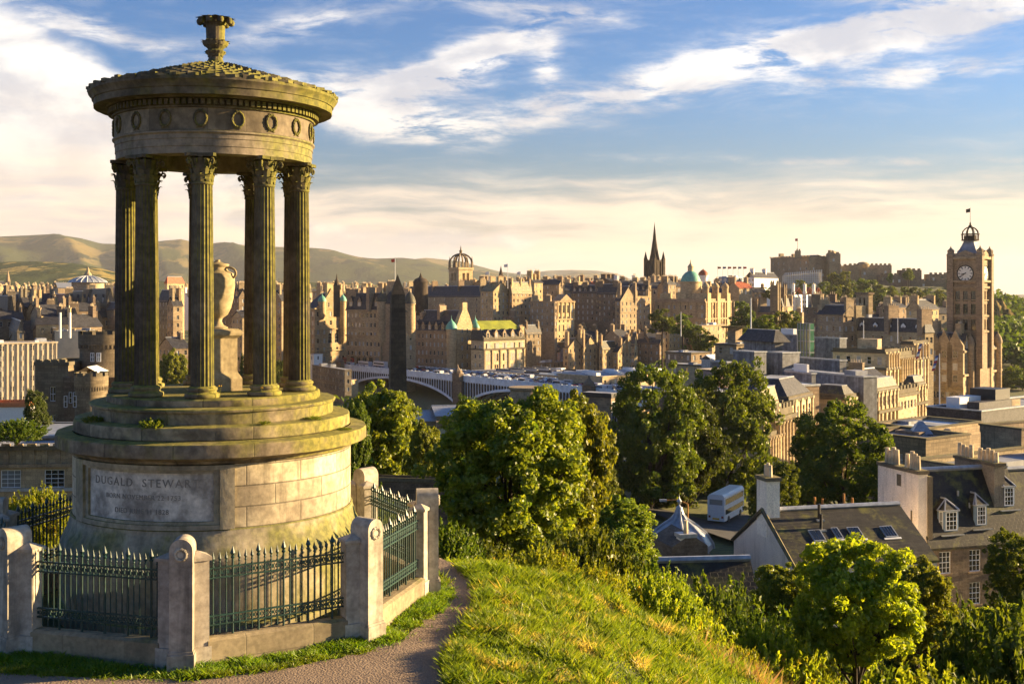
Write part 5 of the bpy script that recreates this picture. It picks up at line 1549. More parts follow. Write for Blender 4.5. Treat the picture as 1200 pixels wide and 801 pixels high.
# the white gable mass rising above the roof
yb_ = hs.B
mb = MB(); mb.box(-.9, 0.02, .35, yb_ + .1, 0, hs.zz(556), 0); mb.tube((-.97, 1.2, 0), (-.97, 1.2, hs.zz(600)), .06, .06, 6, 2); mb.box(-.93, -.88, yb_ * .5 - .3, yb_ * .5 + .3, hs.zz(575), hs.zz(561), 2); mb.box(-1.0, .12, .25, yb_ + .2, hs.zz(556), hs.zz(556) + .3, 2)
for i, f_ in enumerate((.06, .12, .19, .30, .55, .63, .70, .78)):
    y = .35 + (yb_ + .3) * (f_ * .95 + .05)
    mb.cyl(-.44, y, hs.zz(556) + .3, hs.zz(556) + 1.45 + .15 * (i % 3), .25, .19, 8, 1)
mb.box(-.02, .40, .20, 1.0, 0, hs.zz(556) - .2, 2)
mb.build('chimney', [M['harl'], M['pot'], M['parapet']], hs.rf)
mb = MB(); xx = hs.A * .80
mb.box(xx - .5, xx + .55, hs.B * .22, hs.B + .6, HH, hs.zz(553), 0); mb.box(xx - .6, xx + .65, hs.B * .20, hs.B + .7, hs.zz(553), hs.zz(553) + .25, 2)
for i in range(9): mb.cyl(xx, hs.B * (.28 + .085 * i + (.12 if i > 4 else 0)), hs.zz(553) + .25, hs.zz(553) + 1.15 + .12 * (i % 3), .22, .18, 8, 1)
mb.build('chimney', [M['harl_tan'], M['pot'], M['parapet']], hs.rf)
def lead_dormer(b, u, k, w, canted=True):
    q = on_slope(b, u, k)
    mb = MB(); h = 1.75; bk = b.B / 2 * (h + .6) / b.rise + .6
    hw = w / 2
    f_ = [(-hw - .3, .55), (-hw, 0), (hw, 0), (hw + .3, .55)] if canted else [(-hw - .1, .25), (-hw - .05, 0), (hw + .05, 0), (hw + .1, .25)]
    for (x0, y0), (x1, y1) in zip(f_, f_[1:]): mb.face([(x0, y0, -.3), (x1, y1, -.3), (x1, y1, h), (x0, y0, h)], 0)
    for s_ in (0, 3): x0, y0 = f_[s_]; mb.face([(x0, y0, -.3), (x0, bk, -.3), (x0, bk, h), (x0, y0, h)], 1)
    ap = (0, .75, h + .85); bkp = (0, bk + 1.2, h + .85)
    o = [(x * 1.12, y - .12, h - .02) for x, y in f_]
    for a, c_ in zip(o, o[1:]): mb.face([a, c_, ap], 1)
    mb.face([o[0], ap, bkp, (o[0][0], bk, h)], 1); mb.face([o[3], (o[3][0], bk, h), bkp, ap], 1)
    for a in o: mb.tube(a, ap, .07, .07, 5, 2)
    mb.tube(ap, bkp, .09, .09, 6, 2)
    for a, c_ in zip(o, o[1:]): mb.tube(a, c_, .07, .07, 5, 2)
    mb.box(-hw - .45, hw + .45, -.35, -.002, -.34, -.26, 2)
    d = mb.build('dormer', [M['blue_paint'], M['slate_near'], M['lead']], b.rf); d.location = q
    link('window', window_me(w * .86, 1.55, 'near', 'frame', 'glass_near'), d, (0, -.03, .08))
    if canted:
        for s_ in (-1, 1):
            wd = link('window', window_me(.34, 1.55, 'sash', 'frame', 'glass_near'), d, (s_ * (hw + .165), .25, .08), s_ * atan2(.55, .3))
lead_dormer(hs, hs.A * .245, .16, 1.3); lead_dormer(hs, hs.A * .56, .21, 1.0, False); lead_dormer(hs, hs.A * .90, .44, 1.1)
for u, k in ((.42, .62), (.50, .45)):
    q = on_slope(hs, hs.A * u, k); mb = MB(); mb.cyl(q.x, q.y, q.z, q.z + .45, .09, .09, 6); mb.build('vent_pipe', M['lead'], hs.rf)
# neighbour behind with another dormer at the photo edge
hn = Bld('slate_house', 'slate roofed house behind the rubble house, with one dormer at the photo edge', 1150, 1172, 1290, 103, 655, None, 74, cat='house', wall='rubble', B=9)
hn.walls(2, 3, 0, 1.1, 1.7, 2.8, 'near', 'frame', 'glass_near', 1.0, 'x', hn.zz(563) - hn.H, sp=3)
hn.roof('gx', hn.zz(563) - hn.H, 'slate_near', .15)
lead_dormer(hn, hn.A * .10, .42, 1.15)
aw = Bld('arcaded_wall', 'dark arcaded retaining wall along the street under the street trees', 640, 645, 842, 196, 568, None, 84, cat='wall', wall='st_c', B=2)
aw.walls(1, 0, 0); aw.cornice(aw.H - .3, .2, .4, 'parapet'); aw.pilasters('r', 13, 0, aw.H - .4, .7, .35, 'st_b')
for i in range(13): aw.win('r', aw.A * (i + .5) / 13, .6, 1.7, 3.2, 'arch', 'black', 'glass_near', .04)
# domed lead roof with its small white chimney
Yd = 92
dm = empty('domed_lodge', (Xp(796, Yd), Yd, Zp(700, Yd)), 0, 'round stone lodge with a ribbed grey lead ogee dome', 'lodge')
mb = MB(); zb_ = Zp(700, Yd)
def zd(py): return Zp(py, Yd) - zb_
R_ = 39 / F * Yd
mb.lathe([(R_ * .93, -6), (R_ * .93, zd(640))], 8, cap=False); mb.build('wall', M['rubble'], dm)
mb = MB()
og = [(R_ * 1.03, zd(642)), (R_ * 1.0, zd(636)), (R_ * .80, zd(624)), (R_ * .52, zd(615)), (R_ * .24, zd(608)), (R_ * .12, zd(602)), (R_ * .07, zd(597)), (R_ * .05, zd(594))]
mb.lathe(og, 8, cap=False); rf_ = mb.build('roof', M['lead'], dm)
for i in range(8):
    a = 2 * pi * i / 8; mb = MB(); mb.path([(r * 1.01 * sin(a), -r * 1.01 * cos(a), z) for r, z in og], .13, 6); mb.build('rib', M['lead'], rf_, 40)
mb = MB(); mb.lathe([(.05, zd(596)), (.22, zd(594)), (.05, zd(591)), (.16, zd(588)), (.22, zd(587)), (.04, zd(583)), (0, zd(578))], 10); mb.build('finial', M['lead'], dm, 40)
wc = empty('gable_lodge', (Xp(806, 86), 86, Zp(706, 86)), radians(14), 'small stone gable with a white chimney in front of the ogee dome', 'lodge')
zb2 = Zp(706, 86)
mb = MB(); mb.box(-1.3, 1.6, 0, 4, -6, Zp(640, 86) - zb2); mb.extr([(-1.3, Zp(640, 86) - zb2), (1.6, Zp(640, 86) - zb2), (.3, Zp(626, 86) - zb2)], 0, 4); mb.build('wall', M['rubble'], wc)
mb = MB(); stack(mb, .05, .5, Zp(660, 86) - zb2, Zp(630, 86) - zb2, 1.15, .9, 1, 0, 1, 2, ph=1.1, pr=.2); mb.build('chimney', [M['harl'], M['pot'], M['lead']], wc)
# lean-to roof in front
lw = Bld('lean_to', 'low dark slate lean to with a pale lead ridge below the domed lodge', 778, 780, 886, 66, 705, None, 84, cat='outbuilding', wall='rubble', B=3.2)
lw.walls(1, 0, 0); lw.roof('gx', lw.zz(668) - lw.H, 'slate_near', .15)
# orange poles behind the cottage
for px, yt_ in ((955, 582), (964, 584), (989, 578), (999, 583)):
    mb = MB(); mb.cyl(0, 0, 0, Zp(yt_, 94) - Zp(640, 94), .09, .09, 8)
    tag(link('pole', mb.mesh('pole', M['yellow_post']), None, (Xp(px, 94), 94, Zp(640, 94))), 'thin orange pole rising behind the cottage ridge', 'pole', 'orange poles behind the cottage')
# street lamp by the domed lodge
lp = empty('street_lamp', (Xp(806, 98), 98, Zp(700, 98)), 0, 'tall brown street lamp standing beside the domed lodge', 'street lamp')
zl = Zp(590, 98) - Zp(700, 98)
mb = MB(); mb.cyl(0, 0, -4, zl, .09, .06, 8); mb.path([(0, 0, zl), (-.9, 0, zl + .35), (-1.9, 0, zl + .3)], .05, 6); mb.build('pole', M['yellow_post'], lp)
mb = MB(); mb.box(-2.4, -1.8, -.12, .12, zl + .2, zl + .38); mb.build('lamp_head', M['lead'], lp)

# ------------------------------------------------------------------ graveyard, wall, obelisk, hume tomb
ob = empty('obelisk', (Xp(466, 200), 200, Zp(528, 200)), radians(12), 'tall dark stone obelisk rising from the graveyard in front of the bridge', 'obelisk')
zb_ = Zp(528, 200)
mb = MB()
w1, w0 = 10.5 / F * 200, 14.5 / F * 200
w1 *= .76; w0 *= .74
ht, hp_ = Zp(345, 200) - zb_, Zp(321, 200) - zb_
c0 = [(-w0, -w0, 0), (w0, -w0, 0), (w0, w0, 0), (-w0, w0, 0)]; c1 = [(-w1, -w1, ht), (w1, -w1, ht), (w1, w1, ht), (-w1, w1, ht)]
for i in range(4):
    j = (i + 1) % 4; mb.face([c0[i], c0[j], c1[j], c1[i]]); mb.face([c1[i], c1[j], (0, 0, hp_)])
M['obel'] = m_stone('obelisk_stone', (0.105, 0.08, 0.055), (0.055, 0.042, 0.032), 0.25, (1.5, .75, .03), 0.12, 0.5, 0.3, mortar=.5)
mb.build('shaft', M['obel'], ob)
mb = MB(); mb.box(-w0 * 1.8, w0 * 1.8, -w0 * 1.8, w0 * 1.8, -6, .0); mb.build('base', M['obel'], ob)
hm = empty('round_tomb', (Xp(617, 190), 190, Zp(520, 190)), 0, 'low round stone tomb tower with a broad rim behind the largest tree', 'tomb')
zb_ = Zp(520, 190); R_ = 19 / F * 190
mb = MB(); mb.lathe([(R_, -5), (R_, Zp(468, 190) - zb_), (R_ * 1.07, Zp(465, 190) - zb_), (R_ * 1.07, Zp(462, 190) - zb_), (R_ * 1.0, Zp(460, 190) - zb_), (R_ * 1.0, Zp(457, 190) - zb_), (R_ * 1.1, Zp(455.5, 190) - zb_), (R_ * 1.1, Zp(453, 190) - zb_), (0, Zp(453, 190) - zb_)], 32)
mb.build('wall', M['tan'], hm, 35)
# lawn of the graveyard with its stones
kk = 26000
rs = np.random.RandomState(12)
x = rs.uniform(-34, -4, kk); y = rs.uniform(165, 215, kk)
me = blades(rs, x, y, ground_h(x, y), rs.uniform(.15, .4, kk), .16, rs.uniform(.3, 1, kk), M['lawn'], 'graveyard_grass')
tag(link('graveyard_grass', me), kind='stuff')
tag(link('lawn', blades(rs, rs.uniform(14, 34, 30000), (yq := rs.uniform(50, 72, 30000)), ground_h(np.full(30000, 24.), yq) + .02, rs.uniform(.05, .2, 30000), .03, rs.uniform(.3, 1, 30000), M['lawn'], 'lawn')), kind='stuff')
glab = ['tall dark headstone with a rounded top on the sunny grass', 'pale upright headstone beside the tall dark one', 'short leaning headstone at the front of the grass', 'dark headstone low beside the small sunny tree', 'thin headstone near the graveyard wall', 'small headstone in the shade of the graveyard wall', 'squat tomb chest with a gabled lid in front of the grass']
mb = MB(); mb.extr([(-.5, 0), (.5, 0), (.5, 1.9)] + [(.5 * cos(pi * i / 8), 1.9 + .4 * sin(pi * i / 8)) for i in range(1, 8)] + [(-.5, 1.9)], -.12, .12); gs_me = mb.mesh('headstone', M['st_c'])
for i, (px, py, w, h) in enumerate([(509, 537, 1.2, 1.3), (516, 540, 1.3, 1.25), (515, 549, .9, .7), (496, 556, 1.1, 1.1), (487, 547, .8, .8), (523, 522, 1.3, .9)]):
    # find where this line of sight meets the ground
    Y = 170.0
    for Y in np.arange(160, 215, .5):
        if gh(Xp(px, Y), Y) > Zp(py, Y): break
    tag(link('headstone', gs_me, None, (Xp(px, Y), Y, gh(Xp(px, Y), Y) - .1), radians(-20 + 9 * i), (w, w, h)), glab[i], 'headstone', 'headstones on the graveyard grass')
gw = Bld('graveyard_wall', 'dark graveyard wall lined with blackened monuments behind the grass', 508, 512, 566, 222, 497, Zp(522, 222), 82, cat='wall', wall='st_c', B=2.5)
gw.walls(1, 7, 0, 1.4, 2.4, 3, 'plain', top=.7, fm='st_c' if False else 'tan', depth=.4); gw.roof('flat'); gw.parapet(.4)
wl = Bld('stone_wall', 'sloping stone boundary wall below the back railing of the monument', 430, 438, 530, 60, 563, None, 100, cat='wall', wall='rubble', B=.8)
wl.walls(1, 0, 0); wl.cornice(wl.H, .06, .2, 'parapet', 'coping')
bb = Bld('stone_block', 'plain square stone block with one tall window at the near end of the bridge', 683, 716, 724, 232, 461, None, 35, cat='building', wall='tan')
bb.walls(1, 0, 0); bb.cornice(bb.H - .9, .25, .9, 'black', 'eaves'); bb.roof('flat')
b_ = MB(); 
bb.win('r', bb.A * .45, bb.H - 6.0, 2.0, 4.3, 'sash', 'frame', 'glass_near')
# sheds with pale corrugated roofs under the bridge
for i, (pl, pr_, Y, yt_, lb) in enumerate([(486, 512, 330, 484, 'small shed with a pale corrugated roof in front of the bridge'), (509, 546, 330, 478, 'wide shed with a pale blue corrugated roof in front of the bridge pier'), (640, 684, 330, 480, 'long pale station roof seen under the nearest bridge arch')]):
    s_ = Bld('shed', lb, pl, pl + 3, pr_, Y, yt_ + 9, None, 78, cat='shed', wall='st_c', B=14)
    s_.walls(1, 0, 0, gable='x', rise=2.0); s_.roof('gx', 2.0, 'lead', .6)
# ------------------------------------------------------------------ the iron bridge
P0 = Vector((Xp(404, 631), 631, 0)); P1 = Vector((Xp(733, 457), 457, 0))
dv = (P1 - P0); BL = dv.length; bth = atan2(dv.y, dv.x)
ZD = -39.2
br = empty('road_bridge', (P0.x, P0.y, ZD), bth, 'long iron road bridge with pale blue arches and a panelled parapet', 'bridge')
BW = 23.0         # width away from the camera: local +Y
NSP = 3; pier_w = 7.0
g_low = -18.5
px_pier = []
for i in range(1, NSP):     # piers seen at px 537 and ~690
    pass
def loc_of(px):
    u = (px - 600) / F
    d = dv.normalized(); return (u * P0.y - P0.x) / (d.x - u * d.y)
pier_at = [-2.0, loc_of(540), BL + 3 if False else loc_of(694)]
mb = MB(); mb.box(-6, BL + 8, 0, BW, -1.4, -.25); mb.build('deck', M['asphalt'], br)
for yy, nm in ((0, 0), (BW, 1)):
    mb = MB(); y0, y1 = (yy - .5, yy - .1) if nm == 0 else (yy + .1, yy + .5)
    mb.box(-6, BL + 8, y0, y1, -1.9, -.2); mb.box(-6, BL + 8, y0 + .1, y1 - .1, -.2, .95); mb.box(-6, BL + 8, y0 - .05, y1 + .05, .95, 1.15)
    n = int(BL / 3.2)
    for i in range(n + 1):
        x = BL * i / n; mb.box(x - .25, x + .25, y0 - .08, y1 + .08, -.19, 1.3)
    for i in range(n):
        x = BL * (i + .5) / n; mb.box(x - 1.1, x + 1.1, y0 + .02 if nm == 0 else y1 - .1, y0 + .099 if nm == 0 else y1 - .02, .0, .75)
    mb.build('parapet', M['bridge'], br)
spans = [(pier_at[0] + pier_w * .3, pier_at[1] - pier_w / 2), (pier_at[1] + pier_w / 2, pier_at[2] - pier_w / 2), (pier_at[2] + pier_w / 2, pier_at[2] + pier_w / 2 + (pier_at[1] - pier_at[0]) * .6)]
for (xa, xb) in spans:
    L_ = xb - xa; rise_ = 9.6
    def za(x): 
        q = (x - (xa + xb) / 2) / (L_ / 2); return -3.2 - rise_ * (1 - sqrt(max(0, 1 - (q * .93) ** 2))) / (1 - sqrt(1 - .93 ** 2))
    for yy in (-.35, 7.5, 15, BW + .0):
        mb = MB(); n = 26
        for i in range(n):
            x0, x1 = xa + L_ * i / n, xa + L_ * (i + 1) / n
            z0, z1 = za(x0), za(x1)
            q = [(x0, z0 - .75), (x1, z1 - .75), (x1, z1 + .45), (x0, z0 + .45)]
            mb.extr([(a, c) for a, c in q], yy, yy + .35)
        mb.build('arch_rib', M['bridge'], br)
    # spandrel colonnade on the near side
    n = int(L_ / 2.1); mb = MB(); mbx = MB()
    for i in range(n + 1):
        x = xa + L_ * i / n; zt_, zl_ = -2.0, za(x) + .4
        if zt_ - zl_ < .3: continue
        mb.box(x - .16, x + .16, -.28, .0, zl_, zt_)
        if i < n and zt_ - (za(x + L_ / n) + .4) > .9:
            xm = x + L_ / n / 2; rr = L_ / n / 2
            for k in range(6):
                a, c = pi * k / 6, pi * (k + 1) / 6
                mb.face([(xm + rr * cos(a), -.25, zt_ - rr + rr * sin(a)), (xm + rr * cos(c), -.25, zt_ - rr + rr * sin(c)), (xm + rr * cos(c), -.25, zt_), (xm + rr * cos(a), -.25, zt_)])
    mb.build('spandrel', M['bridge'], br)
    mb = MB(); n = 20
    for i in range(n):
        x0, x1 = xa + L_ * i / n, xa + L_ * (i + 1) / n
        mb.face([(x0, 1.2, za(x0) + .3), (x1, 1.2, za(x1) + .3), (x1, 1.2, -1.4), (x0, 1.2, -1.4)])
    mb.build('spandrel_shade', M['shaded_steel'], br)  # dark sheet closing the open spandrels, its colour standing in for shade
for i, xp_ in enumerate(pier_at):
    pr_ = None
    mb = MB(); w = pier_w / 2
    mb.box(xp_ - w, xp_ + w, -2.2, BW + 2.2, -26, -1.5); mb.box(xp_ - w - .4, xp_ + w + .4, -2.6, BW + 2.6, -14, -12.8)
    mb.box(xp_ - w * .8, xp_ + w * .8, -3.0, -.6, -1.5, 1.6); mb.box(xp_ - w * .9, xp_ + w * .9, -3.2, -.4, 1.6, 2.1)
    pr_ = mb.build('pier', M['st_c'], br)
    mb = MB(); mb.lathe([(w * .7, 2.1), (w * .62, 3.2), (w * .35, 4.2), (w * .16, 4.8), (.25, 6.0), (0, 6.6)], 8, xp_, -1.8); mb.build('pier_cap', M['st_c'], pr_)
# traffic on the bridge
def car_mesh(col, kind='car'):
    mb = MB()
    if kind == 'car':
        pr_ = [(-2.1, .35), (2.1, .35), (2.1, .85), (1.2, .95), (.7, 1.45), (-1.2, 1.45), (-1.8, .95), (-2.1, .9)]
        mb.extr(pr_, -.88, .88, 0); mb.extr([(1.12, .97), (.66, 1.40), (-1.14, 1.40), (-1.68, .97)], -.9, .9, 1)
    else:
        Lc, Hc = (5.4, 4.2) if kind == 'bus' else (2.6, 2.3)
        mb.extr([(-Lc, .35), (Lc, .35), (Lc, Hc - .15), (Lc - .2, Hc), (-Lc + .1, Hc), (-Lc, Hc - .2)], -1.2, 1.2, 0)
        for z0 in ((1.2, 2.7) if kind == 'bus' else (1.25,)): mb.box(-Lc + .4, Lc - .3, -1.22, 1.22, z0, z0 + .75, 1)
    for x in (-1.3, 1.35):
        sx = x * (1 if kind == 'car' else (2.4 if kind == 'bus' else 1.2))
        for s_ in (-1, 1): mb.tube((sx, s_ * .75, .33), (sx, s_ * .93, .33), .33, .33, 8, 2)
    return mb.mesh('car' if kind == 'car' else kind, [col, M['glass_near'], M['black']])
def paint(n, c): M[n] = m_plain(n, c, .3, .2, .05, 1, 0, .6); return M[n]
CM = {'white': car_mesh(paint('white_car_paint', (.7, .7, .7))), 'blue': car_mesh(paint('blue_car_paint', (.03, .07, .2))), 'silver': car_mesh(paint('silver_car_paint', (.35, .37, .4))), 'red': car_mesh(paint('red_car_paint', (.4, .02, .02))), 'black': car_mesh(paint('black_car_paint', (.02, .02, .025))),
      'van': car_mesh(M['white_car_paint'], 'van'), 'redbus': car_mesh(paint('maroon_bus_paint', (.35, .03, .03)), 'bus'), 'whitebus': car_mesh(M['white_car_paint'], 'bus')}
r2 = random.Random(8)
dn = dv.normalized(); nn_ = Vector((-dn.y, dn.x, 0))
gname = 'cars queueing on the bridge'
def on_bridge(x, y): q = P0 + dn * x + nn_ * y; return (q.x, q.y, ZD - .23)
for lane, (y, flip) in enumerate(((2.6, 0), (6.2, 0), (9.8, 0), (13.6, 1), (17.4, 1), (20.6, 1))):
    x = r2.uniform(0, 6)
    while x < BL + 2:
        c = r2.choices(['white', 'blue', 'silver', 'red', 'black', 'van'], [5, 8, 5, 1.5, 4, 1.5])[0]
        o = link('car' if c != 'van' else 'van', CM[c], None, on_bridge(x, y), bth + (pi if flip else 0))
        if c == 'van': tag(o, 'white van among the cars queueing on the bridge', 'van', 'vans queueing on the bridge')
        else: tag(o, 'small %s car among those queueing on the bridge deck' % c, 'car', '%s cars queueing on the bridge' % c)
        x += r2.uniform(6.2, 11)
tag(link('double_decker', CM['redbus'], None, on_bridge(6, -3.0 + 5.2), bth), 'red and white double deck bus at the far end of the bridge', 'bus').location = (Xp(410, 640), 640, ZD)
tag(link('double_decker', CM['whitebus'], None, (Xp(446, 612), 612, ZD - .5), bth), 'white double deck bus on the bridge just beside the obelisk', 'bus')
tag(link('double_decker', CM['whitebus'], None, (Xp(428, 625), 625, ZD - 1.2), bth), 'long pale bus on the bridge ahead of the red bus', 'bus')
for i, (px, py, Y, c, lb) in enumerate([(496, 465, 560, 'red', 'red car parked in the street under the bridge arch'), (503, 466, 560, 'white', 'white car next to the red one under the bridge arch'), (511, 464, 560, 'blue', 'blue car parked under the bridge arch'), (485, 465, 560, 'white', 'white car on the obelisk side of the red one under the arch')]):
    tag(link('car', CM[c], None, (Xp(px, Y + 75), Y + 75, Zp(py + 2.5, Y + 75)), .3, 1.3), lb, 'car')
sw = Bld('street_wall', 'sunlit sandstone retaining wall seen under the bridge arch', 414, 416, 545, 650, 459 + 6, None, 68, cat='wall', wall='st_a', B=6)
sw.walls(1, 0, 0); sw.roof('flat', flatm='asphalt')

# ------------------------------------------------------------------ Old Town along the ridge, from the bridge outwards
G1 = None
# A sunlit baronial block with two green cupolas
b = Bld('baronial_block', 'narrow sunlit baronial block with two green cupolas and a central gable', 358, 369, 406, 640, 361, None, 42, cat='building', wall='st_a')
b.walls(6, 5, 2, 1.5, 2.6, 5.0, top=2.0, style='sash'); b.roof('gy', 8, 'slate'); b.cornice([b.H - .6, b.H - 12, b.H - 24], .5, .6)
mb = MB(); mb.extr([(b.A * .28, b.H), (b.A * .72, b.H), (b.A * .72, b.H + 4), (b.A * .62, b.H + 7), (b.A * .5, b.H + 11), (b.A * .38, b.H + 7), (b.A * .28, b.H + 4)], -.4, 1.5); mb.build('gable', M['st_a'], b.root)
for u in (.42, .58): b.win('r', b.A * u, b.H + .6, 1.2, 2.6, proud=.42)
b.turret(b.A * .30 - 2.2, -.6, 2.1, b.H - 4, b.H + 3.2, 4.2, 'copper', 'dome'); b.turret(b.A * .86, -.6, 1.9, b.H - 18, b.H + 3.4, 4.2, 'copper', 'dome')
for u in (.47, .68): b.win('r', b.A * u, b.H - 19.6, 2.6, 4.2, 'arch', proud=.06)
b.chim([(.5, .12, 13.5, 1), (.85, .5, 10)], d=5, w=1.6)
# B dark hotel block with arcade
b = Bld('hotel_block', 'broad sooty stone hotel block with arched ground floor, next to the sunlit baronial block', 406, 446, 458, 625, 363, None, 34, cat='building', wall='st_b', B=None)
b.walls(5, 2, 9, 1.3, 2.2, 5.2, top=2.0); b.roof('hip', 9, 'slate', inset=.5); b.cornice([b.H - .6, b.H - 14.5, b.H - 26], .5, .6)
for f, n in (('l', 4),): b.dormers(f, n, 2.2, 4.2, .02, gable=3.0, back=5)
for u in (.18, .36, .54, .72, .9):
    O_, T_, W_, N_, rz_ = b.face_def('l')
    if b.B * u > 1: b.win('l', b.B * u, b.H - 26 - 4.5, 2.8, 4.0, 'arch', 'st_b', 'glass_near', .05)
b.turret(b.A * .2, .5, 2.8, b.H - 16, b.H + 4, 6.5, 'slate_m', 'dome'); b.chim([(.1, .3, 12, 1), (.6, .62, 12, 1), (.3, .9, 11)], d=6, w=2)
b = Bld('hotel_tower', 'sunlit hotel wing with a mossy onion turret just beyond the obelisk', 468, 476, 487, 592, 366, None, 45, cat='building', wall='st_a')
b.walls(5, 1, 1, 1.4, 2.2, 5, top=2); b.roof('hip', 4, 'slate_m'); b.turret(b.A * .5, 1.0, 2.8, b.H - 10, b.H + 4, 7.5, 'slate_m', 'dome'); b.chim([(.8, .9, 12)], d=4, w=2)
b = stdb('dark hotel wing with a tall slate roof behind the obelisk', 446, 462, 474, 622, 356, 'hip', 8, 'st_b', rm='slate', t=30, ch=((.3, .2, 12), (.7, .8, 12)))
# C long dark block with sunlit gable and two cupolas
b = Bld('newspaper_block', 'long shaded stone block ending in a sunlit gabled tower with green cupolas', 484, 530, 557, 600, 388, None, 40, cat='building', wall='st_b')
b.walls(5, 3, 13, 1.2, 2.1, 4.4, top=1.8); b.roof('gy', 10.5, 'slate', ridge='lead'); b.cornice([b.H - .5, b.H - 13.6], .4, .6)
b.dormers('l', 6, 1.6, 3.0, .02, gable=1.8, back=4)
mb = MB(); mb.extr([(b.A * .12, 0), (b.A * .78, 0), (b.A * .78, b.H + 3), (b.A * .66, b.H + 8), (b.A * .56, b.H + 11), (b.A * .56, b.H + 15), (b.A * .36, b.H + 15), (b.A * .36, b.H + 11), (b.A * .26, b.H + 8), (b.A * .12, b.H + 3)], -1.4, 1.0); mb.build('gable_tower', M['st_a'], b.root)
for j in range(6):
    for u in (.34, .56): b.win('r', b.A * u, b.H - 1 - j * 4.5, 1.1, 2.3, proud=1.43)
b.turret(-.3, .3, 2.7, b.H - 34, b.H + .6, 5.6, 'copper', 'dome', wall='st_a'); b.turret(b.A - .2, -.2, 2.2, b.H - 30, b.H + 1.0, 5.6, 'copper', 'dome', wall='st_a')
b.chim([(.4, .95, 9, 1), (.4, .5, 13, 1)], d=5, w=2)
# D sunlit warehouse with mossy roof
b = Bld('arcaded_office', 'sunlit five bay stone office with a bright mossy green roof and arched windows', 552, 567, 615, 590, 398, None, 46, cat='building', wall='st_a')
b.walls(1, 0, 0, mat='st_pale', skipf='rl')
b.cornice([b.H - .6, b.H - 5.4], .5, .8, 'parapet')
for i in range(5):
    u = b.A * (i + .5) / 5
    for k in (-1, 0, 1): b.win('r', u + k * 1.15, b.H - 4.6, .85, 2.7, 'plain', 'st_a')
    for k in (-.62, .62): b.win('r', u + k * 1.25, b.H - 11.2, 1.1, 3.4, 'arch', 'st_a'); b.win('r', u + k * 1.25, b.H - 16.2, 1.1, 3.2, 'sash', 'st_a'); b.win('r', u + k * 1.25, b.H - 21.5, 1.1, 3.0, 'sash', 'st_a')
for j in range(5): b.win('l', b.B * .35, b.H - 5 - j * 4.6, 1.1, 2.0); b.win('l', b.B * .7, b.H - 5 - j * 4.6, 1.1, 2.0)
b.pilasters('r', 5, b.H - 30, b.H - 6, .9, .5)
mb = MB(); H_ = b.H
mb.face([(-.2, -.2, H_), (b.A + .2, -.2, H_), (b.A - .4, b.B * .25, H_ + 5), (.4, b.B * .25, H_ + 5)]); mb.face([(-.2, b.B, H_), (-.2, -.2, H_), (.4, b.B * .25, H_ + 5), (.4, b.B, H_ + 5)]); b.rf = mb.build('roof', M['slate'], b.root)
M['moss_bright'] = m_stone('bright_roof_moss', (0.26, 0.28, 0.03), (0.17, 0.19, 0.025), .2, None, 0, .1, 0)
mb = MB(); mb.face([(.4, b.B * .25, H_ + 5), (b.A - .4, b.B * .25, H_ + 5), (b.A - 3, b.B * .8, H_ + 9.5), (2, b.B * .8, H_ + 9.5)]); mb.face([(b.A - .4, b.B * .25, H_ + 5), (b.A - .4, b.B, H_ + 5), (b.A - 3, b.B * .8, H_ + 9.5)]); mb.build('roof_slope', M['moss_bright'], b.rf)
b.dormers('r', 5, 1.8, 3.4, .0, gable=1.6, back=3, m='st_a'); b.parapet(1.2, 'parapet')
b.chim([(1.0, .3, 6, 1)], d=3, w=2)

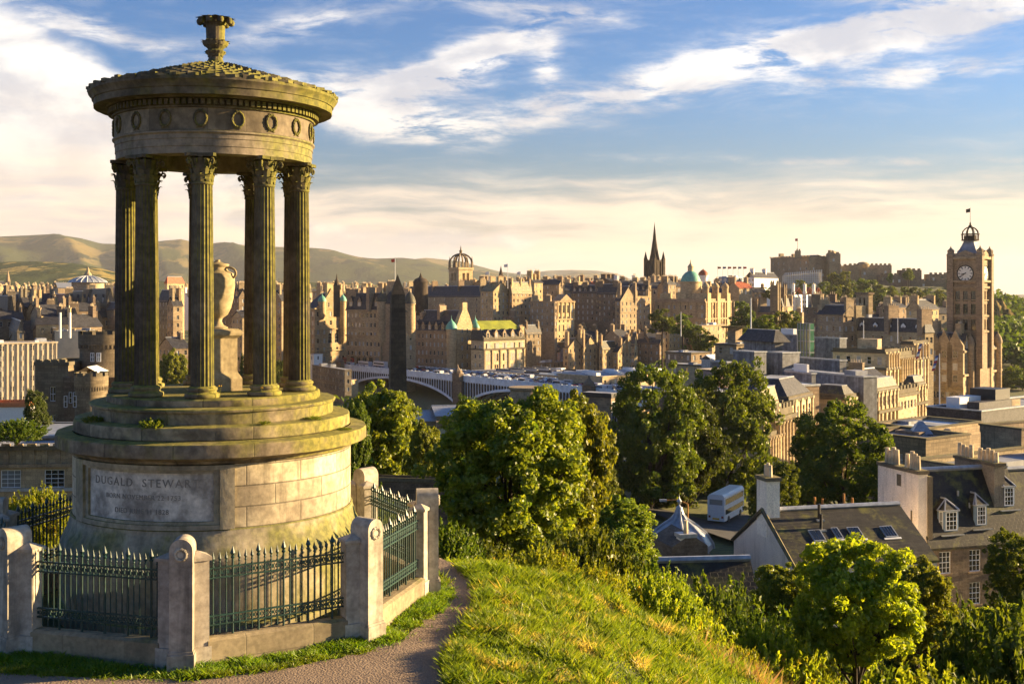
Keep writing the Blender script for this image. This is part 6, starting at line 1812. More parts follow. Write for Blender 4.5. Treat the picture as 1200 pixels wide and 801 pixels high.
rows = [
 # label, pl, pc, pr, Y, yt, roof, rise, wall, roofmat, t, chimneys, dormers, floors
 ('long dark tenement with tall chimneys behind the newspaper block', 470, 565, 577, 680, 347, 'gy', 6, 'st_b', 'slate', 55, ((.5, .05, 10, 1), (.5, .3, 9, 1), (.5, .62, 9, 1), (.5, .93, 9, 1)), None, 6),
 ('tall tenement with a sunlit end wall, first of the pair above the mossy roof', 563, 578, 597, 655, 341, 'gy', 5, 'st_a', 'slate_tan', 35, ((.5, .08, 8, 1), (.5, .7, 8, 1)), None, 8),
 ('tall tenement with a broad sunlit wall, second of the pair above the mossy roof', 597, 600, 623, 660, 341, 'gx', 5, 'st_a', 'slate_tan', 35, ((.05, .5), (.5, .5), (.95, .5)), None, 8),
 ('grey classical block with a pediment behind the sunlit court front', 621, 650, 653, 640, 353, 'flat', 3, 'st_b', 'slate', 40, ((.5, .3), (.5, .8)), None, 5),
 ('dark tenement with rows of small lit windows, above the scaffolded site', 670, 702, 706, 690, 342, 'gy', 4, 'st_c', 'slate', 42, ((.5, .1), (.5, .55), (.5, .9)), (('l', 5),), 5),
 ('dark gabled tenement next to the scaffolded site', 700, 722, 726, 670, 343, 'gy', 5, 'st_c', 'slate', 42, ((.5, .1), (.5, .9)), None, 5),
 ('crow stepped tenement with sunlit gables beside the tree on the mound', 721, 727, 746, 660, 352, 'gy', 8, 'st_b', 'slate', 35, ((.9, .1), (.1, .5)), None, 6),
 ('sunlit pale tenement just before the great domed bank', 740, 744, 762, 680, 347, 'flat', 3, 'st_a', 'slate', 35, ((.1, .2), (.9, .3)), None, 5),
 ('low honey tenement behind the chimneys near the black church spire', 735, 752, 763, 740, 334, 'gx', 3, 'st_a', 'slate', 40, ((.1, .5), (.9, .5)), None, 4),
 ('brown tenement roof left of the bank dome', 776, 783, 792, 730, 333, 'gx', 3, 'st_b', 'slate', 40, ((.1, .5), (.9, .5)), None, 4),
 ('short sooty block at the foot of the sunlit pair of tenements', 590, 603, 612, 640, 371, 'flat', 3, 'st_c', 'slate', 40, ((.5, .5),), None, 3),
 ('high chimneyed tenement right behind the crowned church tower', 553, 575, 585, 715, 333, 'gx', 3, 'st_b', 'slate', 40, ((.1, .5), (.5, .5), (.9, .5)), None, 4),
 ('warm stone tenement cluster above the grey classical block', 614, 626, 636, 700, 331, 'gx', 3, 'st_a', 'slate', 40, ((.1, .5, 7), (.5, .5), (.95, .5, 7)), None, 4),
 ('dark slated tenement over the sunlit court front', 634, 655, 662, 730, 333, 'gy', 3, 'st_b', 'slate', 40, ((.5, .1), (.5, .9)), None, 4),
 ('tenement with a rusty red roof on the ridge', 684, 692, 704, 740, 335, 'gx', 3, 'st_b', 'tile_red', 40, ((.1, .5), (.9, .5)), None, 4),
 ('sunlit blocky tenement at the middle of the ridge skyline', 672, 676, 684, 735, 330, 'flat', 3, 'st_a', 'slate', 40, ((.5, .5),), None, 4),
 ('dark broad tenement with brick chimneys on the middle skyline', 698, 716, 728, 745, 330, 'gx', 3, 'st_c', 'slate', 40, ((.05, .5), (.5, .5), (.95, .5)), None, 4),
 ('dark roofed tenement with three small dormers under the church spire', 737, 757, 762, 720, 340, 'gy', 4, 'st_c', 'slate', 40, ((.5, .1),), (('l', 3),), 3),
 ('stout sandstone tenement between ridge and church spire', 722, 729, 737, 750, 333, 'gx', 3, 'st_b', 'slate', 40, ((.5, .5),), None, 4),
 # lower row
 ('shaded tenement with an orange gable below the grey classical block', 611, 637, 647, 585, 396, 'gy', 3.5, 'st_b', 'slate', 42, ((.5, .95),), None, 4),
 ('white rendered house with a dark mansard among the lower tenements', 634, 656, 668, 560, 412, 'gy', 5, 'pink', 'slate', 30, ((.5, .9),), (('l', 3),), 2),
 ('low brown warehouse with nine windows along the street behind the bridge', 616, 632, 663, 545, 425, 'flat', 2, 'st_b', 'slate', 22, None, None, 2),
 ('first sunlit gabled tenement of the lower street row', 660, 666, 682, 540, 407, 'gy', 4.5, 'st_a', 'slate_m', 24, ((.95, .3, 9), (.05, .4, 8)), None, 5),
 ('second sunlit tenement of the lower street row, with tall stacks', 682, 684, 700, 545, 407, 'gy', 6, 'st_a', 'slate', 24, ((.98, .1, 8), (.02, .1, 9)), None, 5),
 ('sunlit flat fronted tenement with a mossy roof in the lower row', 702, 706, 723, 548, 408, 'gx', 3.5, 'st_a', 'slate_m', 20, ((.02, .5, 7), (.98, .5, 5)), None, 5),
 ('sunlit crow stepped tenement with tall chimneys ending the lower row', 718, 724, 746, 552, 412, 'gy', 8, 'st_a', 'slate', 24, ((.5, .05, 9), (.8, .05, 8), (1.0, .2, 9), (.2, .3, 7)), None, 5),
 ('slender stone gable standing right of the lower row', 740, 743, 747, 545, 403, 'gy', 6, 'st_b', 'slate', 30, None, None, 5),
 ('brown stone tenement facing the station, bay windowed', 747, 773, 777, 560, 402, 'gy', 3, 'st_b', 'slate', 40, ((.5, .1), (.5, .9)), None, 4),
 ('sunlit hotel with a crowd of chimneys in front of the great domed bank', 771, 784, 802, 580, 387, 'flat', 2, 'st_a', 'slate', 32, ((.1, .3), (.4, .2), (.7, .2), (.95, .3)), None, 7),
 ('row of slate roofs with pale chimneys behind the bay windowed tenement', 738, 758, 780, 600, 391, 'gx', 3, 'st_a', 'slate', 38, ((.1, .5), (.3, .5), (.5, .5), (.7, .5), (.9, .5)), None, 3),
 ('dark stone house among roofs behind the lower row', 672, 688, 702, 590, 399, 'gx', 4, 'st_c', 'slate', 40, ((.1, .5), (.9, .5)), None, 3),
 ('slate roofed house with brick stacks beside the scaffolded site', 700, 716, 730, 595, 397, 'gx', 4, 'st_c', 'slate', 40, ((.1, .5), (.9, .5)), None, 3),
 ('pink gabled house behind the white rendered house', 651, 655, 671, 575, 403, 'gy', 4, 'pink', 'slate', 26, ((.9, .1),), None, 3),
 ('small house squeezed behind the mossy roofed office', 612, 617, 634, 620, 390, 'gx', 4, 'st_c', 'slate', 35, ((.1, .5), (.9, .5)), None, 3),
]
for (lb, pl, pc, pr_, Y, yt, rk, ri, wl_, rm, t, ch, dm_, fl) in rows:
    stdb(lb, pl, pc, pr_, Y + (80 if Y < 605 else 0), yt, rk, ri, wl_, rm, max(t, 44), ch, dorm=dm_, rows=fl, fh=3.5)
# city court front
b = Bld('court_front', 'sunlit classical front with a small pediment at the middle of the ridge', 648, 653, 673, 645, 353, None, 46, cat='building', wall='st_a', B=18)
b.walls(1, 0, 0); b.cornice([b.H - .6, b.H - 10.5, b.H - 21], .5, .8); b.pilasters('r', 4, b.H - 10, b.H - 1, .8, .4)
for j, (h_, st) in enumerate(((4.2, 'plain'), (3.0, 'plain'), (3.2, 'arch'), (3.0, 'plain'), (2.4, 'plain'))):
    for i in range(4): b.win('r', b.A * (i + .5) / 4, b.H - 6.4 - j * 5.2, 1.1, h_, st, 'st_b')
mb = MB(); mb.extr([(b.A * .1, b.H), (b.A * .9, b.H), (b.A * .5, b.H + 4)], -.5, 6); mb.build('pediment', M['st_a'], b.root)
b.roof('flat')
# scaffolding site with white sheeting
b = Bld('scaffolded_site', 'dark scaffolding with a white sheeted roof in the middle of the ridge', 688, 711, 727, 700, 390, None, 30, cat='scaffolding', wall='shaded_steel')
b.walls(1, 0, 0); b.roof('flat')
for j in range(6):
    b.cornice(b.H - 1.2 - j * 2.1, .9, .25, 'st_c', 'platform')
b.block('sheeting', -.2, b.A * .9, -.2, b.B * .8, b.H + .1, b.zz(377), 'white'); b.block('sheeting_top', -1.0, b.A * .93, -1.0, b.B * .84, b.zz(376) + .05, b.zz(373.5), 'blue_paint')
# small spire in the lower row
sp_ = empty('spired_turret', (Xp(672, 670), 670, Zp(440, 670)), .4, 'dark square turret with a steep slated spire rising over the lower row', 'turret')
z0 = Zp(440, 670); mb = MB(); mb.box(-2.8, 2.8, -2.8, 2.8, -8, Zp(398, 670) - z0); mb.build('wall', M['st_c'], sp_)
mb = MB(); mb.lathe([(4.3, Zp(399, 670) - z0), (2.0, Zp(390, 670) - z0), (0, Zp(381, 670) - z0)], 4); mb.build('spire', M['slate'], sp_)

# crowned church tower
Yc = 726
ct = empty('crown_church', (Xp(540, Yc), Yc, Zp(372, Yc)), radians(38), 'church tower topped with an open stone crown steeple', 'church')
zb_ = Zp(372, Yc); q_ = lambda py: Zp(py, Yc) - zb_
hw = 5.4
mb = MB()
facade(mb, (-hw, -hw, -12), (1, 0, 0), 2 * hw, q_(316) + 12, [(hw - 2.6, hw - .6, q_(329) + 12, q_(320) + 12), (hw + .6, hw + 2.6, q_(329) + 12, q_(320) + 12)], (0, -1, 0), .8)
facade(mb, (-hw, hw, -12), (0, -1, 0), 2 * hw, q_(316) + 12, [(hw - 2.6, hw - .6, q_(329) + 12, q_(320) + 12), (hw + .6, hw + 2.6, q_(329) + 12, q_(320) + 12)], (-1, 0, 0), .8)
facade(mb, (hw, hw, -12), (-1, 0, 0), 2 * hw, q_(316) + 12, [], (0, 1, 0)); facade(mb, (hw, -hw, -12), (0, 1, 0), 2 * hw, q_(316) + 12, [], (1, 0, 0))
mb.box(-hw + .9, hw - .9, -hw + .9, hw - .9, -12, q_(316) - .1); ring(mb, -hw, hw, -hw, hw, q_(316), q_(313.5), .5, .8)
mb.build('tower', M['st_a'], ct)
mb = MB()
for i in range(8):
    a = i * pi / 4; r = hw * (1.32 if i % 2 else .98); c = Vector((r * cos(a), r * sin(a), 0))
    mb.box(c.x - .55, c.x + .55, c.y - .55, c.y + .55, q_(314), q_(307)); mb.lathe([(.75, q_(307)), (.5, q_(305)), (0, q_(300))], 4, c.x, c.y)
    pts = [Vector((c.x, c.y, q_(308)))] + [Vector((c.x * k, c.y * k, q_(z))) for k, z in ((.92, 304), (.72, 300.5), (.45, 298.5), (.2, 297.5))]
    mb.path(pts, [.6, .6, .55, .55, .5], 5)
mb.lathe([(1.3, q_(299)), (1.5, q_(297)), (.9, q_(296.6)), (.9, q_(294.5)), (1.15, q_(294)), (.5, q_(292.8)), (.35, q_(291)), (.12, q_(288))], 8)
mb.build('crown_steeple', M['st_c'], ct)
# black church spire
Ys = 928
hb = empty('gothic_spire', (Xp(767, Ys), Ys, Zp(350, Ys)), radians(38), 'tall black gothic church spire with pinnacles standing above the ridge', 'church spire')
zb_ = Zp(350, Ys); q_ = lambda py: Zp(py, Ys) - zb_
M['black_stone'] = m_stone('blackened_stone', (0.045, 0.033, 0.025), (0.085, 0.06, 0.04), .2, None, 0, .3, 0)
mb = MB(); hw = 5.0
mb.box(-hw, hw, -hw, hw, -25, q_(307)); ring(mb, -hw, hw, -hw, hw, q_(307), q_(305), .5, .8)
for s1 in (-1, 1):
    for s2 in (-1, 1):
        mb.box(s1 * hw - 1.1, s1 * hw + 1.1, s2 * hw - 1.1, s2 * hw + 1.1, -25, q_(303)); mb.lathe([(1.5, q_(303)), (.0, q_(294))], 6, s1 * hw, s2 * hw)
    for k in (-2.2, 2.2): mb.box(s1 * (hw + .25) - .3, s1 * (hw + .25) + .3, k - .35, k + .35, -20, q_(304)); mb.box(k - .35, k + .35, s1 * (hw + .25) - .3, s1 * (hw + .25) + .3, -20, q_(304))
mb.build('tower', M['black_stone'], hb)
mb = MB(); mb.lathe([(hw * .86, q_(305)), (hw * .60, q_(296)), (hw * .30, q_(281)), (.22, q_(263)), (0, q_(260))], 8)
for i in range(4):
    a = i * pi / 2; mb.lathe([(1.3, q_(306)), (1.2, q_(300)), (0, q_(291))], 4, hw * .7 * cos(a), hw * .7 * sin(a))
mb.build('spire', M['black_stone'], hb)
# the domed bank
b = Bld('domed_bank', 'great classical stone bank crowned by a green copper dome', 768, 826, 856, 690, 353, None, 36, cat='building', wall='st_a')
b.w = 'st_b' if False else 'st_a'
b.walls(5, 8, 9, 1.3, 2.4, 5.0, top=2.4); b.cornice([b.H - .8, b.H - 11, b.H - 22], .7, .9); b.parapet(1.6); b.roof('flat')
b.pilasters('r', 8, b.H - 21, b.H - 1, 1.0, .7); b.pilasters('l', 6, b.H - 10, b.H - 1, .9, .5)
for u in (.12, .5, .88):
    xx = b.A * u; b.block('pavilion', xx - 2.2, xx + 2.2, -.9, 5, b.H - 21, b.H + 5, 'st_a'); b.turret(xx, 1.6, 2.0, b.H + 5, b.H + 8, 3.5, 'st_a', 'dome')
for u in (.2, .5, .85): b.block('roof_stack', 2, 6, b.B * u - 3, b.B * u + 3, b.H, b.H + 5, 'st_a')
mb = MB(); cx, cy = 9, b.B * .42; z_ = b.H + 1
z_ = b.zz(344) - 0
mb.lathe([(6.2, b.H), (6.2, b.zz(331)), (6.8, b.zz(330.5)), (6.8, b.zz(329.5)), (6.0, b.zz(329.4))], 20, cx, cy, cap=False); drum = mb.build('dome_drum', M['st_a'], b.root, 30)
mb = MB(); mb.lathe([(6.2, b.zz(330)), (6.0, b.zz(327)), (5.0, b.zz(322.5)), (3.4, b.zz(319)), (1.7, b.zz(317))], 20, cx, cy, cap=False); mb.build('dome', M['copper'], drum, 30)
mb = MB(); mb.lathe([(1.8, b.zz(317)), (1.7, b.zz(312.5)), (2.0, b.zz(312)), (1.2, b.zz(309.5)), (.4, b.zz(307.5)), (.2, b.zz(304)), (0, b.zz(303))], 10, cx, cy); mb.build('lantern', M['st_pale'], drum, 30)
mb = MB(); cx2, cy2 = b.A * .75, b.B * .45
b2 = Bld('podium_block', 'stepped stone podium below the great domed bank', 812, 822, 850, 660, 381, None, 36, cat='building', wall='st_b')
b2.walls(2, 5, 2, 1.3, 2.4, 4.5); b2.cornice(b2.H - .6, .5, .6); b2.roof('flat')
# red capped cupola, black modern slab, white houses beyond the bank
tw = empty('cupola_tower', (Xp(824, 830), 830, Zp(350, 830)), 0, 'white cupola with a dark red cap behind the bank dome', 'tower')
q_ = lambda py: Zp(py, 830) - Zp(350, 830)
mb = MB(); mb.cyl(0, 0, -10, q_(324), 3.4, 3.4, 14); mb.cyl(0, 0, q_(324), q_(322.6), 4.2, 4.2, 14); mb.build('drum', M['white'], tw)
mb = MB(); mb.lathe([(3.6, q_(322.6)), (3.3, q_(319.5)), (1.6, q_(316.8)), (.3, q_(315.6)), (0, q_(314))], 14); mb.build('cap', M['tile_red'], tw, 40)
b = Bld('modern_slab', 'dark glassy modern slab building behind the bank', 842, 862, 876, 900, 324, None, 40, cat='building', wall='blue_paint'); b.walls(4, 5, 5, 2.6, 2.2, 3.4, 'plain', 'black'); b.roof('flat')
b = Bld('white_house', 'white rendered house with gables under the castle end', 873, 884, 912, 880, 325, None, 40, cat='house', wall='white'); b.walls(4, 5, 3, 1.1, 1.7, 3.6); b.roof('gx', 4, 'slate'); b.chim([(.1, .5), (.6, .5)], 6.5)
stdb('brown gabled block between the bank and the twin dark towers', 858, 866, 880, 800, 342, 'gx', 4, 'st_b', t=38)
stdb('dark low roofs to the side of the bank', 852, 862, 884, 770, 362, 'gx', 3, 'st_c', t=38)
# festival flags over the slab
for i, px in enumerate((841, 847, 853, 859, 865, 871)):
    fl = empty('flag', (Xp(px, 1100), 1100, Zp(330, 1100)), 0, 'tiny festival flag in the line above the dark modern slab', 'flag', 'festival flags above the slab')
    mb = MB(); mb.cyl(0, 0, 0, Zp(312, 1100) - Zp(330, 1100), .10, .10, 5); mb.build('pole', M['black'], fl)
    mb = MB(); mb.face([(0, 0, 12.2), (3.2, .3, 12.6), (3.2, 0, 14.2), (0, 0, 14.4)]); mb.build('cloth', M[('tile_red', 'blue_car_paint', 'red_car_paint')[i % 3]], fl)
# twin dark gothic towers of the college
b = Bld('gothic_college', 'dark gothic college with twin tall towers in front of the castle', 881, 906, 918, 780, 368, None, 32, cat='building', wall='st_c')
b.walls(2, 3, 5, 1.2, 3.2, 6, top=2); b.roof('gy', 5, 'slate'); b.parapet(1.2)
for (fx, fy, top_) in ((.25, .02, 331), (.9, .02, 333), (.1, .9, 350)):
    x0, y0 = b.A * fx, b.B * fy; w = 2.1
    mb = MB(); mb.box(x0 - w, x0 + w, y0 - w, y0 + w, 0, b.zz(top_ + 3))
    for s1 in (-1, 1):
        for s2 in (-1, 1): mb.box(x0 + s1 * w - .6, x0 + s1 * w + .6, y0 + s2 * w - .6, y0 + s2 * w + .6, 0, b.zz(top_)); mb.lathe([(.8, b.zz(top_)), (0, b.zz(top_ - 4))], 4, x0 + s1 * w, y0 + s2 * w)
    mb.build('tower', M['st_c'], b.root)
b = Bld('gothic_porch', 'low sunlit gothic porch between the college towers and trees', 893, 896, 903, 760, 378, None, 30, cat='building', wall='st_a'); b.walls(1, 2, 1, 1.2, 4, 5); b.roof('flat'); b.parapet(1, crenel=.8)
b = Bld('hall_block', 'sunlit tan hall beside the dark gothic college', 914, 917, 929, 790, 357, None, 30, cat='building', wall='st_a'); b.walls(4, 3, 1, 1.1, 2.0, 3.6); b.roof('gx', 4, 'slate'); b.chim([(.2, .3), (.8, .3)], 6)
for (lb, pl, pc, pr_, yt, Y) in (('white and red gabled villa, first under the castle trees', 927, 931, 941, 345, 900), ('white and red villa with a tall white chimney under the castle trees', 940, 945, 953, 345, 895), ('white and red gabled villa, outermost under the castle trees', 951, 955, 963, 345, 900)):
    b = Bld('villa', lb, pl, pc, pr_, Y, yt, None, 28, cat='villa', group='white and red villas', wall='white'); b.walls(4, 2, 2, 1.2, 2, 3.6); b.roof('gy', 5.5, 'tile_red'); b.chim([(.05, .5, 8)], w=2, d=2); b.dormers('l', 1, 2, 2, m='white')
stdb('red brick block under the castle villas', 932, 940, 956, 870, 366, 'flat', 2, 'st_b', t=30)
# ------------------------------------------------------------------ castle
CY = 1210
def castle_part(root_b, *a): pass
b = Bld('castle', 'great stone castle on its wooded rock with flag tower and battlements', 903, 948, 950, CY, 302, 0, 62, cat='castle', wall='st_b', A=26)
b.walls(4, 2, 7, 2.0, 2.6, 6.5, top=3.5, jit=.35); b.roof('gy', 3, 'slate'); b.parapet(1.6, crenel=2.2)
b.chim([(.5, .96, 6, 1), (.5, .62, 5, 1)], d=5, w=3)
LX = b.B
def cblk(name, pa, pb, yt, yb_, dpt=14, mat='st_b', cren=True, yoff=0.0, parent=None):
    """block of the castle between two reference columns, standing at the castle's distance"""
    xa, xb = Xp(pa, CY), Xp(pb, CY)
    mb = MB()
    z1 = Zp(yt, CY); z0 = Zp(yb_, CY)
    mb.box(xa, xb, CY + yoff, CY + yoff + dpt, z0, z1)
    if cren:
        n = max(2, int((xb - xa) / 4.5))
        for i in range(n):
            x = xa + (xb - xa) * (i + .25) / n; mb.box(x, x + (xb - xa) / n * .5, CY + yoff + .003, CY + yoff + 1.5, z1, z1 + 1.7)
    o = mb.build(name, M[mat], b.root); o.matrix_parent_inverse = Matrix.Rotation(-b.root.rotation_euler.z, 4, 'Z') @ Matrix.Translation(-b.root.location)
    wme = window_me(2.2, 3.0, 'plain', 'st_b')
    rr_ = random.Random(int(pa * 3 + yt))
    for k in range(int((xb - xa) / 9)):
        wq = link('window', wme, b.root, (xa + 4 + 9 * k + rr_.uniform(-2, 2), CY + yoff - .05, z1 - rr_.uniform(5, 11))); wq.matrix_parent_inverse = o.matrix_parent_inverse
    return o
cblk('flag_tower', 933, 938.5, 293.5, 302, 6); cblk('wall', 946, 968, 308, 335, 30, yoff=14)
cblk('wall', 950, 971, 301, 330, 24, yoff=22); cblk('tower', 972, 985, 297, 335, 14); 
cblk('wall', 984, 1014, 311, 345, 20, yoff=8); cblk('wall', 1004, 1056, 309.5, 345, 20, 'st_b', yoff=30); cblk('wall', 1010, 1030, 316, 345, 14, yoff=2)
cblk('rampart', 1028, 1060, 322, 350, 14, 'st_c', yoff=-8); cblk('barracks', 1060, 1084, 316, 350, 14, 'st_c', yoff=10); cblk('rampart', 1060, 1116, 329, 360, 10, 'st_c', yoff=-22); cblk('wall', 1090, 1118, 321, 350, 14, 'st_c', yoff=4)
cblk('rampart', 985, 1030, 333, 360, 10, 'st_c', yoff=-25, cren=False)
inv_ = Matrix.Rotation(-b.root.rotation_euler.z, 4, 'Z') @ Matrix.Translation(-b.root.location)
mb = MB(); mb.lathe([(Xp(1018, CY) - Xp(1011, CY), Zp(312, CY)), (7, Zp(309, CY)), (4, Zp(306.5, CY)), (0, Zp(306, CY))], 14, Xp(1018, CY), CY + 20); o = mb.build('dome', M['st_b'], b.root, 40); o.matrix_parent_inverse = inv_
mb = MB(); mb.lathe([(7, Zp(297, CY)), (3, Zp(294, CY)), (0, Zp(293, CY))], 4, Xp(978, CY), CY + 7); mb.cyl(Xp(973, CY), CY + 2, Zp(297, CY), Zp(293, CY), 2, 2, 8); o = mb.build('tower_roof', M['st_b'], b.root); o.matrix_parent_inverse = inv_
flg = empty('castle_flag', (Xp(935.6, CY), CY + 3, Zp(293.5, CY)), 0, 'flag on its pole on top of the castle tower', 'flag')
mb = MB(); mb.cyl(0, 0, 0, 13, .22, .15, 6); mb.build('pole', M['black'], flg); mb = MB(); mb.face([(0, 0, 10.2), (-2.6, .3, 10), (-2.6, 0, 12.5), (0, 0, 12.8)]); mb.build('cloth', M['red_car_paint'], flg)
# festival seating in front of the castle
st_ = empty('grandstand', (Xp(920, 1120), 1120, Zp(332, 1120)), 0, 'pale steel festival grandstand scaffolding in front of the castle', 'grandstand')
W_ = Xp(963, 1120) - Xp(920, 1120); Hs = Zp(317, 1120) - Zp(332, 1120)
mb = MB()
n = 20
for i in range(n + 1):
    x = W_ * i / n; mb.box(x - .22, x + .22, -.3, .3, -5, Hs * (.72 + .28 * i / n) + 1.2)
mb.build('posts', M['white'], st_)
mb = MB()
for k in range(5):
    z = Hs * (.1 + .17 * k); mb.box(0, W_, -.2, .2, z, z + .35)
mb.build('rails', M['white'], st_)
mb = MB(); mb.extr([(0, -5), (W_, -5), (W_, Hs * .9), (0, Hs * .62)], 1, 12); mb.build('deck', M['concrete'], st_)
# ------------------------------------------------------------------ the clock tower hotel
BY = 440
bt = 40
b = Bld('clock_tower_hotel', 'grand brown stone hotel with a tall clock tower and open crown lantern', 1086, 1129, 1172, BY, 411, None, bt, cat='hotel', wall='st_b')
b.w = 'st_b'
b.walls(5, 9, 8, 1.3, 2.3, 4.6, top=2.2, rowsr=6); b.cornice([b.H - .7, b.H - 9.8, b.H - 19], .7, .8); b.roof('hip', 6.5, 'slate', inset=.45)
b.dormers('r', 6, 2.0, 3.6, .0, gable=2.6, back=3, m='st_a'); b.dormers('l', 4, 1.8, 3.2, .0, gable=2.2, back=3)
for u in (.14, .38, .62, .9):
    b.turret(b.A * u, -.5, 1.5, b.H - 17, b.H + 1.5, 4.6, 'st_b', 'dome', wall='st_a')
mb = MB()
for u in (.2, .5, .8): mb.extr([(-b.B * u - 3, b.H - 14), (-b.B * u + 3, b.H - 14), (-b.B * u + 3, b.H + 2), (-b.B * u + 1.4, b.H + 5), (-b.B * u, b.H + 8), (-b.B * u - 1.4, b.H + 5), (-b.B * u - 3, b.H + 2)], -.9, .6)
mb.v = [(y, -x, z) for x, y, z in mb.v]; mb.build('gable', M['st_b'], b.root)
for u in (.2, .5, .8):
    for k in (0, 1, 2): b.win('l', b.B * (1 - u), b.H - 12 + 4.6 * k, 1.8, 2.6, 'four', proud=.95)
b.turret(.2, b.B * .97, 2.0, b.H - 14, b.H + 1.5, 5, 'slate', 'dome')
b.chim([(.12, .86, 11, 1), (.1, .2, 10, 1), (.7, .9, 9, 1)], d=4, w=2)
# the tower stands at the junction of roof and street front
q0 = b.root.location; rzb = b.root.rotation_euler.z
YT = 452
TXc = Xp(1137, YT)
lx = (TXc - q0.x) * cos(-rzb) - (YT - q0.y) * sin(-rzb); ly = (TXc - q0.x) * sin(-rzb) + (YT - q0.y) * cos(-rzb)
zt0 = lambda py: Zp(py, YT) - q0.z
th = 5.6
tp = MB(); x0, x1, y0, y1 = lx - th, lx + th, ly - th, ly + th
for f_, (O, T, N) in {'r': ((x0, y0, 0), (1, 0, 0), (0, -1, 0)), 'l': ((x0, y1, 0), (0, -1, 0), (-1, 0, 0)), 'k': ((x1, y1, 0), (-1, 0, 0), (0, 1, 0)), 'e': ((x1, y0, 0), (0, 1, 0), (1, 0, 0))}.items():
    W_ = 2 * th
    hol = [(W_ * .5 - .9 + k, W_ * .5 + .9 + k, zt0(z) - 4.0, zt0(z)) for k in (-3, 0, 3) for z in (341, 356, 374)]
    facade(tp, O, T, W_, zt0(297), hol, N, .5)
tower = tp.build('clock_tower', M['st_b'], b.root)
mb = MB(); mb.box(x0 + .45, x1 - .45, y0 + .45, y1 - .45, 0, zt0(298)); mb.build('window', M['glass'], tower)
mb = MB(); ring(mb, x0, x1, y0, y1, zt0(338), zt0(335.5), .7); ring(mb, x0, x1, y0, y1, zt0(331), zt0(328.5), 1.0); ring(mb, x0, x1, y0, y1, zt0(304), zt0(301), 1.0); ring(mb, x0, x1, y0, y1, zt0(371), zt0(369), .5); ring(mb, x0, x1, y0, y1, zt0(352), zt0(351), .4); ring(mb, x0, x1, y0, y1, zt0(389), zt0(387), .5); mb.build('cornice', M['st_b'], tower)
mb = MB(); w = 1.2
for (xx, yy) in ((x0, y0), (x1, y0), (x1, y1), (x0, y1)):
    mb.box(xx - w, xx + w, yy - w, yy + w, zt0(430), zt0(300)); mb.lathe([(1.7, zt0(300)), (1.7, zt0(298)), (1.3, zt0(297)), (1.4, zt0(293.5)), (.4, zt0(291)), (0, zt0(288))], 8, xx, yy)
mb.build('corner_turret', M['st_b'], tower)
mb = MB()
for (cx, cy, ax) in ((lx, y0 - .3, 0), (x0 - .3, ly, 1)):   # pediments over the clocks
    for k in (-1, 1):
        pass
for f_ in (0, 1):
    mb.M = Matrix.Translation((lx, ly, 0)) @ Matrix.Rotation(-pi / 2 * f_, 4, 'Z')
    mb.extr([(-4.2, zt0(303.9)), (4.2, zt0(303.9)), (4.2, zt0(300)), (2.6, zt0(297)), (0, zt0(293.5)), (-2.6, zt0(297)), (-4.2, zt0(300))], -th - .35, -th + 1.2)
    for k in (-1, 1): mb.box(k * 4.9 - .45, k * 4.9 + .45, -th - .45, -th, zt0(328), zt0(304.2))
mb.M = None
mb.build('clock_gable', M['st_b'], tower)
M['clock'] = m_plain('white_clock_dial', (0.72, 0.68, 0.58), .5)
for f_, aa in ((0, 0), (1, -pi / 2)):
    fr = Matrix.Rotation(aa, 4, 'Z')
    cen = Vector((lx, ly, zt0(320.5))) + fr @ Vector((0, -th - .12, 0))
    ck = empty('clock_face', cen, aa); ck.parent = tower
    R_ = 3.05
    mb = MB(); mb.extr([(R_ * cos(2 * pi * i / 32), R_ * sin(2 * pi * i / 32)) for i in range(32)], -.1, .1); mb.build('dial', M['clock'], ck)
    mb = MB()
    for i in range(32):
        a, c = 2 * pi * i / 32, 2 * pi * (i + 1) / 32
        mb.tube((R_ * cos(a), -.12, R_ * sin(a)), (R_ * cos(c), -.12, R_ * sin(c)), .2, .2, 5)
    for i in range(12):
        a = 2 * pi * i / 12; mb.M = Matrix.Rotation(-a, 4, 'Y'); mb.box(-.16, .16, -.16, -.11, R_ * .66, R_ * .90); mb.M = None
    mb.build('numerals', M['black'], ck)
    mb = MB(); mb.M = Matrix.Rotation(radians(-128), 4, 'Y'); mb.box(-.13, .13, -.26, -.2, -.5, R_ * .8); mb.M = None; mb.build('hand', M['black'], ck)
    mb = MB(); mb.M = Matrix.Rotation(radians(-106), 4, 'Y'); mb.box(-.18, .18, -.34, -.28, -.4, R_ * .55); mb.M = None; mb.build('hand', M['black'], ck)
mb = MB(); mb.M = Matrix.Translation((lx, ly, 0))
sqring(mb, [(th * .95, zt0(300)), (th * .70, zt0(297)), (th * .50, zt0(290)), (th * .36, zt0(284)), (th * .34, zt0(282))]); mb.M = None; mb.build('roof', M['lead_flat'], tower)
mb = MB(); mb.M = Matrix.Translation((lx, ly, 0)); r_ = 3.1
mb.lathe([(r_ * 1.1, zt0(282)), (r_ * 1.1, zt0(280.5)), (r_ * .8, zt0(280.4)), (r_ * .8, zt0(276))], 8)
for i in range(8):
    a = 2 * pi * i / 8; c, s_ = cos(a), sin(a)
    mb.path([(r_ * c, r_ * s_, zt0(281)), (r_ * 1.02 * c, r_ * 1.02 * s_, zt0(275)), (r_ * .95 * c, r_ * .95 * s_, zt0(271)), (r_ * .65 * c, r_ * .65 * s_, zt0(268)), (r_ * .2 * c, r_ * .2 * s_, zt0(266))], .22, 5)
mb.lathe([(r_ * 1.15, zt0(274.8)), (r_ * 1.15, zt0(274))], 12); mb.lathe([(.6, zt0(267)), (.8, zt0(265)), (.3, zt0(263)), (.35, zt0(262)), (0, zt0(259))], 8); mb.M = None
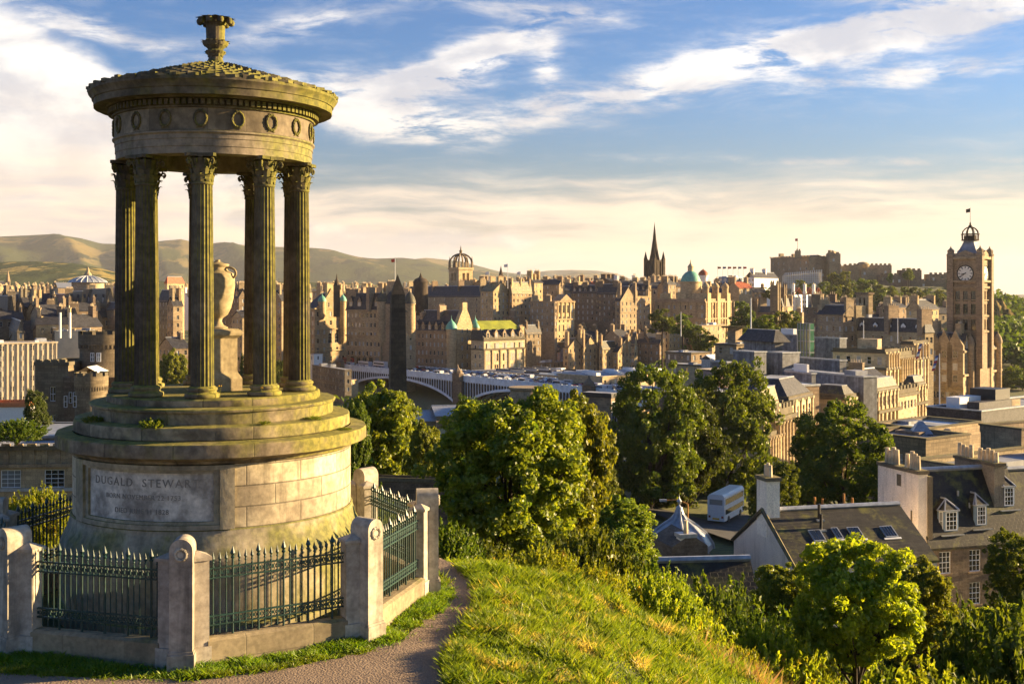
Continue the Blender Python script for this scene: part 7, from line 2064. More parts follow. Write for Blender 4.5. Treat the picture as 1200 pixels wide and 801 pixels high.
mb.build('lantern', M['black_stone'], tower)
fl = empty('tower_flag', (TXc, YT, Zp(262, YT)), 0, 'dark flag flying from the pole on the clock tower lantern', 'flag')
mb = MB(); mb.cyl(0, 0, 0, Zp(243, YT) - Zp(262, YT), .09, .06, 6); mb.build('pole', M['black'], fl); mb = MB(); mb.face([(0, 0, 4.5), (-1.6, .2, 4.2), (-1.7, 0, 5.6), (0, 0, 6.0)]); mb.build('cloth', M['black'], fl)

# ------------------------------------------------------------------ classical blocks of the new town
NT = 'classical blocks of the near street'
def attic(b, mat='st_pale', n=4, f='r', h=5.0):
    b.pilasters(f, n, b.H - h, b.H - .8, .75, .35, mat)
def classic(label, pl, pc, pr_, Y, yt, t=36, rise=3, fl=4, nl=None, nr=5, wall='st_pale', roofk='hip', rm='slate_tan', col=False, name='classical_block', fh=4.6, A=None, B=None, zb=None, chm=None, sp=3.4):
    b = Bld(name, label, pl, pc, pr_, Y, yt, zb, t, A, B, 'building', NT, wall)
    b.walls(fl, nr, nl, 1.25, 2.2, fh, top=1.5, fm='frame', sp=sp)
    b.roof(roofk, rise, rm, over=.1, inset=.55 if roofk == 'hip' else None)
    b.cornice([b.H - .5], .35, .5, 'parapet'); b.cornice([b.H - 5.3], .8, .7, 'parapet')
    b.parapet(.7, 'parapet')
    b.pilasters('r', nr, b.H - 4.5, b.H - .6, .55, .3); 
    if col: b.cols('r', nr * 2, b.H - 15, b.H - 5.4, .55, .9)
    else: b.pilasters('r', nr, b.H - 15, b.H - 5.4, .7, .4)
    if chm: b.chim(chm, rise + 2)
    return b
classic('sunlit end pavilion of the colonnaded terrace beside the tallest street trees', 880, 893, 912, 205, 477, 30, 3.0, 3, 2, 3, col=True)
classic('sunlit second pavilion of the colonnaded terrace, with a long dark hipped roof', 862, 924, 952, 222, 469, 32, 3.6, 3, 0, 4, rm='slate', col=True)
b = Bld('terrace_range', 'sunlit colonnaded range joining the two terrace pavilions', 903, 905, 928, 210, 490, None, 30, cat='building', group=NT, wall='st_pale', B=10)
b.walls(2, 5, 0, 1.2, 2.4, 5, top=2); b.roof('flat'); b.cornice(b.H - .7, .8, .7, 'parapet'); b.cols('r', 6, b.H - 12, b.H - .8, .5, .9); b.parapet(1.4, 'parapet', crenel=1.0)
classic('shaded stone block with three sash windows beside the colonnaded terrace', 952, 990, 1003, 245, 466, 42, 2.2, 3, 3, 3, rm='slate_m')
b = Bld('terrace_range', 'low sunlit balustraded range between two classical pavilions', 1000, 1001, 1026, 262, 471, None, 40, cat='building', group=NT, wall='st_pale', B=12)
b.walls(3, 6, 0, 1.2, 2.0, 4.4, top=2); b.roof('gx', 2.5, 'slate_m'); b.cornice(b.H - .7, .6, .7, 'parapet'); b.parapet(1.2, 'parapet', crenel=1.0)
classic('sunlit classical pavilion with five attic windows, middle of the terrace', 1012, 1028, 1052, 272, 458, 40, 2.6, 4, 1, 5, rm='slate_m')
b = Bld('terrace_range', 'low sunlit balustraded range towards the clock tower hotel', 1050, 1051, 1074, 290, 462, None, 40, cat='building', group=NT, wall='st_pale', B=12)
b.walls(3, 6, 0, 1.2, 2.0, 4.4, top=2); b.roof('flat'); b.cornice(b.H - .7, .6, .7, 'parapet'); b.parapet(1.2, 'parapet', crenel=1.0)
classic('sunlit classical pavilion nearest to the clock tower hotel front', 1058, 1072, 1084, 305, 451, 40, 2.0, 4, 1, 3, rm='slate_m')
b = classic('large sunlit classical building with paired attic columns below the slate row', 976, 1037, 1052, 330, 412, 40, 2, 4, 5, 3, roofk='flat', zb=-60); b.block('attic_stack', 2, 5, 3, 9, b.H, b.H + 3.5, 'st_pale'); b.cols('r', 5, b.H - 5, b.H - .6, .5, .5)
b = Bld('terrace_range', 'sunlit colonnaded range behind the large classical building', 1050, 1052, 1068, 350, 417, None, 40, cat='building', group=NT, wall='st_pale', B=14)
b.walls(3, 5, 0, 1.2, 2.6, 5, top=2); b.roof('flat'); b.cornice(b.H - .7, .8, .7, 'parapet'); b.cols('r', 6, b.H - 12, b.H - .8, .6, .8); b.parapet(1.4, 'parapet', crenel=1.0)
b = classic('tall sunlit pavilion touching the brown clock tower hotel', 1056, 1070, 1087, 362, 402, 40, 2, 5, 2, 4, roofk='flat', zb=-60); b.cols('r', 5, b.H - 5, b.H - .6, .5, .5)
b = Bld('slate_terrace', 'long slate mansard row with white dormers and a pale lead roof below the castle', 958, 1084, 1094, 400, 390, None, 62, cat='building', wall='st_b')
b.walls(3, 2, 12, 1.2, 2.0, 4, top=1.5); b.roof('hip', 4.6, 'slate', inset=.5, flatm='lead'); b.dormers('l', 8, 1.6, 2.1, .02, m='white', gable=.9, back=3)
b.chim([(.35, .03, 8, 1), (.4, .32, 9, 1), (.4, .62, 9, 1), (.4, .96, 9, 1)], d=5, w=2.2)
b = Bld('white_roofed_hall', 'long low hall with a bright white roof behind the slate mansard row', 1020, 1080, 1086, 440, 377, None, 66, cat='building', wall='white'); b.walls(1, 0, 0); b.roof('flat', flatm='white')
b = Bld('stone_cupola', 'square stone belfry on a white base above the slate mansard row', 1004, 1018, 1022, 430, 368, None, 66, cat='tower', wall='white'); b.walls(1, 0, 0)
b.block('belfry', -.2, b.A + .2, -.2, b.B + .2, b.H, b.zz(345), 'st_a'); b.block('belfry_cap', -.6, b.A + .6, -.6, b.B + .6, b.zz(345), b.zz(342.5), 'st_b')
for u in (.32, .68): b.win('l', b.B * u, b.H + 2.2, 1.2, 3.4, 'arch', 'st_a', 'glass_near', .22)
b = stdb('slate roofed stone house with a blue grey dormer beside the green glass tower', 958, 988, 1003, 425, 368, 'gy', 3, 'st_b', rm='slate', t=60, ch=((.5, .02, 5, 1), (.5, .98, 5, 1)), group=None, zb=-40)
stdb('stone house with four heavy chimneys above the glass tower', 942, 958, 972, 470, 360, 'flat', 3, 'st_c', t=50, ch=((.2, .2, 5), (.8, .8, 5)), group=None, zb=-40)
stdb('sandstone houses with chimneys beside the castle slope', 1062, 1080, 1100, 520, 362, 'gx', 4, 'st_a', t=50, group=None, zb=-40)
stdb('low stone block in the trees below the castle ramparts', 1030, 1050, 1062, 560, 360, 'gx', 3, 'st_b', t=50, group=None, zb=-40)
# green glass lift tower and modern market roofs
b = Bld('glass_tower', 'green glass lift tower among the grey modern blocks', 935, 949, 954, 330, 379, None, 64, cat='tower', wall='glass')
M['green_glass'] = m_plain('green_glass', (0.03, 0.11, 0.065), .08, 0, .5, .25, 0, .9)
b.walls(1, 0, 0, mat='green_glass'); b.roof('flat', flatm='lead')
for i in range(5):
    mb = MB(); mb.box(-.12, -.01, b.B * i / 4 - .12, b.B * i / 4 + .12, 0, b.H); mb.build('mullion', M['lead'], b.root)
for k in range(7): b.cornice(b.H - 2 - k * 3.2, .1, .18, 'lead', 'transom')
MKT = 'grey modern market blocks'
for (lb, pl, pc, pr_, Y, yt, t, dpt) in (('grey zinc box with a pale roof, nearest to the pink stone block', 859, 884, 898, 300, 412, 60, None), ('grey zinc box beside the outside stair, in front of the glass tower', 898, 917, 937, 305, 413, 60, None),
    ('low blue grey pavilion roof behind the zinc boxes', 872, 908, 918, 345, 401, 66, None), ('wide dark modern block behind the glass tower', 905, 934, 942, 370, 392, 62, None), ('long dark zinc roof block in front of the sunlit classical building', 921, 1012, 1028, 262, 441, 66, None),
    ('smaller zinc box beside the long zinc roof block', 920, 951, 956, 255, 437, 66, None), ('curved grey parapet block behind the long zinc roof block', 926, 984, 992, 300, 422, 66, None), ('dark modern block right of the glass tower', 955, 984, 992, 340, 396, 60, None),
    ('low grey terrace block with railings beside the zinc boxes', 832, 852, 862, 320, 424, 60, None)):
    b = Bld('market_block', lb, pl, pc, pr_, Y, yt, None, t, cat='building', group=MKT, wall='zinc')
    b.walls(1, 0, 0)
    if 'pavilion' in lb: b.roof('hip', 3.4, 'slate', over=1.5, inset=.6)
    else: b.roof('flat', flatm='lead_flat'); b.cornice(b.H - .25, .2, .35, 'lead')
    if 'smaller' in lb or 'wide' in lb: b.block('plant_box', b.A * .2, b.A * .7, b.B * .2, b.B * .7, b.H + .05, b.H + 1.8, 'white')
    if 'stair' in lb or 'nearest' in lb:
        mb = MB()
        for k in range(10): mb.box(-2.2, -.2, b.B * .1 + k * .9, b.B * .1 + k * .9 + .9, b.H - 10 + k * .6, b.H - 9.8 + k * .6)
        mb.tube((-2.2, b.B * .1, b.H - 8.8), (-2.2, b.B * .1 + 9, b.H - 2.8), .1, .1, 5); mb.build('stair', M['lead'], b.root)
b = Bld('glazed_link', 'small glazed link between the two zinc boxes', 889, 897, 899, 308, 425, None, 60, cat='building', wall='green_glass'); b.walls(1, 0, 0); b.roof('flat', flatm='lead')
b = Bld('pink_block', 'low pink stone block behind the tall street trees', 815, 842, 866, 262, 434, None, 58, cat='building', wall='pink'); b.walls(1, 0, 0); b.roof('flat', flatm='concrete'); b.cornice(b.H - .3, .15, .3, 'parapet')
b = Bld('stone_pavilion', 'tan stone castellated pavilion beside the market blocks', 838, 863, 878, 365, 403, None, 50, cat='building', wall='tan'); b.walls(1, 2, 2, 1.4, 2, 4); b.roof('flat'); b.cornice(b.H - .6, .4, .6, 'parapet')
b.block('upper_storey', 2, b.A - 1, 2, b.B * .6, b.H, b.H + 5, 'tan'); b.cornice(b.H + 5, -1.4, .5, 'parapet')
b = Bld('station_wing', 'low sunlit stone station wing running to the tall street trees', 640, 706, 800, 490, 441, None, 46, cat='building', wall='st_pale', B=26); b.walls(2, 16, 0, 1.5, 2.2, 4, top=1.6); b.roof('flat', flatm='lead_flat'); b.cornice(b.H - .4, .4, .5)
for i in range(12): b.block('roof_light', b.A * (i + .15) / 12, b.A * (i + .75) / 12, 4 + (i % 3) * 6, 9 + (i % 3) * 6, b.H + .05, b.H + 1.3, 'white')
b = Bld('station_shed', 'long low shed with dark and white roof strips beyond the bridge', 560, 655, 712, 545, 440, None, 44, cat='building', wall='st_b', B=60); b.walls(1, 0, 0); b.roof('flat', flatm='lead_flat')
for i in range(16): b.block('roof_strip', b.A * (i + .1) / 16, b.A * (i + .55) / 16, 3 + (i % 4) * 12, 13 + (i % 4) * 12, b.H + .05, b.H + .9, ('white', 'slate', 'lead', 'zinc')[i % 4])
b = Bld('low_stone_wing', 'low mossy stone wing in front of the domed bank podium', 784, 826, 838, 430, 428, None, 50, cat='building', wall='st_b'); b.walls(1, 2, 3, 1.3, 2, 4); b.roof('flat'); b.cornice(b.H - .5, .5, .5, 'parapet')
b = Bld('low_stone_wing', 'plain tan garden wing behind the low mossy stone wing', 780, 810, 832, 470, 413, None, 50, cat='building', wall='tan'); b.walls(1, 3, 4, 1.3, 2, 4); b.roof('flat'); b.cornice(b.H - .5, .3, .5, 'parapet')
b = Bld('glass_canopy', 'white glazed canopy frames beside the low mossy stone wing', 822, 834, 850, 400, 421, None, 40, cat='canopy', wall='lead'); b.walls(1, 0, 0); b.roof('gx', 1.2, 'white')
b = Bld('roof_court', 'long low roof court with white and lead sheets in front of the zinc boxes', 862, 930, 960, 240, 452, None, 62, cat='building', wall='st_b'); b.walls(1, 0, 0); b.roof('flat', flatm='white'); b.cornice(b.H - .2, .2, .4, 'lead')
b = Bld('roof_court', 'dark flat roofed block behind the tall street trees', 770, 806, 872, 235, 462, None, 55, cat='building', wall='st_c'); b.walls(1, 0, 0); b.roof('flat'); b.cornice(b.H - .2, .2, .4, 'lead')
stdb('stone back range linking the two end pavilions of the terrace', 930, 962, 992, 265, 456, 'flat', 2, 'st_b', t=50, ch=None, group=None)
stdb('dark back range with slate roofs behind the balustraded terrace', 985, 1018, 1040, 300, 446, 'gx', 2.5, 'st_c', t=45, ch=((.1, .5),), group=None, rm='slate')
# tall white pole and flag poles
for px, yt_, yb_, Y, lb, w in ((880, 349, 395, 400, 'tall white pole in front of the castle trees', .28), (798, 365, 388, 500, 'thin green pole beside the sunlit hotel', .2), (1012, 375, 396, 380, 'white flag pole on the slate mansard row', .16), (1052, 373, 396, 380, 'second white flag pole nearer to the clock tower hotel', .16), (1101, 414, 470, 215, 'white flag pole with a union flag in front of the clock tower hotel', .13), (1082, 400, 445, 330, 'thin pole with a drooping flag beside the sunlit pavilion', .12)):
    fp = empty('flag_pole', (Xp(px, Y), Y, Zp(yb_ + 6, Y)), 0, lb, 'pole')
    mb = MB(); mb.cyl(0, 0, 0, Zp(yt_, Y) - Zp(yb_ + 6, Y), w, w * .6, 8); mb.build('pole', M['white'], fp)
    if 'union' in lb or 'drooping' in lb:
        s_ = Y / F; zt_ = Zp(yt_, Y) - Zp(yb_ + 6, Y)
        mb = MB()
        for k in range(6):
            za_, zb3 = zt_ - s_ * (2 + 3 * k), zt_ - s_ * (5 + 3 * k); xa_, xb_ = -s_ * (1 + .8 * k), -s_ * (1.8 + .8 * k)
            mb.face([(xa_, 0, za_), (xa_ - s_ * 3, .3, za_ - s_), (xb_ - s_ * 3, .3, zb3 - s_), (xb_, 0, zb3)], k % 3)
        mb.build('flag', [M['blue_car_paint'], M['white'], M['red_car_paint']], fp)
for px, yt_, Y, lb in ((463, 303, 700, 'tall white pole with a red flag above the obelisk'), (595, 309, 720, 'white flag pole beside the small black spire'), (573, 318, 720, 'short white flag pole before the small black spire'), (610, 318, 740, 'faint flag pole after the small black spire')):
    fp = empty('flag_pole', (Xp(px, Y), Y, Zp(350, Y)), 0, lb, 'pole')
    h_ = Zp(yt_, Y) - Zp(350, Y); mb = MB(); mb.cyl(0, 0, 0, h_, .28, .16, 6); mb.build('pole', M['white'], fp)
    mb = MB(); mb.face([(0, 0, h_ - 2.0), (-2.2, .2, h_ - 2.3), (-2.4, 0, h_ - .5), (0, 0, h_)]); mb.build('flag', M['red_car_paint' if 'red' in lb else 'white_car_paint'], fp)
sp_ = empty('small_spire', (Xp(587, 800), 800, Zp(350, 800)), .3, 'small black church spire between the white flag poles', 'church spire')
mb = MB(); mb.box(-2, 2, -2, 2, -10, Zp(330, 800) - Zp(350, 800)); mb.lathe([(2.6, Zp(330, 800) - Zp(350, 800)), (0, Zp(311, 800) - Zp(350, 800))], 8); mb.build('spire', M['black_stone'], sp_)
# nearer flat roofs at the photo edge
def flatb(label, pl, pc, pr_, Y, yt, t=50, wall='tan', par=.6, fm='lead_flat', wins=None, A=None, B=None, name='flat_roofed_block', cop='parapet'):
    b = Bld(name, label, pl, pc, pr_, Y, yt, None, t, A, B, 'building', None, wall)
    b.walls(1 if not wins else wins[2], wins[0] if wins else 0, wins[1] if wins else 0, 1.1, 1.5, 3.6, top=1.6, fm='frame'); b.roof('flat', flatm=fm)
    if par: b.parapet(par, wall, cop=cop)
    return b
flatb('dark stone block with lead lights and small sash window behind the harled chimneys', 1004, 1085, 1136, 140, 520, 55, 'st_c', .5, 'lead_flat', (2, 4, 1))
b = flatb('large slate hung roof block with a dark water tank by the clock tower hotel', 1086, 1150, 1300, 200, 484, 52, 'slate', .3, 'lead_flat', None, cop='lead'); b.block('plant_box', 2, 9, b.B * .5, b.B * .75, b.H + .05, b.H + 2.2, 'white'); b.block('plant_shed', 3, 14, b.B * .2, b.B * .42, b.H + .04, b.H + 1.5, 'slate'); b.block('water_tank', 10, 15, 3, 8, b.H + .06, b.H + 3.4, 'black')
flatb('plain tan stone block with mossy parapet at the photo edge', 1149, 1197, 1290, 128, 512, 62, 'tan', .8)
flatb('flat lead roof with a mossy sunlit parapet behind the chimney pots', 1070, 1145, 1300, 112, 556, 58, 'tan', .5, 'lead_flat', (6, 0, 1))
flatb('low lead roof with gutters in front of the slate hung roof block', 1020, 1085, 1150, 165, 506, 52, 'st_b', .4, 'white')
for (px, py, Y, w, h, lb) in ((1079, 497, 150, 12, 11, 'small pyramid lead lantern on the dark stone block'), (1110, 502, 150, 10, 8, 'low tan glazed lantern beside the pyramid one')):
    o = MB(); r_ = w / F * Y; o.box(-r_, r_, -r_, r_, -1.5, 0); o.lathe([(r_ * 1.45, 0), (r_ * .25, h / F * Y * 1.3)], 4); q = o.mesh('roof_lantern', M['lead'] if px < 1100 else M['st_pale'])
    tag(link('roof_lantern', q, None, (Xp(px, Y), Y, Zp(py + 10, Y)), .6), lb, 'roof lantern')
# trees on the ridge, mound and castle rock
FT = 'trees on the castle slope'
for i, (px, yt_, yb_, w, Y, lb) in enumerate([
    (869, 353, 388, 34, 640, 'round green tree beside the domed bank'), (820, 384, 412, 44, 520, 'yellowish tree below the domed bank podium'), (776, 362, 390, 40, 600, 'dark tree at the sunlit hotel in front of the bank'), (800, 369, 392, 34, 560, 'dark tree between bank and hotel'),
    (898, 369, 396, 36, 520, 'bright green tree beside the tall white pole'), (912, 366, 394, 34, 540, 'leafy tree in front of the gothic college'), (930, 364, 390, 24, 560, 'small tree at the foot of the hall block'), (905, 336, 352, 30, 850, 'tree on the slope beside the twin dark towers'),
    (1074, 398, 422, 8, 420, 'tiny roof garden bush')][:8]):
    tree(('far_a', 'far_b')[i % 2], px, Y, yt_, yb_, w, lb, name='broadleaf_tree', group='trees of the mound', seed=i, zb=-45)
r2 = random.Random(17)
ctre = [(938, 328, 350, 20), (953, 333, 352, 16), (966, 330, 362, 26), (978, 321, 352, 26), (990, 318, 345, 22), (984, 336, 366, 30), (1000, 340, 368, 28), (1008, 328, 356, 26), (1023, 328, 360, 22), (1020, 340, 372, 30), (1035, 338, 368, 26), (1050, 342, 366, 22), (1064, 340, 362, 18),
        (970, 346, 370, 24), (1065, 314, 328, 14), (1043, 320, 332, 8), (1078, 345, 362, 16), (1092, 350, 366, 14), (948, 348, 362, 14), (1040, 352, 372, 26), (1010, 352, 374, 30), (990, 352, 374, 26), (1100, 358, 372, 14), (1012, 332, 350, 16), (1030, 334, 350, 18), (1046, 336, 352, 18), (1060, 336, 352, 18), (1074, 337, 353, 18), (1088, 338, 354, 18), (1100, 340, 356, 18), (1052, 346, 362, 22), (1086, 350, 366, 20), (1108, 346, 364, 18), (960, 340, 360, 22), (975, 334, 352, 20)]
for i, (px, yt_, yb_, w) in enumerate(ctre):
    Y = 1020 + r2.uniform(-20, 70) if yt_ > 325 else 1150
    tree(('far_a', 'far_b')[i % 2], px, Y, yt_, yb_, w * 1.15, 'green tree on the wooded slope beneath the castle walls', name='broadleaf_tree', group=FT, seed=i, zb=Zp(yb_ + 4, Y))
# wooded valley and crag beyond the hotel
for i in range(34):
    px = r2.uniform(1168, 1225); yt_ = 352 + (i % 7) * 13 + r2.uniform(-3, 3)
    if px < 1182 and yt_ < 395: px += 22
    Y = 1500 - (yt_ - 350) * 11
    tree(('far_a', 'far_b')[i % 2], px, Y, yt_, yt_ + 24, r2.uniform(22, 34), 'dark tree in the wooded valley beyond the clock tower hotel', name='broadleaf_tree', group='trees of the valley', seed=i, zb=Zp(yt_ + 28, Y))
mb = MB()
rr_ = random.Random(4)
cr = [(1158, 345), (1166, 348), (1172, 346), (1178, 356), (1184, 368), (1188, 384), (1192, 400), (1194, 430), (1150, 430)]
Yc2 = 1000
nseg = 14
for i in range(nseg):
    pass
mb = MB()
for (r_, cx, top_) in ((24, 1168, 350), (20, 1176, 362), (18, 1182, 378), (26, 1160, 352)):
    R_ = r_ / F * Yc2 * .62
    mb.lathe([(R_ * 1.15, Zp(440, Yc2)), (R_ * 1.05, Zp(410, Yc2)), (R_ * .9, Zp((top_ + 400) / 2, Yc2)), (R_ * .62, Zp(top_ + 8, Yc2)), (R_ * .3, Zp(top_, Yc2)), (0, Zp(top_ - 1, Yc2))], 18, Xp(cx, Yc2), Yc2 + rr_.uniform(-10, 20), rf=lambda a, r, z: 1 + .13 * sin(a * 5 + z * .2) + .08 * sin(a * 11 - z * .5))
M['crag'] = m_hill('crag', (0.20, 0.155, 0.07), (0.06, 0.075, 0.025), (0.035, 0.05, 0.018), .05)
tag(mb.build('crag', M['crag'], None, 70), kind='structure')
for (lb, pl, pc, pr_, Y, yt) in (('pale tower block in the haze beyond the crag', 1173, 1176, 1180, 1900, 350), ('domed brown church in the haze at the photo edge', 1186, 1196, 1204, 1700, 356), ('low brown block beside the hazy domed church', 1178, 1184, 1190, 1750, 362)):
    b = stdb(lb, pl, pc, pr_, Y, yt, 'flat', 2, 'st_pale' if 'pale' in lb else 'st_b', t=45, ch=None, group=None, name='distant_building', cat='building', fh=6, ww=3, wh=3, sp=8, rows=5)
    if 'domed' in lb: mb = MB(); mb.lathe([(8, b.H), (7, b.H + 5), (4, b.H + 9), (0, b.H + 10.5)], 14, b.A / 2, b.B / 2); mb.build('dome', M['st_b'], b.root, 40)
# ------------------------------------------------------------------ left side of the town
# round castellated tower and front of the governor's house
GHY = 152
gv = empty('governor_house', (Xp(104, GHY), GHY, Zp(540, GHY)), 0, 'castellated stone house with a broad round tower and mossy battlements', 'castellated house')
zb_ = Zp(540, GHY); q_ = lambda py: Zp(py, GHY) - zb_
M['gov'] = m_stone('governor_stone', (0.22, 0.17, 0.11), (0.14, 0.11, 0.075), 0.25, (0.9, 0.36, 0.025), 0.0, 0.4, 0.3, mortar=.6)
def round_tower(cx, cy, R_, top_, par_, nm, corb=True):
    mb = MB(); mb.lathe([(R_, -8), (R_, q_(par_ + 10))] + [(R_ * 1.0, q_(par_ + 10)), (R_ * 1.05, q_(par_ + 8)), (R_ * 1.05, q_(top_)), (R_ * .95, q_(top_)), (R_ * .95, q_(par_ + 7)), (0, q_(par_ + 7))], 36, cx, cy)
    n = 40
    for i in range(n):
        a = 2 * pi * i / n
        mb.M = Matrix.Translation((cx, cy, 0)) @ Matrix.Rotation(a, 4, 'Z'); mb.box(-R_ * .035, R_ * .035, -R_ * 1.045, -R_ * .99, q_(par_ + 13), q_(par_ + 8.2)); mb.M = None
    o = mb.build(nm, M['gov'], gv, 30)
    n = 10; mb = MB()
    for i in range(n):
        a0 = 2 * pi * i / n
        mb.lathe([(R_ * .95, q_(top_)), (R_ * 1.05, q_(top_) + .002), (R_ * 1.05, q_(top_ - 4)), (R_ * .95, q_(top_ - 4)), (R_ * .95, q_(top_))], 6, cx, cy, a0=a0, a1=a0 + 2 * pi / n * .68, cap=False)
    mb.build('battlement', M['parapet'], o)
    return o
round_tower(0, 6, 29 / F * GHY, 393, 397, 'tower')
round_tower(Xp(107, GHY - 5) - gv.location.x, -5, 17.5 / F * GHY, 437, 440, 'tower')
mb = MB()
xa, xb = Xp(41, GHY) - gv.location.x, Xp(80, GHY) - gv.location.x
facade(mb, (xa, 0, -8), (1, 0, 0), xb - xa, q_(428) + 8, [(xa * 0 + 1.9, 2.7, q_(470) + 8, q_(453) + 8), (1.9, 2.7, q_(500) + 8, q_(486) + 8)], (0, -1, 0), .3)
facade(mb, (xb, 0, -8), (0, 1, 0), 10, q_(428) + 8, [], (1, 0, 0)); facade(mb, (xa, 10, -8), (0, -1, 0), 10, q_(428) + 8, [], (-1, 0, 0)); facade(mb, (xb, 10, -8), (-1, 0, 0), xb - xa, q_(428) + 8, [], (0, 1, 0)); mb.face([(xa, 0, q_(429)), (xb, 0, q_(429)), (xb, 10, q_(429)), (xa, 10, q_(429))])
mb.build('wing', M['gov'], gv)
for v0, v1 in ((470, 453), (500, 486)): link('window', window_me(.8, q_(v1) - q_(v0), 'four', 'frame', 'glass_near'), gv, (xa + 2.3, .24, q_(v0)))
mb = MB(); ring(mb, xa, xb, 0, 10, q_(428), q_(424), .15, .5)
for i in range(4): x = xa + (xb - xa) * (i + .1) / 4; mb.box(x, x + (xb - xa) / 4 * .6, -.14, .5, q_(424) + .003, q_(421))
mb.build('battlement', M['parapet'], gv)
xa2, xb2 = xb + .003, Xp(150, GHY) - gv.location.x
mb = MB(); mb.box(xa2, xb2, -1.5, 8, -8, q_(448)); ring(mb, xa2, xb2, -1.5, 8, q_(448), q_(441), .12, .5); mb.build('wing', M['gov'], gv)
for px in (88, 93.5, 101, 111): link('window', window_me(.42 if px != 93.5 else .5, 1.45, 'sash', 'frame', 'glass_near'), gv, (Xp(px, GHY) - gv.location.x, -1.56 if px < 96 else (-5 - 17.5 / F * GHY - .04 if px != 111 else -5 - 17.5 / F * GHY + .02), q_(471)))
mb = MB(); R_ = 29 / F * GHY
link('window', window_me(.6, 1.2, 'four', 'frame', 'glass_near'), gv, (.35, 6 - R_ - .05, q_(425)))
link('window', window_me(.5, 1.2, 'four', 'frame', 'glass_near'), gv, (-.5, 6 - R_ - .05, q_(425)))
mb = MB(); mb.face([(Xp(92, GHY) - gv.location.x, -1, q_(436)), (Xp(105, GHY) - gv.location.x, -1, q_(429)), (Xp(105, GHY) - gv.location.x, 4, q_(429)), (Xp(92, GHY) - gv.location.x, 4, q_(436))]); mb.face([(Xp(118, GHY) - gv.location.x, -1, q_(436)), (Xp(118, GHY) - gv.location.x, 4, q_(436)), (Xp(105, GHY) - gv.location.x, 4, q_(429)), (Xp(105, GHY) - gv.location.x, -1, q_(429))]); mb.build('lead_gable', M['white'], gv)
# pale office slab with a grid of windows
b = Bld('office_slab', 'pale modern office slab with a regular grid of white windows', -30, -28, 67, 420, 403, None, 58, cat='office building', wall='concrete', B=16)
b.walls(6, 16, 0, 1.35, 1.9, 3.75, top=.9, fm='frame', sp=2.0); b.roof('flat'); b.cornice(b.H - .2, .3, .5, 'concrete'); b.pilasters('r', 16, 0, b.H - .3, .35, .35, 'concrete', cap=False)
b2 = Bld('office_stair', 'plain pale stair block at the end of the office slab', 62, 64, 102, 475, 388, None, 80, cat='office building', wall='concrete', B=16); b2.walls(1, 0, 0); b2.roof('flat'); b2.cornice(b2.H - .2, .2, .4, 'lead')
for px in (70.5, 82): 
    mb = MB(); mb.cyl(0, 0, 0, Zp(366, 425) - Zp(396, 425), .45, .45, 8); tag(link('flue', mb.mesh('flue', M['white']), None, (Xp(px, 425), 425, Zp(396, 425))), 'tall white flue, %s of the pair by the office stair block' % ('nearer' if px < 75 else 'farther'), 'flue', 'white flues')
b = Bld('low_shed', 'low white hoarding with graffiti below the office slab', -20, -18, 33, 300, 477, None, 84, cat='hoarding', wall='white', B=8); b.walls(1, 0, 0); b.roof('flat'); b.cornice(b.H, .3, 1.2, 'orange')
# near civic block with mullioned windows
NBY = 112
b = Bld('civic_block', 'near dark stone civic block with white framed windows, cut by the photo edge', -40, -38, 98, NBY, 524, Zp(640, NBY), 86, cat='building', wall='tan', B=18)
hol = [(b.A * 0 + (Xp(px, NBY) - Xp(-38, NBY)) / sin(radians(86)) - 0.95, (Xp(px, NBY) - Xp(-38, NBY)) / sin(radians(86)) + 0.95, b.zz(572), b.zz(551)) for px in (-24, 11, 61)]
custom_walls(b, {'d': 'tan'}, {'r': hol}); recess_windows(b, 'r', hol, 'near')
b.cornice(b.zz(548), .25, .35); b.cornice(b.zz(576), .2, .3, 'lead'); b.roof('flat', flatm='lead_flat'); b.cornice(b.H - .3, .35, .4, 'parapet')
b3 = Bld('civic_block_attic', 'set back lead roofed attic on top of the near civic block', -40, -38, 92, NBY + 5, 512, Zp(526, NBY + 5), 86, cat='building', wall='concrete', B=12); b3.walls(1, 0, 0); b3.roof('flat', flatm='lead'); b3.cornice(b3.H - .1, .5, .25, 'lead')
b.pilasters('r', 9, b.zz(547), b.zz(526), .5, .12)
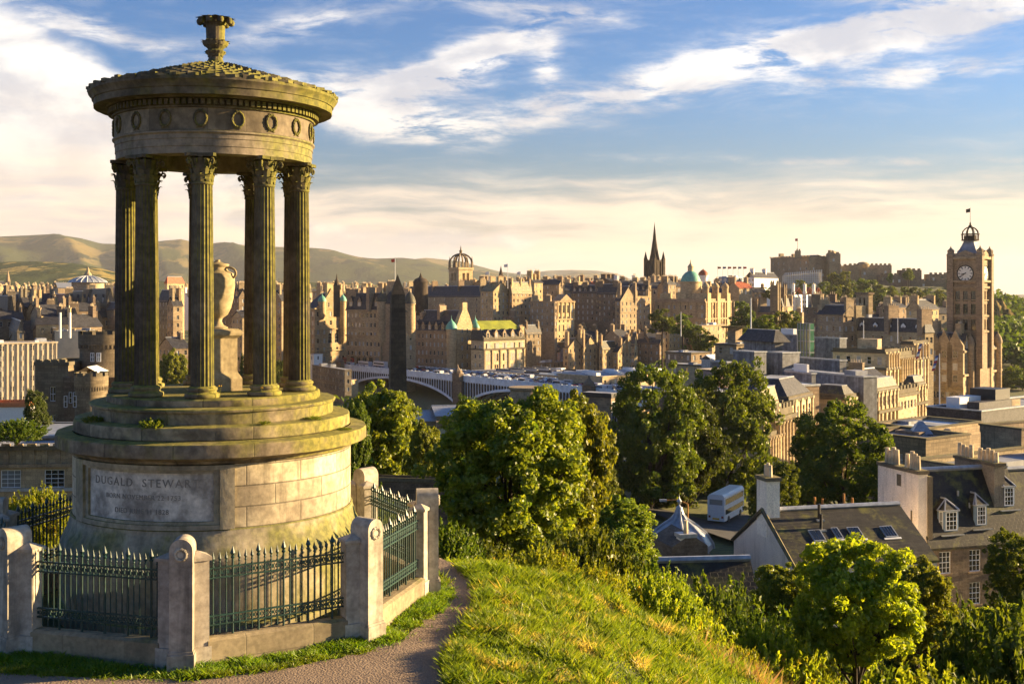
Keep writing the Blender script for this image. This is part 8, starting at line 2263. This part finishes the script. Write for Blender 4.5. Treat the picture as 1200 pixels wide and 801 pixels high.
# tenements of the southern ridge
rows = [
 ('big grey tenement with white dormers and a mossy slate roof, beside the columns', 94, 125, 134, 560, 356, 'gy', 7.5, 'st_g', 'slate_m', 66, ((.5, .03, 9, 1), (.5, .6, 10, 1), (.5, .97, 9, 1)), (('l', 4),), 6, 'white'),
 ('tenement with two dormers stuck to the big grey one', 80, 95, 99, 555, 356, 'gy', 6, 'st_a', 'slate_m', 66, ((.5, .97, 8, 1),), (('l', 2),), 5, 'st_a'),
 ('tenement with a steep orange tiled roof', 55, 79, 84, 560, 358, 'gy', 5.5, 'st_b', 'tile_red', 66, ((.5, .02, 8, 1), (.5, .97, 8, 1)), (('l', 1),), 4, 'orange'),
 ('low brown tenement with slate roof in front of the orange tiled one', 32, 60, 64, 520, 371, 'gy', 4.5, 'st_b', 'slate', 66, ((.5, .95, 7, 1), (.5, .05, 7, 1)), None, 4, None),
 ('grey gabled tenement at the photo edge with stepped chimneys', -8, 12, 16, 540, 362, 'gy', 6, 'st_g', 'slate', 60, ((.5, .02, 8, 1), (.5, .9, 8, 1)), None, 5, None),
 ('grey gabled tenement with tall chimneys, second from the photo edge', 18, 30, 36, 560, 360, 'gx', 6, 'st_g', 'slate', 50, ((.1, .5, 9), (.9, .5, 9)), None, 4, None),
 ('sunlit gabled tenement with a big chimney in front of the slate roofs', 36, 42, 50, 555, 362, 'gx', 6, 'st_a', 'slate', 50, ((.1, .5, 9), (.9, .5, 9)), None, 4, None),
 ('dark roofed low block before the office slab', -20, 20, 28, 470, 388, 'gy', 4, 'st_g', 'slate', 64, None, None, 2, None),
 ('concrete faced link between the brown tenement and office stair', 44, 62, 66, 480, 384, 'flat', 2, 'st_g', 'slate', 66, None, None, 2, None),
 ('brown tenement standing behind the white flues', 66, 84, 92, 515, 372, 'gy', 4, 'st_b', 'slate', 66, ((.5, .02, 6, 1), (.5, .95, 6, 1)), None, 4, None),
 ('reddish roofed tenement seen just beside the first columns', 122, 140, 146, 600, 343, 'gy', 3, 'st_a', 'tile_red', 66, ((.5, .1, 5, 1),), None, 4, None),
 ('dark block beside the first columns of the temple', 124, 134, 142, 545, 362, 'gy', 3, 'st_c', 'slate', 60, None, None, 5, None),
 # seen between the columns
 ('shaded grey tenement between the columns, narrow and tall', 186, 200, 208, 560, 352, 'gy', 5, 'st_g', 'slate', 50, ((.5, .1, 7, 1),), None, 7, None),
 ('pale end walled tenement between the columns, beside the urn shaft', 196, 203, 214, 545, 358, 'gx', 4, 'st_b', 'slate', 50, ((.2, .5, 8), (.9, .5, 8)), None, 7, None),
 ('squat sunlit tower block with a red pyramid roof between the columns', 193, 196, 216, 700, 332, 'hip', 4, 'st_a', 'tile_red', 30, None, None, 2, None),
 ('low dark roofed house at the bottom of the gap between the columns', 186, 204, 222, 470, 408, 'gx', 4, 'slate' and 'st_c', 'slate', 50, ((.9, .5),), None, 3, None),
 ('dark tenement seen behind the urn', 262, 280, 290, 580, 348, 'gy', 4, 'st_c', 'slate', 50, ((.5, .1, 7, 1), (.5, .8, 7, 1)), (('l', 3),), 8, None),
 ('brown tenement just beside the pedestal of the urn', 272, 284, 298, 540, 372, 'gx', 3, 'st_b', 'slate', 50, ((.8, .5, 7),), None, 6, None),
 ('shaded stone tenement in the gap before the outer columns', 318, 330, 342, 590, 352, 'gx', 5, 'st_b', 'slate', 40, ((.2, .5, 8), (.9, .5, 8)), None, 8, None),
 ('tall sooty tenement hidden mostly by the outer columns', 340, 356, 364, 610, 350, 'gx', 5, 'st_b', 'slate', 40, ((.2, .5, 8), (.9, .5, 8)), None, 8, None),
 ('warm rooftop tenement behind the sunlit baronial block', 366, 374, 386, 700, 341, 'flat', 3, 'st_a', 'slate', 40, ((.2, .3, 5), (.8, .3, 5)), None, 3, None),
 ('sunlit high tenement behind the green cupolas', 386, 392, 402, 690, 343, 'flat', 3, 'st_a', 'slate', 40, ((.2, .3, 6), (.8, .3, 5)), None, 3, None),
 ('dark slated tenement between the baronial block and the hotel block', 402, 412, 424, 670, 350, 'gx', 4, 'st_c', 'slate', 40, ((.1, .5), (.9, .5)), None, 5, None),
 ('sunlit rooftop stack block over the hotel', 422, 426, 436, 700, 342, 'flat', 3, 'st_a', 'slate', 40, ((.3, .3, 5), (.8, .3, 5)), None, 3, None),
 ('brown rooftop block beside the top of the obelisk', 440, 446, 454, 690, 342, 'flat', 3, 'st_b', 'slate', 40, ((.3, .3, 5), (.8, .3, 5)), None, 3, None),
 ('low grey shop block at the far bridge end with white windows', 366, 404, 412, 545, 433, 'flat', 2, 'st_g', 'slate', 60, None, None, 3, None),
 ('pale fronted shop right behind the outer column', 362, 368, 378, 590, 415, 'flat', 2, 'white', 'slate', 40, None, None, 1, None),
 ('tan tenement wall below the bridge end', 404, 410, 420, 570, 445, 'flat', 2, 'st_a', 'slate', 30, None, None, 1, None),
 ('sooty tenement seen through the first bridge arch', 500, 505, 540, 640, 440, 'flat', 2, 'st_b', 'slate', 30, None, None, 3, None),
]
for (lb, pl, pc, pr_, Y, yt, rk, ri, wl_, rm, t, ch, dm_, fl, dmat) in rows:
    b = stdb(lb, pl, pc, pr_, Y, yt, rk, ri, wl_, rm, t, ch, dorm=None, rows=fl, fh=3.7, group='old stone buildings of the southern ridge', chd=3.5)
    if dm_:
        for f, n in dm_: b.dormers(f, n, 2.2, 2.8, .02, gable=1.6, back=4, m=dmat or wl_)
# museum glass dome
dm = empty('dome_hall', (Xp(103, 700), 700, Zp(350, 700)), 0, 'shallow pale glazed dome with a pointed lantern above the grey tenement', 'domed hall')
q_ = lambda py: Zp(py, 700) - Zp(350, 700); R_ = 21 / F * 700
mb = MB(); mb.lathe([(R_ * .86, -20), (R_ * .86, q_(331))], 24, cap=False); mb.build('drum', M['st_pale'], dm, 30)
mb = MB(); mb.lathe([(R_ * 1.05, q_(331)), (R_ * .95, q_(329)), (R_ * .6, q_(325.5)), (R_ * .25, q_(323.5)), (R_ * .2, q_(322.5))], 24, cap=False); dd = mb.build('dome', M['lead'], dm, 30)
for i in range(20):
    a = 2 * pi * i / 20; mb = MB(); mb.path([(r * sin(a), -r * cos(a), z + .15) for r, z in ((R_ * 1.04, q_(331)), (R_ * .95, q_(329)), (R_ * .6, q_(325.5)), (R_ * .25, q_(323.5)))], .16, 4); mb.build('rib', M['white'], dd)
mb = MB(); mb.lathe([(R_ * .2, q_(323)), (R_ * .2, q_(321)), (R_ * .1, q_(318.5)), (R_ * .07, q_(315)), (0, q_(312))], 10); mb.build('lantern', M['st_b'], dm, 30)
b = Bld('glass_hall', 'long pale glazed roof beside the shallow dome', 64, 68, 90, 720, 337, None, 60, cat='hall', wall='st_pale', B=14); b.walls(1, 0, 0); b.roof('gx', 3, 'lead')
sp_ = empty('distant_spire', (Xp(9.5, 1300), 1300, Zp(345, 1300)), .3, 'slender brown church spire in the distance near the photo edge', 'church spire')
mb = MB(); q_ = lambda py: Zp(py, 1300) - Zp(345, 1300); mb.box(-2, 2, -2, 2, -30, q_(330)); mb.lathe([(2.8, q_(330)), (0, q_(316))], 6); mb.build('spire', M['st_b'], sp_)
b = stdb('pale hall beside the distant brown spire', -6, 0, 7, 1250, 333, 'gx', 3, 'st_pale', t=40, ch=None, group=None, name='distant_building', cat='building', fh=5, ww=2, wh=2.5, sp=6, rows=2)
sp_ = empty('tron_spire', (Xp(394.5, 640), 640, Zp(350, 640)), .3, 'thin dark steeple rising behind the sunlit baronial block', 'church spire')
q_ = lambda py: Zp(py, 640) - Zp(350, 640); mb = MB(); mb.box(-1.6, 1.6, -1.6, 1.6, -10, q_(334)); mb.lathe([(1.9, q_(334)), (1.2, q_(332)), (1.2, q_(329)), (.5, q_(327)), (0, q_(320))], 8); mb.build('steeple', M['black_stone'], sp_)
cp = empty('dark_cupola', (Xp(493, 700), 700, Zp(350, 700)), .3, 'small black cupola on the skyline between obelisk and crowned church', 'cupola')
q_ = lambda py: Zp(py, 700) - Zp(350, 700); mb = MB(); mb.lathe([(4.6, -10), (4.6, q_(331)), (5.0, q_(330.5)), (3.6, q_(327)), (1.2, q_(325)), (.5, q_(322)), (0, q_(319))], 12); mb.build('dome', M['black_stone'], cp, 40)
# far roofs beyond the ridge: small houses that nothing tells apart
r2 = random.Random(99)
small = {}
for key, (wm, rm) in {'a': ('st_a', 'slate'), 'b': ('st_b', 'slate'), 'c': ('white', 'slate'), 'd': ('st_b', 'tile_red'), 'e': ('st_pale', 'slate_tan'), 'f': ('st_c', 'slate')}.items():
    mw = MB(); mw.box(0, 12, 0, 9, -14, 7, 0, 'b'); mw.face([(0, 9, 7), (0, 0, 7), (0, 4.5, 10.5)]); mw.face([(12, 0, 7), (12, 9, 7), (12, 4.5, 10.5)])
    mr = MB(); mr.face([(-.3, -.4, 6.8), (12.3, -.4, 6.8), (12.3, 4.5, 10.7), (-.3, 4.5, 10.7)]); mr.face([(12.3, 9.4, 6.8), (-.3, 9.4, 6.8), (-.3, 4.5, 10.7), (12.3, 4.5, 10.7)])
    mc = MB(); stack(mc, .6, 4.5, 8, 13, 1.1, 2.6, 3, 0, 1); 
    wn = []
    small[key] = (mw.mesh('wall', M[wm]), mr.mesh('roof', M[rm]), mc.mesh('chimney', [M[wm], M['pot']]))
sw_me = window_me(1.4, 2.2, 'sash', 'frame_far')
LBL = {'a': 'small distant honey coloured house among the far rooftops', 'b': 'small distant brown house among the far rooftops', 'c': 'small distant white house among the far rooftops', 'd': 'small distant red roofed house among the far rooftops', 'e': 'small distant pale tan roofed house among the far rooftops', 'f': 'small distant sooty house among the far rooftops'}
def small_house(px, Y, yroof, key, sc=1.0, wins=True):
    X = Xp(px, Y); g = Zp(yroof, Y) - 10.5 * sc
    ro = empty('far_house', (X, Y, g), radians(r2.uniform(15, 60)), LBL[key], 'house', 'far ' + key.replace('a', 'honey').replace('b', 'brown').replace('c', 'white').replace('d', 'redroofed').replace('e', 'pale').replace('f', 'sooty') + ' houses', sc=sc)
    w_, rf_, c_ = small[key]
    link('wall', w_, ro); r_ = link('roof', rf_, ro); link('chimney', c_, r_); 
    c2 = link('chimney', c_, r_, (10.8, 0, 0))
    if wins:
        for i in range(3): link('window', sw_me, ro, (2.2 + 3.7 * i, -.05, 3.4))
    return ro
keys = ['a', 'b', 'c', 'd', 'e', 'f']
for i in range(150):
    px = r2.uniform(-10, 735)
    if 130 < px < 185: px = r2.uniform(0, 128)
    Y = r2.uniform(780, 2300) if px > 130 or r2.random() < .5 else r2.uniform(620, 1400)
    base = np.interp(Y, [600, 1000, 2300], [345, 339, 335.5]) + r2.uniform(-2, 3)
    small_house(px, Y, base, r2.choices(keys, [5, 6, 2.0, 1.6, 3, 4])[0], r2.uniform(.85, 1.5) * np.interp(Y, [600, 2300], [1, 1.9]), Y < 1100)
for i in range(58):   # the ridge between the church and the castle, and round the mound
    px = r2.uniform(560, 905); Y = r2.uniform(740, 980)
    small_house(px, Y, np.interp(px, [560, 700, 905], [331, 329, 331]) + r2.uniform(-1, 7), r2.choices(keys, [5, 5, 1, .8, 2, 4])[0], r2.uniform(1.0, 1.6))
for i in range(34):   # roofs that fill the foot of the ridge
    px = r2.uniform(612, 800); Y = r2.uniform(575, 640)
    small_house(px, Y + 70, r2.uniform(386, 398), r2.choices(keys, [4, 5, .6, .8, 1, 6])[0], r2.uniform(.9, 1.3))
for i in range(24):
    px = r2.uniform(-10, 130); Y = r2.uniform(480, 640)
    small_house(px, Y, r2.uniform(352, 392), r2.choices(keys, [4, 5, .6, .8, 1, 6])[0], r2.uniform(.9, 1.4))
for i in range(26):   # south side below the bank and beside the castle slope
    px = r2.uniform(960, 1112); Y = r2.uniform(560, 900)
    small_house(px, Y, r2.uniform(352, 372), r2.choices(keys, [3, 5, .6, .4, 1, 6])[0], r2.uniform(1, 1.5))
# far green: woods between the town and the hills, one mass each
rs = np.random.RandomState(31)
def wood(name, px0, px1, Y0, Y1, n, lift, size, mat='leaf_far', seed=1):
    rs = np.random.RandomState(seed)
    y = rs.uniform(Y0, Y1, n); x = (rs.uniform(px0, px1, n) - 600) / F * y
    nc = 40; cl = np.stack([x, y, ground_h(x, y) + lift * rs.rand(n)], 1)
    idx = np.repeat(np.arange(n), nc); d = rs.normal(size=(n * nc, 3)); d /= np.linalg.norm(d, axis=1)[:, None]
    R = np.repeat(rs.uniform(5, 9, n), nc)
    cen = cl[idx] + d * R[:, None] * np.array([1, 1, .9]); cen[:, 2] += R * .8
    nrm, t_, b_ = rot_leaves(rs, n * nc, .4)
    tag(link(name, fast_mesh(name, leaf_quads(cen, t_, b_, size * rs.uniform(.7, 1.3, n * nc), nrm), 4, M[mat])), kind='stuff')
wood('distant_wood', -20, 620, 1300, 3200, 620, 6, 3.2, seed=3)
wood('valley_wood', 1120, 1260, 650, 1300, 420, 5, 2.2, 'leaf_dark', seed=5)
wood('lower_town_wood', 90, 440, 230, 430, 170, 2, .9, 'leaf_mid', seed=7)
wood('garden_wood', 770, 960, 520, 760, 110, 3, 1.4, seed=6)

# ------------------------------------------------------------------ haze
m = bpy.data.materials.new('haze'); m.use_nodes = True; nt = m.node_tree; nt.nodes.clear()
o_ = node(nt, 'ShaderNodeOutputMaterial'); pv = node(nt, 'ShaderNodeVolumePrincipled')
pv.inputs['Color'].default_value = (0.86, 0.88, 0.95, 1); pv.inputs['Density'].default_value = HAZE; pv.inputs['Anisotropy'].default_value = 0.2
nt.links.new(pv.outputs[0], o_.inputs['Volume'])
mb = MB(); mb.box(-15000, 15000, -400, 21500, -150, 700)
tag(mb.build('haze', m), kind='stuff')
